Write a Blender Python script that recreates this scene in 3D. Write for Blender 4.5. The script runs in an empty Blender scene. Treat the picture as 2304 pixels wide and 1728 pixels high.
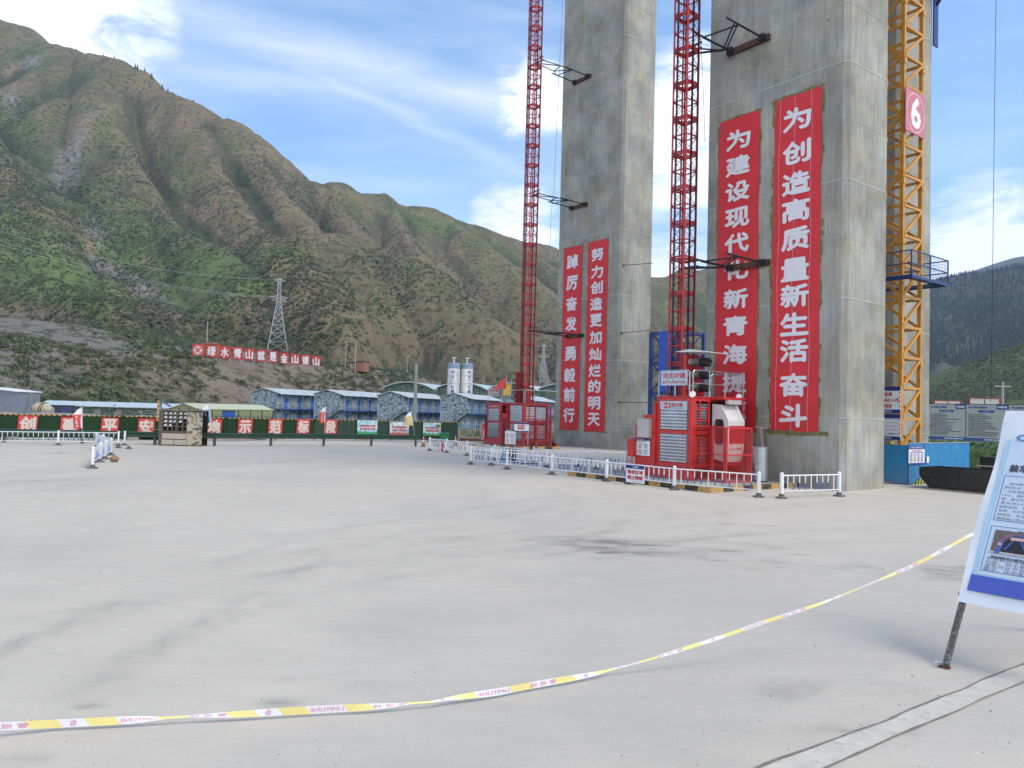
import bpy, math, random
import numpy as np
from mathutils import Vector, Matrix
random.seed(7); rng = np.random.default_rng(7)
SC = bpy.context.scene
COL = SC.collection
# ------------------------------------------------------------------ camera
H = 2.7; F = 1740.0; CX, CY = 1152.0, 864.0
PITCH = math.radians(1.97); ROLL = 0.0262
cam_d = bpy.data.cameras.new('camera'); cam = bpy.data.objects.new('camera', cam_d); COL.objects.link(cam)
cam_d.sensor_width = 36; cam_d.lens = 36*F/2304; cam_d.clip_start = .1; cam_d.clip_end = 20000
fwd = Vector((0, math.cos(PITCH), math.sin(PITCH))); r0 = Vector((1, 0, 0)); u0 = r0.cross(fwd)
cr = r0*math.cos(ROLL)+u0*math.sin(ROLL); cu = u0*math.cos(ROLL)-r0*math.sin(ROLL)
CAM = Vector((0, 0, H))
cam.matrix_world = Matrix(((cr.x, cu.x, -fwd.x, 0), (cr.y, cu.y, -fwd.y, 0), (cr.z, cu.z, -fwd.z, H), (0, 0, 0, 1)))
SC.camera = cam
# ------------------------------------------------------------------ light
SUN_EL, SUN_AZ = 50, 116          # azimuth clockwise from +Y
SKY = 0.115; SUNPOW = 2.5; EXPO = 0.32
w = bpy.data.worlds.new('World'); SC.world = w; w.use_nodes = True
nt = w.node_tree; N = nt.nodes; Lk = nt.links; N.clear()
def wn(t, **k):
    n = N.new(t)
    for a, b in k.items(): setattr(n, a, b)
    return n
out = wn('ShaderNodeOutputWorld'); bg = wn('ShaderNodeBackground'); bg.inputs[1].default_value = SKY
sky = wn('ShaderNodeTexSky', sky_type='NISHITA', sun_disc=False)
sky.sun_elevation = math.radians(SUN_EL); sky.sun_rotation = math.radians(SUN_AZ); sky.air_density = 1.0; sky.dust_density = .6; sky.altitude = 2500; sky.ozone_density = 1.6
tc = wn('ShaderNodeTexCoord')
def wmath(op, a, b=None, c=None, clamp=False):
    n = wn('ShaderNodeMath', operation=op); n.use_clamp = clamp
    for i, v in enumerate((a, b, c)):
        if v is None: continue
        if isinstance(v, (int, float)): n.inputs[i].default_value = v
        else: Lk.new(v, n.inputs[i])
    return n.outputs[0]
sep = wn('ShaderNodeSeparateXYZ'); Lk.new(tc.outputs['Generated'], sep.inputs[0])
# cirrus: noise in a frame tilted so the bands run down to the right
mp = wn('ShaderNodeMapping'); mp.inputs['Rotation'].default_value = (0, math.radians(17), 0); mp.inputs['Scale'].default_value = (1.0, 1.0, 5.0)
Lk.new(tc.outputs['Generated'], mp.inputs['Vector'])
n1 = wn('ShaderNodeTexNoise'); n1.inputs['Scale'].default_value = 2.1; n1.inputs['Detail'].default_value = 9; n1.inputs['Roughness'].default_value = .52; n1.inputs['Distortion'].default_value = .5
Lk.new(mp.outputs[0], n1.inputs['Vector'])
n2 = wn('ShaderNodeTexNoise'); n2.inputs['Scale'].default_value = 3.6; n2.inputs['Detail'].default_value = 10; n2.inputs['Roughness'].default_value = .6; n2.inputs['Distortion'].default_value = .35
mp2 = wn('ShaderNodeMapping'); mp2.inputs['Scale'].default_value = (1, 1, 2.6); mp2.inputs['Location'].default_value = (3.1, 0, 1.7); Lk.new(tc.outputs['Generated'], mp2.inputs['Vector'])
Lk.new(mp2.outputs[0], n2.inputs['Vector'])
cir = wmath('MULTIPLY', wmath('SUBTRACT', n1.outputs[0], .43), 2.6, clamp=True)
cir = wmath('MULTIPLY', cir, .50)
behind = wmath('MULTIPLY', wmath('ADD', wmath('MULTIPLY', sep.outputs[1], -1.0), .12), .9, clamp=True)     # the unseen half of the sky is cloudier
low = wmath('SUBTRACT', 1.0, wmath('MULTIPLY', sep.outputs[2], 3.3), clamp=True)         # more cloud towards the horizon
cum = wmath('MULTIPLY', wmath('ADD', wmath('ADD', wmath('SUBTRACT', n2.outputs[0], .66), wmath('MULTIPLY', behind, .42)), wmath('MULTIPLY', low, .40)), 5.0, clamp=True)
n3 = wn('ShaderNodeTexNoise'); n3.inputs['Scale'].default_value = 9; n3.inputs['Detail'].default_value = 9; n3.inputs['Roughness'].default_value = .62; n3.inputs['Distortion'].default_value = .6; Lk.new(mp2.outputs[0], n3.inputs['Vector'])
def blob(px, py, rad, gain):
    d = (fwd*F+cr*(px-CX)-cu*(py-CY)).normalized()
    vd = wn('ShaderNodeVectorMath', operation='DOT_PRODUCT'); Lk.new(tc.outputs['Generated'], vd.inputs[0]); vd.inputs[1].default_value = d
    v = wmath('DIVIDE', wmath('SUBTRACT', vd.outputs['Value'], math.cos(rad)), 1-math.cos(rad), clamp=True)
    v = wmath('MULTIPLY', v, wmath('ADD', gain, wmath('ADD', wmath('MULTIPLY', wmath('SUBTRACT', n2.outputs[0], .5), 4.0), wmath('MULTIPLY', wmath('SUBTRACT', n3.outputs[0], .5), 6.0))))
    return wmath('SUBTRACT', v, .22, clamp=True)
def band(p, q, wd, gain):
    a = (fwd*F+cr*(p[0]-CX)-cu*(p[1]-CY)).normalized(); b = (fwd*F+cr*(q[0]-CX)-cu*(q[1]-CY)).normalized(); n_ = a.cross(b).normalized(); mid = (a+b).normalized()
    v1_ = wn('ShaderNodeVectorMath', operation='DOT_PRODUCT'); Lk.new(tc.outputs['Generated'], v1_.inputs[0]); v1_.inputs[1].default_value = n_
    v2_ = wn('ShaderNodeVectorMath', operation='DOT_PRODUCT'); Lk.new(tc.outputs['Generated'], v2_.inputs[0]); v2_.inputs[1].default_value = mid
    d = wmath('ABSOLUTE', wmath('ADD', v1_.outputs['Value'], wmath('MULTIPLY', wmath('SUBTRACT', n2.outputs[0], .5), .05)))
    k = wmath('SUBTRACT', 1.0, wmath('DIVIDE', d, wd), clamp=True); e_ = wmath('MULTIPLY', wmath('SUBTRACT', v2_.outputs['Value'], .93), 14.0, clamp=True)
    return wmath('MULTIPLY', wmath('MULTIPLY', k, e_), wmath('MULTIPLY', wmath('SUBTRACT', n1.outputs[0], .2), gain), clamp=True)
BANDS = wmath('MAXIMUM', band((560, 85), (1200, 250), .040, 1.7), wmath('MAXIMUM', band((640, 140), (1170, 380), .022, 1.0), band((300, 0), (560, 60), .03, 1.2)))
BANDS = wmath('MAXIMUM', BANDS, wmath('MAXIMUM', blob(1160, 515, .075, 1.3), blob(2220, 545, .09, 1.5)))
CLOUD = wmath('MAXIMUM', BANDS, wmath('MAXIMUM', wmath('MAXIMUM', cir, cum), wmath('MAXIMUM', blob(0, 0, .19, 1.7), wmath('MAXIMUM', blob(1200, 225, .075, 1.1), blob(1560, 300, .13, 1.5)))))
mixc = wn('ShaderNodeMix', data_type='RGBA'); Lk.new(CLOUD, mixc.inputs[0])
brt = wn('ShaderNodeMix', data_type='RGBA', blend_type='MULTIPLY'); brt.inputs[0].default_value = 1; brt.inputs[7].default_value = (1.85, 2.2, 2.25, 1)
Lk.new(sky.outputs[0], brt.inputs[6]); Lk.new(brt.outputs[2], mixc.inputs[6]); mixc.inputs[7].default_value = (11.5, 11.6, 11.9, 1)
Lk.new(mixc.outputs[2], bg.inputs[0]); Lk.new(bg.outputs[0], out.inputs[0])
sd = bpy.data.lights.new('sun', 'SUN'); sd.energy = SUNPOW; sd.angle = math.radians(26); sd.color = (1, .915, .78)
so = bpy.data.objects.new('sun', sd); COL.objects.link(so)
az = math.radians(SUN_AZ); el = math.radians(SUN_EL)
sdir = Vector((math.sin(az)*math.cos(el), math.cos(az)*math.cos(el), math.sin(el)))
so.rotation_euler = sdir.to_track_quat('Z', 'Y').to_euler()
vs = SC.view_settings; vs.view_transform = 'Standard'; vs.look = 'None'; vs.gamma = 1; vs.exposure = EXPO
try: vs.use_curve_mapping = False
except Exception: pass
SC.render.engine = 'CYCLES'; cy = SC.cycles
cy.max_bounces = 5; cy.diffuse_bounces = 3; cy.glossy_bounces = 2; cy.transparent_max_bounces = 8; cy.volume_bounces = 0
cy.use_denoising = True; cy.use_adaptive_sampling = True; cy.adaptive_threshold = .02
try: cy.denoiser = 'OPENIMAGEDENOISE'
except Exception: pass
# ------------------------------------------------------------------ pixel <-> place (photo pixels, 2304 x 1728)
def ray(px, py): return (fwd*F+cr*(px-CX)-cu*(py-CY))
def G(px, py, z=0.0):
    d = ray(px, py); t = (z-H)/d.z; return CAM+d*t
def D(px, py, Y):
    d = ray(px, py); return CAM+d*(Y/d.y)
def plane_hit(px, py, p0, n):
    d = ray(px, py); return CAM+d*((p0-CAM).dot(n)/d.dot(n))
def horizon(px): return CY+ (math.tan(PITCH)*F) + ROLL*(px-CX)
def proj(p):
    v = p-CAM; return (CX+F*v.dot(cr)/v.dot(fwd), CY-F*v.dot(cu)/v.dot(fwd))
A = Vector((-.6074, .7944, 0)); B = Vector((.7944, .6074, 0)); ZU = Vector((0, 0, 1))
ROT = math.atan2(-.7944, .6074)          # local x = -A (near right), local y = B (far right)
# ------------------------------------------------------------------ object helpers
def tag(o, label=None, cat=None, group=None, kind=None):
    if label: o['label'] = label
    if cat: o['category'] = cat
    if group: o['group'] = group
    if kind: o['kind'] = kind
    return o
def empty(name, loc, label, cat, group=None, rz=0):
    o = bpy.data.objects.new(name, None); o.empty_display_size = .2; COL.objects.link(o)
    o.location = loc; o.rotation_euler = (0, 0, rz); return tag(o, label, cat, group)
class MB:
    def __init__(s): s.v = []; s.f = []; s.mi = []; s.m = 0
    def add(s, vs, fs):
        b = len(s.v); s.v += [tuple(p) for p in vs]; s.f += [tuple(b+i for i in f) for f in fs]; s.mi += [s.m]*len(fs); return s
    def box(s, x0, x1, y0, y1, z0, z1):
        return s.add([(x0,y0,z0),(x1,y0,z0),(x1,y1,z0),(x0,y1,z0),(x0,y0,z1),(x1,y0,z1),(x1,y1,z1),(x0,y1,z1)],
                     [(0,3,2,1),(4,5,6,7),(0,1,5,4),(1,2,6,5),(2,3,7,6),(3,0,4,7)])
    def bar(s, p, q, w, h=None, up=ZU):
        h = w if h is None else h
        p = Vector(p); q = Vector(q); d = (q-p).normalized()
        sx = d.cross(up)
        if sx.length < 1e-3: sx = d.cross(Vector((1, 0, 0)))
        sx.normalize(); sy = sx.cross(d).normalized()
        a = sx*w/2; b = sy*h/2
        return s.add([p-a-b, p+a-b, p+a+b, p-a+b, q-a-b, q+a-b, q+a+b, q-a+b], [(0,3,2,1),(4,5,6,7),(0,1,5,4),(1,2,6,5),(2,3,7,6),(3,0,4,7)])
    def tube(s, p, q, r, n=8, r2=None, cap=True):
        p = Vector(p); q = Vector(q); d = (q-p).normalized(); r2 = r if r2 is None else r2
        a = d.cross(ZU)
        if a.length < 1e-3: a = Vector((1, 0, 0))
        a.normalize(); b = a.cross(d)
        vs = []
        for c, rr in ((p, r), (q, r2)):
            for i in range(n):
                t = 2*math.pi*i/n; vs.append(c+a*rr*math.cos(t)+b*rr*math.sin(t))
        fs = [(i, (i+1) % n, n+(i+1) % n, n+i) for i in range(n)]
        if cap: fs += [tuple(range(n-1, -1, -1)), tuple(range(n, 2*n))]
        return s.add(vs, fs)
    def lathe(s, prof, n=16, c=(0, 0, 0)):
        vs = []; m = len(prof)
        for r, z in prof:
            for i in range(n):
                t = 2*math.pi*i/n; vs.append((c[0]+r*math.cos(t), c[1]+r*math.sin(t), c[2]+z))
        fs = [(k*n+i, k*n+(i+1) % n, (k+1)*n+(i+1) % n, (k+1)*n+i) for k in range(m-1) for i in range(n)]
        fs += [tuple(range(n-1, -1, -1)), tuple(range((m-1)*n, m*n))]
        return s.add(vs, fs)
    def prism(s, poly, vec):
        n = len(poly); vec = Vector(vec); P = [Vector(p) for p in poly]
        return s.add(P+[p+vec for p in P], [tuple(range(n-1, -1, -1)), tuple(range(n, 2*n))]+[(i, (i+1) % n, n+(i+1) % n, n+i) for i in range(n)])
    def quad(s, a, b, c, d): return s.add([a, b, c, d], [(0, 1, 2, 3)])
    def path(s, pts, r, n=6):
        for a, b in zip(pts[:-1], pts[1:]): s.tube(a, b, r, n)
        return s
    def build(s, name, mat, parent=None, smooth=False, loc=None, fix=True):
        me = bpy.data.meshes.new(name); me.from_pydata(s.v, [], s.f)
        mats = mat if isinstance(mat, (list, tuple)) else [mat]
        for m in mats: me.materials.append(m)
        if len(mats) > 1: me.polygons.foreach_set('material_index', s.mi)
        if fix: fix_normals(me)
        if smooth:
            me.polygons.foreach_set('use_smooth', [True]*len(me.polygons))
        o = bpy.data.objects.new(name, me); COL.objects.link(o)
        if parent is not None: o.parent = parent
        if loc is not None: o.location = loc
        return o
import bmesh
def fix_normals(me):
    bm = bmesh.new(); bm.from_mesh(me); bmesh.ops.recalc_face_normals(bm, faces=bm.faces); bm.to_mesh(me); bm.free()
def inst(src, name, parent=None, loc=(0, 0, 0), rz=0):
    o = bpy.data.objects.new(name, src.data); COL.objects.link(o); o.parent = parent; o.location = loc; o.rotation_euler = (0, 0, rz); return o
def shear_part(o, bev=.01):
    m = o.modifiers.new('b', 'BEVEL'); m.width = bev; m.segments = 1; m.limit_method = 'ANGLE'; return o
# ------------------------------------------------------------------ materials
def mat(name, col, rough=.6, metal=0.0, var=.12, scale=3.0, bump=0.0, bscale=40, col2=None, c2at=.62, c2soft=.08, stretch=(1, 1, 1), spec=.4, dust=0.0):
    m = bpy.data.materials.new(name); m.use_nodes = True; t = m.node_tree; n = t.nodes; l = t.links
    p = n['Principled BSDF']; p.inputs['Roughness'].default_value = rough; p.inputs['Metallic'].default_value = metal
    p.inputs['Specular IOR Level'].default_value = spec
    geo = n.new('ShaderNodeNewGeometry'); mpp = n.new('ShaderNodeMapping'); mpp.inputs['Scale'].default_value = stretch
    l.new(geo.outputs['Position'], mpp.inputs['Vector'])
    nz = n.new('ShaderNodeTexNoise'); nz.inputs['Scale'].default_value = scale; nz.inputs['Detail'].default_value = 6; nz.inputs['Roughness'].default_value = .62
    l.new(mpp.outputs[0], nz.inputs['Vector'])
    rp = n.new('ShaderNodeValToRGB'); e = rp.color_ramp.elements
    e[0].position = .3; e[1].position = .72
    e[0].color = (*[c*(1-var) for c in col], 1); e[1].color = (*[min(1, c*(1+var)) for c in col], 1)
    l.new(nz.outputs[0], rp.inputs[0]); last = rp.outputs[0]
    if col2 is not None:
        nz2 = n.new('ShaderNodeTexNoise'); nz2.inputs['Scale'].default_value = scale*1.7; nz2.inputs['Detail'].default_value = 5
        l.new(mpp.outputs[0], nz2.inputs['Vector'])
        r2 = n.new('ShaderNodeMapRange'); r2.inputs['From Min'].default_value = c2at-c2soft; r2.inputs['From Max'].default_value = c2at+c2soft
        l.new(nz2.outputs[0], r2.inputs['Value'])
        mx = n.new('ShaderNodeMix'); mx.data_type = 'RGBA'; l.new(r2.outputs[0], mx.inputs[0]); l.new(last, mx.inputs[6]); mx.inputs[7].default_value = (*col2, 1); last = mx.outputs[2]
    if dust > 0:
        sp = n.new('ShaderNodeSeparateXYZ'); l.new(geo.outputs['Position'], sp.inputs[0])
        mr = n.new('ShaderNodeMapRange'); mr.inputs['From Min'].default_value = 0.0; mr.inputs['From Max'].default_value = .9; mr.inputs['To Min'].default_value = dust; mr.inputs['To Max'].default_value = 0
        l.new(sp.outputs[2], mr.inputs['Value'])
        mm = n.new('ShaderNodeMath'); mm.operation = 'MULTIPLY'; l.new(mr.outputs[0], mm.inputs[0]); l.new(nz.outputs[0], mm.inputs[1]); mm.use_clamp = True
        mx = n.new('ShaderNodeMix'); mx.data_type = 'RGBA'; l.new(mm.outputs[0], mx.inputs[0]); l.new(last, mx.inputs[6]); mx.inputs[7].default_value = (.36, .33, .29, 1); last = mx.outputs[2]
    l.new(last, p.inputs['Base Color'])
    if bump > 0:
        nb = n.new('ShaderNodeTexNoise'); nb.inputs['Scale'].default_value = bscale; nb.inputs['Detail'].default_value = 4; l.new(mpp.outputs[0], nb.inputs['Vector'])
        bp = n.new('ShaderNodeBump'); bp.inputs['Strength'].default_value = bump; bp.inputs['Distance'].default_value = .02; l.new(nb.outputs[0], bp.inputs['Height']); l.new(bp.outputs[0], p.inputs['Normal'])
    return m
def wire_mat(name, col, cell=.05, fill=.3, two=False):
    m = bpy.data.materials.new(name); m.use_nodes = True; t = m.node_tree; n = t.nodes; l = t.links
    p = n['Principled BSDF']; p.inputs['Base Color'].default_value = (*col, 1); p.inputs['Roughness'].default_value = .5
    p.inputs['Alpha'].default_value = fill
    return m
M = {}
M['white'] = mat('white_paint', (.74, .76, .80), .35, var=.06, scale=4, dust=.45)
M['white2'] = mat('white_sheet', (.72, .73, .76), .5, var=.04)
M['blue'] = mat('blue_paint', (.04, .10, .36), .4, var=.12)
M['rubber'] = mat('black_rubber', (.035, .035, .038), .75, var=.3, scale=9, dust=.5)
M['red'] = mat('red_paint', (.50, .028, .03), .36, var=.14, scale=1.6, dust=.3, col2=(.36, .025, .03), c2at=.66)
M['red2'] = mat('weathered_red_paint', (.34, .024, .03), .42, var=.18, scale=1.6, dust=.3, col2=(.24, .022, .026))
M['dred'] = mat('dark_red_paint', (.23, .018, .022), .5, var=.25, scale=3)
M['mastred'] = mat('mast_red_paint', (.42, .03, .035), .45, var=.2, scale=2.5, col2=(.22, .03, .035))
M['rail'] = mat('dark_greased_steel', (.03, .026, .03), .4, metal=.5, var=.3)
M['tie'] = mat('black_steel_tie', (.016, .019, .024), .5, var=.3, scale=6)
M['rust'] = mat('rusty_steel', (.07, .03, .022), .75, var=.4, scale=8, col2=(.16, .06, .025))
M['zinc'] = mat('galvanised_steel', (.42, .46, .50), .34, metal=.75, var=.15, scale=6)
M['alu'] = mat('aluminium_slat', (.46, .47, .50), .22, metal=.9, var=.15, scale=2)
M['greybox'] = mat('grey_cabinet_paint', (.42, .43, .42), .45, var=.06)
M['cab'] = mat('offwhite_cab_paint', (.60, .61, .61), .4, var=.07, scale=2, dust=.3)
M['glass'] = mat('dark_glass', (.02, .022, .026), .08, var=.1, spec=.8)
M['black'] = mat('black_paint', (.02, .021, .023), .5, var=.3, scale=5)
M['tray'] = mat('black_tray_paint', (.012, .012, .013), .42, var=.5, scale=2.2, col2=(.035, .032, .03), c2at=.64)
M['banner'] = mat('banner_red_cloth', (.56, .024, .032), .55, var=.1, scale=.8, bump=.25, bscale=3)
M['bannerw'] = mat('banner_white_print', (.66, .66, .70), .55, var=.04)
M['signred'] = mat('sign_red', (.50, .045, .045), .5, var=.1, scale=1)
M['signcream'] = mat('sign_cream_print', (.55, .50, .45), .55, var=.06)
M['glue'] = mat('glue_residue', (.17, .14, .055), .8, var=.45, scale=5)
M['yel'] = mat('crane_yellow_paint', (.50, .235, .028), .45, var=.13, scale=2, col2=(.38, .14, .02), c2at=.64)
M['dblue'] = mat('deep_blue_steel', (.015, .045, .16), .45, var=.2, scale=3)
M['ydot'] = mat('yellow_kerb_paint', (.46, .25, .035), .7, var=.25, scale=4, dust=.5, col2=(.26, .17, .07))
M['kblack'] = mat('black_kerb_paint', (.03, .028, .026), .7, var=.3, scale=6, col2=(.2, .14, .05), c2at=.6)
M['brown'] = mat('dark_brown_steel', (.10, .075, .06), .6, var=.2)
M['green'] = mat('guardrail_green', (.008, .045, .025), .45, var=.2, scale=3, dust=.3)
M['turf'] = mat('artificial_turf', (.010, .038, .014), .9, var=.35, scale=25, bump=.8, bscale=60)
M['turf2'] = mat('dark_green_sheet', (.022, .05, .032), .6, var=.25, scale=6)
M['haz_y'] = mat('hazard_yellow', (.55, .33, .05), .6, var=.1)
M['haz_b'] = mat('hazard_black', (.03, .025, .022), .6, var=.1)
M['txtred'] = mat('red_print', (.50, .05, .06), .6, var=.05)
M['txtblue'] = mat('blue_print', (.03, .06, .30), .6, var=.05)
M['txtblk'] = mat('black_print', (.05, .05, .07), .6, var=.05)
M['navy'] = mat('navy_print', (.018, .03, .17), .55, var=.08)
M['orange'] = mat('orange_box_paint', (.38, .12, .05), .5, var=.12, scale=4, dust=.4)
M['bluesheet'] = mat('blue_corrugated_sheet', (.03, .22, .46), .45, var=.16, scale=2.5, dust=.35, bump=.35, bscale=30)
M['boardgrey'] = mat('board_grey_green', (.34, .38, .36), .5, var=.05)
M['cloth'] = mat('dark_cloth', (.012, .013, .02), .85, var=.2)
M['vest'] = mat('green_hi_vis_cloth', (.04, .13, .06), .8, var=.2)
M['skin'] = mat('skin', (.35, .2, .14), .6, var=.05)
M['stone'] = mat('brown_stone', (.24, .16, .10), .8, var=.25, scale=12)
M['wood'] = mat('grey_wood', (.2, .18, .15), .8, var=.3, scale=6)
M['silver'] = mat('pylon_galvanised', (.42, .45, .47), .5, metal=.2, var=.1)
M['pole'] = mat('concrete_pole', (.33, .32, .31), .8, var=.1)
M['canopy'] = mat('yellow_green_sheet', (.44, .46, .30), .5, var=.08)
M['canopyd'] = mat('olive_tarp', (.22, .25, .11), .6, var=.1)
M['roofl'] = mat('pale_roof_sheet', (.42, .50, .54), .4, var=.1, scale=.6)
M['leafd'] = mat('dark_leaves', (.045, .07, .03), .8, var=.4, scale=8)
M['tarp'] = mat('shed_grey_sheet', (.19, .21, .27), .6, var=.2, scale=3)
M['brick'] = mat('orange_brick', (.27, .13, .085), .8, var=.2, scale=6)
# camouflage printed sheet
def camo(name, cols, scale, stretch=(1, 1, 1.3)):
    m = bpy.data.materials.new(name); m.use_nodes = True; t = m.node_tree; n = t.nodes; l = t.links; p = n['Principled BSDF']; p.inputs['Roughness'].default_value = .6
    geo = n.new('ShaderNodeNewGeometry'); mpp = n.new('ShaderNodeMapping'); mpp.inputs['Scale'].default_value = stretch; l.new(geo.outputs['Position'], mpp.inputs['Vector'])
    nz = n.new('ShaderNodeTexNoise'); nz.inputs['Scale'].default_value = scale; nz.inputs['Detail'].default_value = 1.5; nz.inputs['Distortion'].default_value = .8; l.new(mpp.outputs[0], nz.inputs['Vector'])
    rp = n.new('ShaderNodeValToRGB'); rp.color_ramp.interpolation = 'CONSTANT'; e = rp.color_ramp.elements
    pos = [0, .43, .52, .6][:len(cols)]
    e[0].position = 0; e[0].color = (*cols[0], 1); e[1].position = pos[1]; e[1].color = (*cols[1], 1)
    for q, c in zip(pos[2:], cols[2:]):
        k = e.new(q); k.color = (*c, 1)
    l.new(nz.outputs[0], rp.inputs[0]); l.new(rp.outputs[0], p.inputs['Base Color']); return m
M['camo'] = camo('camouflage_panel', [(.035, .06, .07), (.30, .39, .45), (.07, .13, .12), (.42, .50, .55)], 2.3)
M['camog'] = camo('green_camouflage_panel', [(.03, .05, .035), (.13, .20, .16), (.05, .09, .06), (.20, .27, .24)], 1.6)
M['camod'] = camo('brown_camouflage_panel', [(.12, .10, .09), (.40, .36, .26), (.17, .15, .12), (.34, .31, .22)], 1.1, (1, 1, 1.7))
# pier concrete: board marks, streaks, blotches
def concrete(name, base, seed=0.0):
    m = bpy.data.materials.new(name); m.use_nodes = True; t = m.node_tree; n = t.nodes; l = t.links; p = n['Principled BSDF']; p.inputs['Roughness'].default_value = .82; p.inputs['Specular IOR Level'].default_value = .25
    geo = n.new('ShaderNodeNewGeometry')
    def noise(sc, st, det=5, rough=.6, off=0):
        mpp = n.new('ShaderNodeMapping'); mpp.inputs['Scale'].default_value = st; mpp.inputs['Location'].default_value = (off+seed, off, off); l.new(geo.outputs['Position'], mpp.inputs['Vector'])
        z = n.new('ShaderNodeTexNoise'); z.inputs['Scale'].default_value = sc; z.inputs['Detail'].default_value = det; z.inputs['Roughness'].default_value = rough; l.new(mpp.outputs[0], z.inputs['Vector']); return z.outputs[0]
    def mr(v, a, b, c, d):
        r = n.new('ShaderNodeMapRange'); r.inputs[1].default_value = a; r.inputs[2].default_value = b; r.inputs[3].default_value = c; r.inputs[4].default_value = d; l.new(v, r.inputs[0]); return r.outputs[0]
    def mul(a, b):
        q = n.new('ShaderNodeMath'); q.operation = 'MULTIPLY'; l.new(a, q.inputs[0]); l.new(b, q.inputs[1]); return q.outputs[0]
    v = mr(noise(.45, (1, 1, .9), 6, .65), .34, .66, .66, 1.18)
    v = mul(v, mr(noise(4.5, (1, 1, .06), 4, .7, 7), .3, .7, .90, 1.08))
    v = mul(v, mr(noise(16, (1, 1, .03), 3, .7, 3), .35, .65, .86, 1.1))
    v = mul(v, mr(noise(30, (1, 1, 1), 4, .7, 5), .3, .7, .92, 1.08))
    v = mul(v, mr(noise(1.3, (1, 1, .12), 6, .7, 17), .58, .72, 1.0, .78))
    cb = n.new('ShaderNodeMix'); cb.data_type = 'RGBA'; cb.inputs[6].default_value = (*base, 1); cb.inputs[7].default_value = (base[0]*1.02, base[1]*.97, base[2]*.86, 1); l.new(mr(noise(.8, (1, 1, 1), 4, .6, 11), .4, .6, 0, 1), cb.inputs[0])
    hs = n.new('ShaderNodeHueSaturation'); l.new(cb.outputs[2], hs.inputs['Color']); l.new(v, hs.inputs['Value'])
    l.new(hs.outputs[0], p.inputs['Base Color'])
    bp = n.new('ShaderNodeBump'); bp.inputs['Strength'].default_value = .35; bp.inputs['Distance'].default_value = .02; l.new(noise(14, (1, 1, .08), 4, .7, 3), bp.inputs['Height']); l.new(bp.outputs[0], p.inputs['Normal'])
    return m
M['pier'] = concrete('pier_concrete', (.315, .322, .302))
M['bead'] = mat('pale_joint_mortar', (.355, .36, .335), .85, var=.15, scale=3)
# ------------------------------------------------------------------ text
_tc = {}
def text_mesh(s, bold=0.0, spacing=1.0, res=2):
    k = (s, bold, spacing)
    if k not in _tc:
        c = bpy.data.curves.new('txt', 'FONT'); c.body = s; c.offset = bold; c.resolution_u = res; c.align_x = 'LEFT'; c.space_character = spacing
        o = bpy.data.objects.new('txt', c); COL.objects.link(o); bpy.context.view_layer.update()
        me = bpy.data.meshes.new_from_object(o.evaluated_get(bpy.context.evaluated_depsgraph_get()))
        v = np.array([tuple(q.co) for q in me.vertices]).reshape(-1, 3); f = [tuple(p.vertices) for p in me.polygons]
        bpy.data.objects.remove(o); bpy.data.curves.remove(c); bpy.data.meshes.remove(me)
        _tc[k] = (v, f)
    return _tc[k]
def text_into(mb, s, fn, x0, x1, y0, y1, bold=0.0, mirror=False):
    """fit the string into a rectangle of the local (x,y) sheet; fn maps (x,y)->3D; bold > 0 strokes the glyphs thicker"""
    v, f = text_mesh(s, 0.0)
    if len(v) == 0: return
    a = v[:, :2].min(0); b = v[:, :2].max(0); sc = (b-a); sc[sc == 0] = 1
    q = (v[:, :2]-a)/sc
    if mirror: q[:, 0] = 1-q[:, 0]
    X = x0+(x1-x0)*q[:, 0]; Y = y0+(y1-y0)*q[:, 1]
    bo = bold*(y1-y0)
    offs = [(0, 0)] if bold <= 0 else [(math.cos(t)*bo, math.sin(t)*bo) for t in np.linspace(0, 6.283, 9)[:-1]]+[(0, 0)]
    if 0 < bold < .05: offs = [(-bo, 0), (bo, 0), (0, bo), (0, -bo)]
    for k, (dx, dy) in enumerate(offs):
        P = [Vector(fn(x+dx, y+dy)) for x, y in zip(X, Y)]
        if k:
            e0 = Vector(fn(x0, y0)); nn = (Vector(fn(x0+.01, y0))-e0).cross(Vector(fn(x0, y0+.01))-e0).normalized()*(-1 if mirror else 1)*.0005*k
            P = [p+nn for p in P]
        mb.add(P, f)
def sheet_fn(o, ux, uy, n, off=.004):
    o = Vector(o); ux = Vector(ux); uy = Vector(uy); n = Vector(n)
    return lambda x, y: o+ux*x+uy*y+n*off
GLY = '设中文施工现场安全生产管理责任制度标准化质量目标牌必须严格遵守各项规定保证人员材料机械'
def fake_lines(mb, fn, x0, x1, y0, y1, rows, jitter=.3, bold=.02, seed=1):
    """lines of real small characters"""
    r = random.Random(seed); h = (y1-y0)/rows
    for i in range(rows):
        n = int((x1-x0)/(h*.85)); L = x1-(x1-x0)*r.random()*jitter; n = max(3, int(n*(L-x0)/(x1-x0)))
        s = ''.join(r.choice(GLY) for _ in range(min(n, 26)))
        text_into(mb, s, fn, x0, L, y1-(i+.82)*h, y1-(i+.2)*h, bold)
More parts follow.
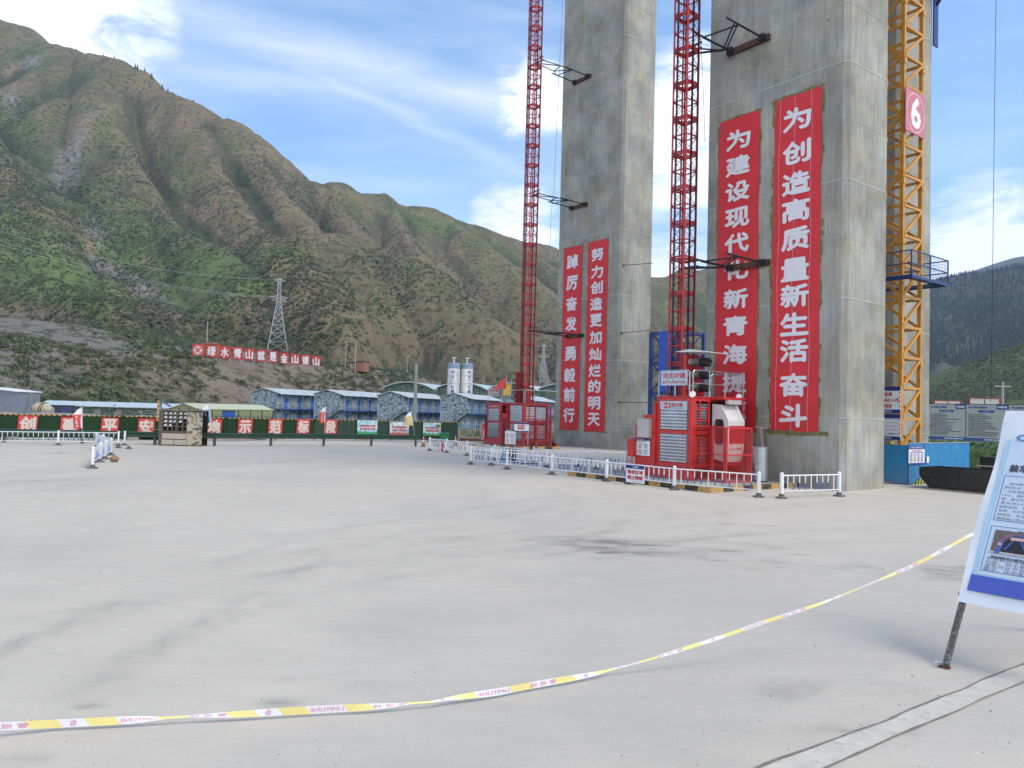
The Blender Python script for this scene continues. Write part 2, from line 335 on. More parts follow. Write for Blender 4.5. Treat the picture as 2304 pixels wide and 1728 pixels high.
# ================================================================== NOISE + TERRAIN
def _h(ix, iy, s):
    n = (ix.astype(np.int64)*374761393+iy.astype(np.int64)*668265263+s*974634777) & 0xffffffff
    n = ((n ^ (n >> 13))*1274126177) & 0xffffffff
    return ((n ^ (n >> 16)) & 0xffff)/65535.0
def vnoise(x, y, s=0):
    ix = np.floor(x); iy = np.floor(y); fx = x-ix; fy = y-iy; fx = fx*fx*(3-2*fx); fy = fy*fy*(3-2*fy)
    a = _h(ix, iy, s); b = _h(ix+1, iy, s); c = _h(ix, iy+1, s); d = _h(ix+1, iy+1, s)
    return (a*(1-fx)+b*fx)*(1-fy)+(c*(1-fx)+d*fx)*fy
def fbm(x, y, sc, o=4, s=0, ridge=False, gain=.5):
    t = 0; a = 1; q = 0
    for i in range(o):
        n = vnoise(x/sc+17.3*i, y/sc-9.1*i, s+i)
        if ridge: n = 1-np.abs(2*n-1)
        t = t+a*n; q += a; a *= gain; sc /= 2.03
    return t/q
def P3(px, py, Y):
    p = D(px, py, Y); return (p.x, p.y, p.z)
CRESTS = [  # (slope, rounding, list of (px, py, Y))
 (.66, 26, [(-1500,-300,1300),(-700,-200,1100),(-300,-70,1000),(0,45,930),(60,64,915),(110,99,900),(200,108,880),(260,128,870),(300,150,860),(380,190,840),(450,215,820),(500,242,805),(560,290,790),(620,338,780),(660,370,775),(720,405,790),(800,428,830),(880,432,860),(940,458,880),(1000,485,900),(1100,522,930),(1180,545,960),(1255,560,1000),(1420,596,1050),(1465,620,1080),(1500,622,1100),(1545,608,1130),(1650,598,1200),(1800,640,1300),(1950,700,1400)]),
 (.70, 14, [(200,108,880),(225,165,810),(282,318,700),(340,375,650),(416,452,580),(466,488,530),(532,536,480),(600,548,450),(655,556,430),(705,596,410),(760,660,385),(800,720,360)]),
 (.72, 10, [(120,100,900),(60,170,800),(110,260,740),(190,330,690),(235,400,640),(290,480,570),(330,560,500),(380,640,440),(430,700,400)]),
 (.72, 12, [(400,200,835),(450,290,760),(503,383,680),(579,470,600),(640,512,560),(690,510,560)]),
 (.74, 10, [(520,262,800),(575,350,730),(630,420,670),(690,480,620)]),
 (.70, 18, [(655,560,520),(690,512,560),(711,506,570),(762,511,575),(816,526,572),(853,540,565),(904,562,555),(960,600,540),(1020,650,520),(1090,715,490),(1150,800,455),(1190,860,430)]),
 (.72, 10, [(720,405,790),(760,455,720),(800,500,650)]),
 (.70, 10, [(880,432,860),(910,500,760),(950,560,680)]),
 (.66, 16, [(1000,486,900),(1050,520,850),(1100,558,810),(1150,597,780),(1200,632,745),(1253,668,720),(1330,722,670),(1420,780,610),(1500,835,560)]),
 (.62, 14, [(1180,560,960),(1290,640,860),(1400,700,780),(1520,760,700),(1600,830,620)]),
 (.66, 14, [(-600,60,800),(-200,170,690),(-60,230,640),(0,285,600),(50,345,560),(130,432,510),(190,505,470),(240,560,445),(300,622,415),(370,668,390),(440,705,370),(500,738,352),(560,768,335)]),
 (.66, 12, [(-400,380,560),(-100,470,480),(0,540,430),(120,600,390),(240,660,350),(330,715,320)]),
 # far right side of the valley
 (.60, 30, [(1900,660,2100),(2000,655,1900),(2090,640,1750),(2150,622,1650),(2200,615,1600),(2250,606,1560),(2304,592,1520),(2450,540,1450),(2700,470,1400),(3300,400,1400),(4300,350,1400)]),
 (.62, 20, [(2060,640,1700),(2100,690,1450),(2152,724,1330),(2200,752,1250),(2234,775,1180),(2262,800,1100)]),
 (.62, 20, [(2304,600,1500),(2290,680,1300),(2340,760,1100),(2420,790,950)]),
 (.60, 20, [(2060,760,1300),(2100,790,1180),(2125,840,1000)]),
 (.50, 16, [(4000,560,420),(2700,690,430),(2450,745,440),(2380,768,450),(2304,795,460),(2262,812,480),(2215,835,500),(2165,848,520),(2120,866,560)]),
]
FARR = [(2200,640,3600),(2240,612,3500),(2270,592,3400),(2304,578,3300),(2500,520,3200),(3200,480,3200)]
_SL = [1.12]+[.95]*4+[.88]+[1.0]*2+[.9, .88, .86, .86]+[.6, .62, .62, .6, .5]
CRESTS = [(sl, w_*.7, p) for sl, (q, w_, p) in zip(_SL, CRESTS)]
CR3 = [(s, w_, np.array([P3(*q) for q in pts])) for s, w_, pts in CRESTS]
EDGE = np.array([P3(x, y, Y)[:2] for x, y, Y in [(-1500,740,150),(-500,760,165),(-100,775,178),(120,785,192),(280,792,203),(435,800,218),(560,812,236),(715,826,257),(830,838,275),(900,862,290)]])
GUL = [(26, 26, [(0,290,690),(60,400,600),(130,470,560),(215,560,480),(280,640,420)]), (30, 24, [(300,190,820),(318,260,760),(345,335,700),(392,410,640),(445,460,590),(520,520,520)]),
 (24, 20, [(470,240,800),(520,330,740),(600,440,660),(665,525,590)]), (22, 20, [(680,400,770),(730,470,700),(800,510,640)]), (20, 18, [(905,470,860),(960,560,740),(1060,650,640),(1162,839,520)]),
 (18, 16, [(160,130,870),(150,230,800),(140,330,720),(120,420,620)]), (14, 14, [(330,420,620),(360,520,540),(400,600,470),(460,680,410)]), (14, 14, [(560,560,460),(600,640,410),(620,720,370)]), (12,12,[(740,600,520),(800,690,470),(860,780,420)]), (12,12,[(830,570,560),(900,660,510),(960,760,460)])]
GUL = [(a, b, np.array([P3(*q) for q in c])) for a, b, c in GUL]
def pdist2(X, Y, pts):
    best = np.full(X.shape, 1e9)
    for a, b in zip(pts[:-1], pts[1:]):
        dx, dy = b[0]-a[0], b[1]-a[1]; t = np.clip(((X-a[0])*dx+(Y-a[1])*dy)/(dx*dx+dy*dy), 0, 1); best = np.minimum(best, np.hypot(X-a[0]-t*dx, Y-a[1]-t*dy))
    return best
def tent(X, Y, pts, s, w_):
    best = np.full(X.shape, -1e9)
    for a, b in zip(pts[:-1], pts[1:]):
        dx, dy = b[0]-a[0], b[1]-a[1]; L2 = dx*dx+dy*dy
        t = np.clip(((X-a[0])*dx+(Y-a[1])*dy)/L2, 0, 1)
        d = np.hypot(X-a[0]-t*dx, Y-a[1]-t*dy)
        z = a[2]+t*(b[2]-a[2])-s*(np.sqrt(d*d+w_*w_)-w_)
        best = np.maximum(best, z)
    return best
def terrain(X, Y, full=False):
    X = np.asarray(X, float); Y = np.asarray(Y, float)
    wx = (fbm(X, Y, 170, 3, 5)-.5)*46; wy = (fbm(X, Y, 170, 3, 9)-.5)*46
    m = np.full(X.shape, -400.0)
    for s, w_, pts in CR3: m = np.maximum(m, tent(X+wx*.55, Y+wy*.55, pts, s, w_))
    far = tent(X, Y, np.array([P3(*q) for q in FARR]), .4, 60)
    for dep, w_, pts in GUL: m = m-.85*dep*np.exp(-pdist2(X+wx*.3, Y+wy*.3, pts)/w_)*np.clip((m-20)/40, 0, 1)
    rg = fbm(X, Y, 120, 5, 21, True, .55)
    hmask = np.clip((m-10)/70, 0, 1)
    m = m+(rg-.62)*15*hmask+(fbm(X, Y, 26, 4, 33)-.5)*5*np.clip(m/40, 0, 1)
    m = np.maximum(m, far)
    # steep cut banks at the foot of the slopes
    cb = 46+18*(fbm(X, Y, 90, 3, 41)-.5)
    kx = np.clip((70-X)/60, 0, 1); lowm = m < cb
    cut = np.where(lowm, cb-(cb-m)*(1+.9*kx)-(fbm(X, Y, 16, 3, 43, True)-.4)*7*np.clip((cb-m)/8, 0, 1)*kx, m)
    m = cut
    # terrace with an embankment in front
    pd = np.full(X.shape, 1e9); side = np.zeros(X.shape)
    for a, b in zip(EDGE[:-1], EDGE[1:]):
        dx, dy = b[0]-a[0], b[1]-a[1]; L2 = dx*dx+dy*dy
        t = np.clip(((X-a[0])*dx+(Y-a[1])*dy)/L2, 0, 1)
        d = np.hypot(X-a[0]-t*dx, Y-a[1]-t*dy); c = dx*(Y-a[1])-dy*(X-a[0])
        k = d < pd; pd = np.where(k, d, pd); side = np.where(k, np.sign(c), side)
    n2 = fbm(X, Y, 22, 4, 51, True)
    top = 15.6+(fbm(X, Y, 50, 3, 55)-.5)*2.2+np.clip((-60-X)/60, 0, 1)*np.clip(pd/40, 0, 1)*9
    emb = top-.62*pd*(1+.35*(fbm(X, Y, 35, 3, 57)-.5))+(n2-.6)*2.6*np.clip(pd/4, 0, 1)
    ter = np.where(side > 0, top+pd*.02, emb)
    ter = np.where((X > 0), np.minimum(ter, 15.6-np.clip(X, 0, 400)*.16), ter)
    ter = np.where((X > -55) , ter-np.clip((X+42)/30, 0, 1)*7, ter)
    base = np.where(Y < 80, -.28, -.28-np.clip((Y-80)/40, 0, 1)*.8)+(fbm(X, Y, 14, 3, 61)-.5)*.25*np.clip((Y-70)/20, 0, 1)
    rr = np.clip((X-45)/60, 0, 1)*np.clip((Y-75)/120, 0, 1)*2.0
    h = np.maximum(np.maximum(m, ter), base+rr)
    if full: return h, m, ter, base, side, pd, rg
    return h
us = np.concatenate([np.linspace(-1.5, -.72, 60, endpoint=False), np.linspace(-.72, .26, 620, endpoint=False), np.linspace(.26, .48, 60, endpoint=False), np.linspace(.48, .72, 170, endpoint=False), np.linspace(.72, 1.5, 50)])
ys = np.concatenate([np.geomspace(60, 150, 40, endpoint=False), np.geomspace(150, 1150, 400, endpoint=False), np.geomspace(1150, 4200, 90)])
UU, YY = np.meshgrid(us, ys); XX = UU*YY
HH, TM, TT, TB, TS, TPD, TRG = terrain(XX, YY, True)
nu, ny = len(us), len(ys)
def grid_mesh(name, X, Y, Z, mt, attrs):
    r, c = X.shape
    me = bpy.data.meshes.new(name)
    co = np.stack([X, Y, Z], -1).reshape(-1, 3).astype(np.float32)
    i = np.arange(r-1)[:, None]*c+np.arange(c-1)[None]
    q = np.stack([i, i+1, i+c+1, i+c], -1).reshape(-1, 4)
    me.vertices.add(len(co)); me.vertices.foreach_set('co', co.ravel())
    me.loops.add(q.size); me.loops.foreach_set('vertex_index', q.ravel().astype(np.int32))
    me.polygons.add(len(q)); me.polygons.foreach_set('loop_start', (np.arange(len(q))*4).astype(np.int32)); me.polygons.foreach_set('loop_total', np.full(len(q), 4, np.int32))
    me.update(calc_edges=True)
    me.polygons.foreach_set('use_smooth', np.ones(len(q), bool))
    for nme, arr in attrs.items():
        at = me.attributes.new(nme, 'FLOAT_COLOR', 'POINT'); v = np.ones((len(co), 4), np.float32); v[:, :3] = arr.reshape(-1, 3); at.data.foreach_set('color', v.ravel())
    me.materials.append(mt); o = bpy.data.objects.new(name, me); COL.objects.link(o); return o
# ground cover colours (albedo)
def sm(x, a, b): t = np.clip((x-a)/(b-a), 0, 1); return t*t*(3-2*t)
gy, gx = np.gradient(HH); dYr = np.gradient(YY, axis=0); dXc = np.gradient(XX, axis=1)
slope = np.hypot(gx/np.maximum(dXc, 1e-6), (gy-gx/np.maximum(dXc, 1e-6)*np.gradient(XX, axis=0))/dYr)
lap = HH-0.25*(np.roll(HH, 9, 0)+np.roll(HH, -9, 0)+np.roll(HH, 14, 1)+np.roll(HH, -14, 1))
# photo pixel of every vertex, used only to place scree, bare ground and meadows where they lie on the slope
vx, vy, vz = XX, YY, HH-H
dF = vx*fwd.x+vy*fwd.y+vz*fwd.z
PX = CX+F*(vx*cr.x+vy*cr.y+vz*cr.z)/dF; PY = CY-F*(vx*cu.x+vy*cu.y+vz*cu.z)/dF
green = np.array([.09, .125, .045]); olive = np.array([.10, .102, .056]); tan = np.array([.175, .135, .085]); shrub = np.array([.052, .066, .036]); scree = np.array([.20, .19, .185]); soil = np.array([.165, .125, .09]); lush = np.array([.095, .145, .048])
n_a = fbm(XX, YY, 150, 4, 71); n_b = fbm(XX, YY, 30, 4, 73); n_c = fbm(XX, YY, 8, 3, 75); n_d = fbm(XX, YY, 60, 4, 77)
col = np.ones(XX.shape+(3,))*olive
def lay(mask, c): 
    global col
    mask = np.clip(mask, 0, 1)[..., None]; col = col*(1-mask)+c*mask
lay(sm(n_a, .38, .58)*.7, tan)
lay(sm(n_d, .48, .62)*.8, green)
lay(sm(-lap, .4, 4.5)*.85, shrub); lay(sm(-lap, 3, 9)*.5, shrub*.7)                # shade painted into the gullies with darker shrub tones, for stronger relief
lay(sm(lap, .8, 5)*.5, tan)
lay(sm(n_b, .56, .66)*.5, shrub)
def spot0(px, py, rx, ry): return np.clip(1.4-np.sqrt(((PX-px)/rx)**2+((PY-py)/ry)**2)+(n_b-.5)*2.0+(n_a-.5)*2, 0, 1)
lay(spot0(930, 720, 300, 150)*.65, tan*.95); lay(spot0(300, 300, 160, 110)*.3, tan)
def spot(px, py, rx, ry, rot=0.0):
    c, s = math.cos(rot), math.sin(rot); a = (PX-px)*c+(PY-py)*s; b = -(PX-px)*s+(PY-py)*c
    return np.clip(1.3-np.sqrt((a/rx)**2+(b/ry)**2)+(n_b-.5)*1.6+(n_c-.5)*.6, 0, 1)
lay(spot(120,600,230,70,.45)*.9, lush); lay(spot(330,590,170,60,.5)*.8, lush); lay(spot(470,600,90,50,.6)*.8, lush); lay(spot(60,560,120,40,.5), lush)
lay(spot(640,560,60,16)*.7, lush); lay(spot(420,680,110,16,.15)*.8, lush); lay(spot(560,640,50,30)*.8, lush); lay(spot(1000,520,200,16,.35)*.4, green)
for q in [(205,255,28,16,-.7),(175,310,45,22,-.9),(150,370,45,30,-1.2),(215,520,30,24,.9),(70,140,30,12,-.4),(30,230,26,30,0)]: lay(spot(*q)*.75, scree*.95)
lay(spot(265,620,130,16,.48)*1.2, scree*.9); lay(spot(330,655,60,18,.5), scree*.9)
for q in [(470,500,60,6,.7),(420,470,30,5,.8),(395,410,20,4,.9),(330,590,20,16,0),(20,160,26,12,-.7),(580,700,30,30,0),(690,690,50,35,.5),(660,670,30,22,0),(640,610,60,10,-.1),(610,590,30,8,0),(200,560,14,26,.3)]: lay(spot(*q)*.9, tan*1.12)
lay(sm(slope, .95, 1.6)*sm(-TM, -75, -45)*np.where(XX < 60, 1, 0)*.5*sm(n_d, .38, .6), soil)
lay(spot(110,720,120,24,.25)*.7, soil); lay(spot(340,700,90,24,.3)*.8, soil*.8); lay(spot(560,720,40,30)*.6, soil*.8)
onter = (TT >= TM-.5) & (TT > TB)
lay(onter*(TS > 0)*.85, np.array([.18, .165, .15]))
emb_ = onter & (TS <= 0)
lay(emb_*1.0, np.array([.175, .145, .115]))
lay(emb_*sm(n_b, .42, .60)*.8, np.array([.095, .105, .062]))
lay(spot(370,772,90,14,.1)*1.1, scree*1.1); lay(spot(60,800,110,70)*.7, scree*.85)
lay((~onter)*(TB >= TM)*1.0, np.array([.21, .19, .165]))
# right side: conifer forest far, shrubby hill near
rt = (XX > 300)
frs = sm(YY, 800, 1000)*sm(XX/YY, .40, .45)
lay(frs*1.0, np.array([.045, .058, .042])); lay(frs*sm(n_a, .5, .66)*.6, np.array([.085, .085, .06])); lay(frs*sm(lap, .6, 3)*.5, np.array([.12, .11, .08]))
lay(frs*spot(2170,800,70,60)*.7, np.array([.10, .10, .065]))
nr = sm(XX/YY, .5, .53)*sm(-YY, -800, -700)*sm(HH, 1, 5)
lay(nr, np.array([.095, .115, .048])); lay(nr*sm(n_b, .5, .6)*.8, np.array([.045, .065, .03])); lay(nr*sm(n_d, .56, .66)*.5, tan)
col *= (1.0+.28*n_c)[..., None]
def ground_mat(name, attr, fine=(1.4, 9), rough=.9, bump=.8, speck=True, far=False):
    m = bpy.data.materials.new(name); m.use_nodes = True; t = m.node_tree; n = t.nodes; l = t.links; p = n['Principled BSDF']; p.inputs['Roughness'].default_value = rough; p.inputs['Specular IOR Level'].default_value = .15
    at = n.new('ShaderNodeAttribute'); at.attribute_name = attr; geo = n.new('ShaderNodeNewGeometry')
    def nz(sc, det=5, r=.65):
        z = n.new('ShaderNodeTexNoise'); z.inputs['Scale'].default_value = sc; z.inputs['Detail'].default_value = det; z.inputs['Roughness'].default_value = r; l.new(geo.outputs['Position'], z.inputs['Vector']); return z.outputs[0]
    def mr(v, a, b, c, d):
        r = n.new('ShaderNodeMapRange'); r.inputs[1].default_value = a; r.inputs[2].default_value = b; r.inputs[3].default_value = c; r.inputs[4].default_value = d; l.new(v, r.inputs[0]); return r.outputs[0]
    a = nz(.22, 7, .75); b = nz(.9, 4, .7)
    mx = n.new('ShaderNodeMix'); mx.data_type = 'RGBA'; l.new(mr(a, .515, .57, 0, .80), mx.inputs[0]); l.new(at.outputs[0], mx.inputs[6]); mx.inputs[7].default_value = (.038, .048, .024, 1)
    mx2 = n.new('ShaderNodeMix'); mx2.data_type = 'RGBA'; l.new(mr(b, .56, .68, 0, .6), mx2.inputs[0]); l.new(mx.outputs[2], mx2.inputs[6]); mx2.inputs[7].default_value = (.23, .19, .13, 1)
    c = nz(.07, 6, .8); hs = n.new('ShaderNodeHueSaturation'); l.new(mx2.outputs[2], hs.inputs['Color']); l.new(mr(c, .3, .7, .78, 1.22), hs.inputs['Value']); l.new(hs.outputs[0], p.inputs['Base Color'])
    bp = n.new('ShaderNodeBump'); bp.inputs['Strength'].default_value = bump; bp.inputs['Distance'].default_value = 2.2; l.new(a, bp.inputs['Height'])
    l.new(bp.outputs[0], p.inputs['Normal']); return m
M['terrain'] = ground_mat('mountain_ground', 'cover')
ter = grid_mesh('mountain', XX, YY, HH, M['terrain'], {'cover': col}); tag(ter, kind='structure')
def zt(x, y): return float(terrain(np.array([x]), np.array([y]))[0])
def ground_at(px, py, y0=150):
    Ys = np.arange(y0, 1000, 2.0); xs = np.array([D(px, py, float(v)).x for v in Ys]); zs = np.array([D(px, py, float(v)).z for v in Ys]); k = np.argmax(terrain(xs, Ys) >= zs)
    return float(Ys[k]) if terrain(xs, Ys)[k] >= zs[k] else 400.0
def on_terrain(px, Y):
    x = D(px, 800, Y).x; return Vector((x, Y, zt(x, Y)))
# --- shrubs: nobody could count them
def shrubs(name, n, yr, ur, size, seed, near, dens, cols):
    r = np.random.default_rng(seed); Y = yr[0]*(yr[1]/yr[0])**r.random(n*3); U = ur[0]+(ur[1]-ur[0])*r.random(n*3); X = U*Y
    k = dens(X, Y, r); X = X[k][:n]; Y = Y[k][:n]; n = len(X); Z = terrain(X, Y)
    k2 = Z > .6; X = X[k2]; Y = Y[k2]; Z = Z[k2]; n = len(X)
    sz = size[0]+(size[1]-size[0])*r.random(n)**2
    if near:
        T = 26; th = r.random((n, T))*6.283; rad = np.sqrt(r.random((n, T)))*.62; cx = X[:, None]+np.cos(th)*rad*sz[:, None]; cy_ = Y[:, None]+np.sin(th)*rad*sz[:, None]
        hz = (r.random((n, T))*.75*(1-rad*.7))*sz[:, None]*.8; cz = Z[:, None]+hz
        c = np.stack([cx, cy_, cz], -1)[:, :, None, :]+r.normal(0, 1, (n, T, 3, 3))*np.array([.16, .16, .17])*sz[:, None, None, None]
        v = c.reshape(-1, 3); f = np.arange(len(v)).reshape(-1, 3)
        cv = np.repeat(cols[r.integers(0, len(cols), n)]*(.75+.5*r.random((n, 1))), T*3, 0)
    else:
        base = np.array([[1,0,0],[0,1,0],[-1,0,0],[0,-1,0],[0,0,1.0]]); v = base[None]*sz[:, None, None]*(.45+.35*r.random((n, 5, 3)))*np.array([1, 1, .95])+np.stack([X, Y, Z-.1*sz], -1)[:, None]
        ang = 0; v = v.reshape(-1, 3); f = (np.arange(n)[:, None, None]*5+np.array([[0,1,4],[1,2,4],[2,3,4],[3,0,4]])[None]).reshape(-1, 3)
        cv = np.repeat(cols[r.integers(0, len(cols), n)]*(.75+.5*r.random((n, 1))), 5, 0)
    me = bpy.data.meshes.new(name); me.vertices.add(len(v)); me.vertices.foreach_set('co', v.astype(np.float32).ravel()); me.loops.add(f.size); me.loops.foreach_set('vertex_index', f.ravel().astype(np.int32))
    me.polygons.add(len(f)); me.polygons.foreach_set('loop_start', (np.arange(len(f))*3).astype(np.int32)); me.polygons.foreach_set('loop_total', np.full(len(f), 3, np.int32)); me.update(calc_edges=True)
    at = me.attributes.new('leaf', 'FLOAT_COLOR', 'POINT'); q = np.ones((len(v), 4), np.float32); q[:, :3] = cv; at.data.foreach_set('color', q.ravel())
    m = bpy.data.materials.new(name+'_leaf'); m.use_nodes = True; p = m.node_tree.nodes['Principled BSDF']; p.inputs['Roughness'].default_value = .85; p.inputs['Specular IOR Level'].default_value = .1
    a = m.node_tree.nodes.new('ShaderNodeAttribute'); a.attribute_name = 'leaf'; m.node_tree.links.new(a.outputs[0], p.inputs['Base Color']); me.materials.append(m)
    o = bpy.data.objects.new(name, me); COL.objects.link(o); tag(o, kind='stuff'); return o
LC = np.array([[.045,.06,.028],[.06,.075,.035],[.075,.09,.045],[.05,.065,.045],[.09,.10,.06]])
def d_emb(X, Y, r):
    n = fbm(X, Y, 30, 4, 51); return (n+.22*fbm(X, Y, 7, 3, 91) > .53+.28*r.random(len(X)))
o = shrubs('embankment_shrubs', 8500, (150, 330), (-.78, -.12), (.5, 2.0), 3, True, d_emb, LC*1.55); tag(o, 'dusty green shrubs scattered over the gravel embankment below the red signs', 'shrubs')
def d_hill(X, Y, r):
    return fbm(X, Y, 60, 4, 95)+.3*fbm(X, Y, 11, 2, 97) > .52+.32*r.random(len(X))
o = shrubs('hillside_shrubs', 60000, (230, 760), (-.74, .26), (.7, 2.4), 5, False, d_hill, LC*.9); tag(o, 'low dark shrubs speckled over the brown green mountainside', 'shrubs')
o = shrubs('valley_hill_shrubs', 5000, (330, 620), (.50, .72), (.8, 2.8), 6, False, d_hill, LC*.8); tag(o, 'dark shrubs on the green hill behind the notice boards', 'shrubs')
# far conifer wood: cone shaped trees
def conifers(name, pts, hts, mt_c=(.030, .042, .030)):
    mb = MB()
    for (x, y, z), h in zip(pts, hts):
        k = 5; 
        for lo, hi, rr in ((.08, .55, .2), (.35, .8, .15), (.6, 1.0, .1)):
            a0 = random.random()*6; b = [(x+math.cos(a0+i*2*math.pi/k)*rr*h*random.uniform(.8, 1.2), y+math.sin(a0+i*2*math.pi/k)*rr*h, z+lo*h) for i in range(k)]
            mb.add(b+[(x, y, z+hi*h)], [(i, (i+1) % k, k) for i in range(k)])
    return mb.build(name, mat(name+'_needles', mt_c, .9, var=.3, scale=.2), fix=False)
pts = []; hts = []
r_ = random.Random(4)
for i in range(3400):
    px = r_.uniform(2080, 2330); Y = r_.uniform(1050, 1720); x = D(px, 700, Y).x; pts.append((x, Y)); hts.append(r_.uniform(5, 10))
zz = terrain(np.array([p[0] for p in pts]), np.array([p[1] for p in pts])); pts = [(a, b, c-.5) for (a, b), c in zip(pts, zz)]
sel = [i for i in range(len(pts)) if pts[i][2] > 60]
o = conifers('conifer_forest', [pts[i] for i in sel], [hts[i] for i in sel]); tag(o, 'dark conifer wood covering the far right mountain', 'forest', kind='stuff')
# single small conifers on the left skyline
crest0 = CR3[0][2]
nb = [( -3,'lone tiny conifer highest up the left skyline'),(0,''),]
for i, px in enumerate([167, 229, 254, 302, 307, 324, 340, 365, 378, 437]):
    Yv = np.interp(px, [q[0] for q in CRESTS[0][2]], [q[2] for q in CRESTS[0][2]])
    x = D(px, 200, Yv).x
    cand = [(zt(x, yy)-H)/yy for yy in np.linspace(Yv-40, Yv+40, 17)]; yb = np.linspace(Yv-40, Yv+40, 17)[int(np.argmax(cand))]; x = x/Yv*yb
    hgt = [4, 3.5, 4, 6.5, 6, 5, 7.5, 6, 5, 4][i]
    where = ['highest of the tiny conifers on the left skyline', 'second highest tiny conifer down the left skyline', 'third tiny conifer down the left skyline just above the pair', 'upper one of the close pair of conifers on the left skyline', 'lower one of the close pair of conifers on the left skyline', 'small skyline conifer just below the close pair', 'tallest conifer on the left skyline, below the pair', 'skyline conifer just above the last two', 'second lowest tiny conifer on the left skyline', 'lowest tiny conifer on the left skyline, apart from the rest'][i]
    e = empty('pine_tree', (x, yb, zt(x, yb)-.4), where, 'tree', 'conifers on the left skyline')
    MB().tube((0, 0, 0), (0, 0, hgt*.3), .18, 5).build('trunk', M['brown'], e)
    mb = MB()
    for lo, hi, rr in ((.12, .5, .24), (.32, .75, .18), (.55, 1.05, .12)): mb.tube((0, 0, lo*hgt), (0, 0, hi*hgt), rr*hgt, 7, .02)
    mb.build('crown', M['leafd'], e)
# ================================================================== YARD
def axis(lo, a, b, hi, f, c): return np.concatenate([np.arange(lo, a, c), np.arange(a, b, f), np.arange(b, hi+c*.5, c)])
gxs = axis(-60, -13, 14, 60, .11, .5); gys = axis(-14, 3, 24, 66, .1, .35)
GX, GY = np.meshgrid(gxs, gys)
def gp(pts): return np.array([tuple(G(x, y))[:2] for x, y in pts])
def pdist(P, off=0.0):
    best = np.full(GX.shape, 1e9); sg = np.zeros(GX.shape)
    for a, b in zip(P[:-1], P[1:]):
        dx, dy = b-a; L = math.hypot(dx, dy); t = np.clip(((GX-a[0])*dx+(GY-a[1])*dy)/(L*L), 0, 1)
        d = np.hypot(GX-a[0]-t*dx, GY-a[1]-t*dy); s_ = (dx*(GY-a[1])-dy*(GX-a[0]))/L
        k = d < best; best = np.where(k, d, best); sg = np.where(k, np.sign(s_), sg)
    return best*sg-off
def smoothline(pts, n=60):
    P = np.array(pts, float); t = np.arange(len(P)); tt = np.linspace(0, len(P)-1, n)
    def cr_(k):
        out_ = []
        for q in tt:
            i = min(int(q), len(P)-2); f = q-i; p0 = P[max(i-1, 0), k]; p1 = P[i, k]; p2 = P[i+1, k]; p3 = P[min(i+2, len(P)-1), k]
            out_.append(.5*((2*p1)+(-p0+p2)*f+(2*p0-5*p1+4*p2-p3)*f*f+(-p0+3*p1-3*p2+p3)*f**3))
        return out_
    return list(zip(cr_(0), cr_(1)))
mk = np.ones(GX.shape)
gn = fbm(GX, GY, 1.6, 5, 101); gn2 = fbm(GX, GY, .5, 4, 103); gn3 = fbm(GX, GY, 7, 4, 105); gn4 = fbm(GX, GY*2.5, .55, 4, 109)
tracks = [([(150,1560),(255,1496),(488,1380),(640,1300),(750,1250),(860,1210),(1031,1180),(1300,1130)], .22, .12), ([(250,1545),(325,1477),(542,1385),(705,1336),(950,1290),(1194,1255),(1420,1228),(1700,1200)], .24, .10), ([(560,1275),(760,1238),(900,1226),(1100,1210),(1300,1190),(1700,1150),(1900,1130)], .2, .09), ([(0,1400),(300,1350),(600,1290),(900,1262),(1240,1235)], .3, .06),
  ([(1240,1100),(1290,1120),(1295,1150),(1200,1190),(1000,1215)], .25, .10), ([(1420,1120),(1500,1145),(1470,1180),(1300,1200),(1100,1225)], .25, .08), ([(1000,1085),(1080,1110),(1090,1150),(1000,1190),(850,1215)], .2, .06), ([(1400,1275),(1700,1240),(1950,1215),(2304,1190)], .22, .07), ([(1060,1300),(1400,1255),(1800,1225),(2304,1210)], .3, .06)]
for pts, w_, dp in tracks:
    d = pdist(gp(smoothline(pts, 26)))
    for off in (0, 1.5 if w_ > .21 else .4):
        q = np.exp(-((d-off)/(w_*.8))**2); mk *= 1-dp*1.5*q*(.1+1.3*gn2)*sm(gn, .3, .55)*(.75+.35*np.cos((d-off)*42))
def gspot(px, py, rx, ry, nz=1.6):
    c = G(px, py); return np.clip(1.2-np.sqrt(((GX-c.x)/rx)**2+((GY-c.y)/ry)**2)+(gn-.5)*nz+(gn2-.5)*nz*.6, 0, 1)
for q in [(1440,1246,1.3,.5,.26),(1370,1224,1.2,.45,.20),(1290,1213,1.3,.5,.12),(1640,1270,1.6,.6,.16),(1560,1225,2.2,.7,.14),(2160,1290,1.6,.6,.2),(2100,1275,1.5,.5,.12),(1390,1245,.4,.2,.35),(600,1203,.5,.15,.28),(150,1019,1.5,.7,.2),(840,1548,.35,.13,.22),(786,1514,.13,.05,.28),(645,1529,.12,.06,.3),(627,1583,.16,.1,.25),(195,1587,.12,.07,.25),(1860,1560,1.1,.35,.12),(1940,1640,.5,.2,.2),(1250,1300,3,1,.05),(700,1430,2.4,1.2,.0)]:
    mk *= 1-q[4]*gspot(*q[:4])*(.25+1.1*sm(gn4, .42, .62))
pale = np.zeros(GX.shape)
for q in [(1640,1690,1.3,.55),(1800,1650,.9,.3),(1900,1600,.5,.2),(2060,1560,.8,.18),(2180,1515,.8,.3),(2250,1450,.5,.15),(1720,1700,1.0,.5)]: pale = np.maximum(pale, sm(gspot(*q, nz=2.4), .45, .6))
cl = np.array([.50, .456, .388]); gc = np.ones(GX.shape+(3,))*cl
gc = gc*(1-.85*pale[..., None])+np.array([.52, .47, .385])*.85*pale[..., None]
tn = sm(gn3, .5, .66)[..., None]; gc = gc*(1-.4*tn)+np.array([.40, .375, .345])*.4*tn
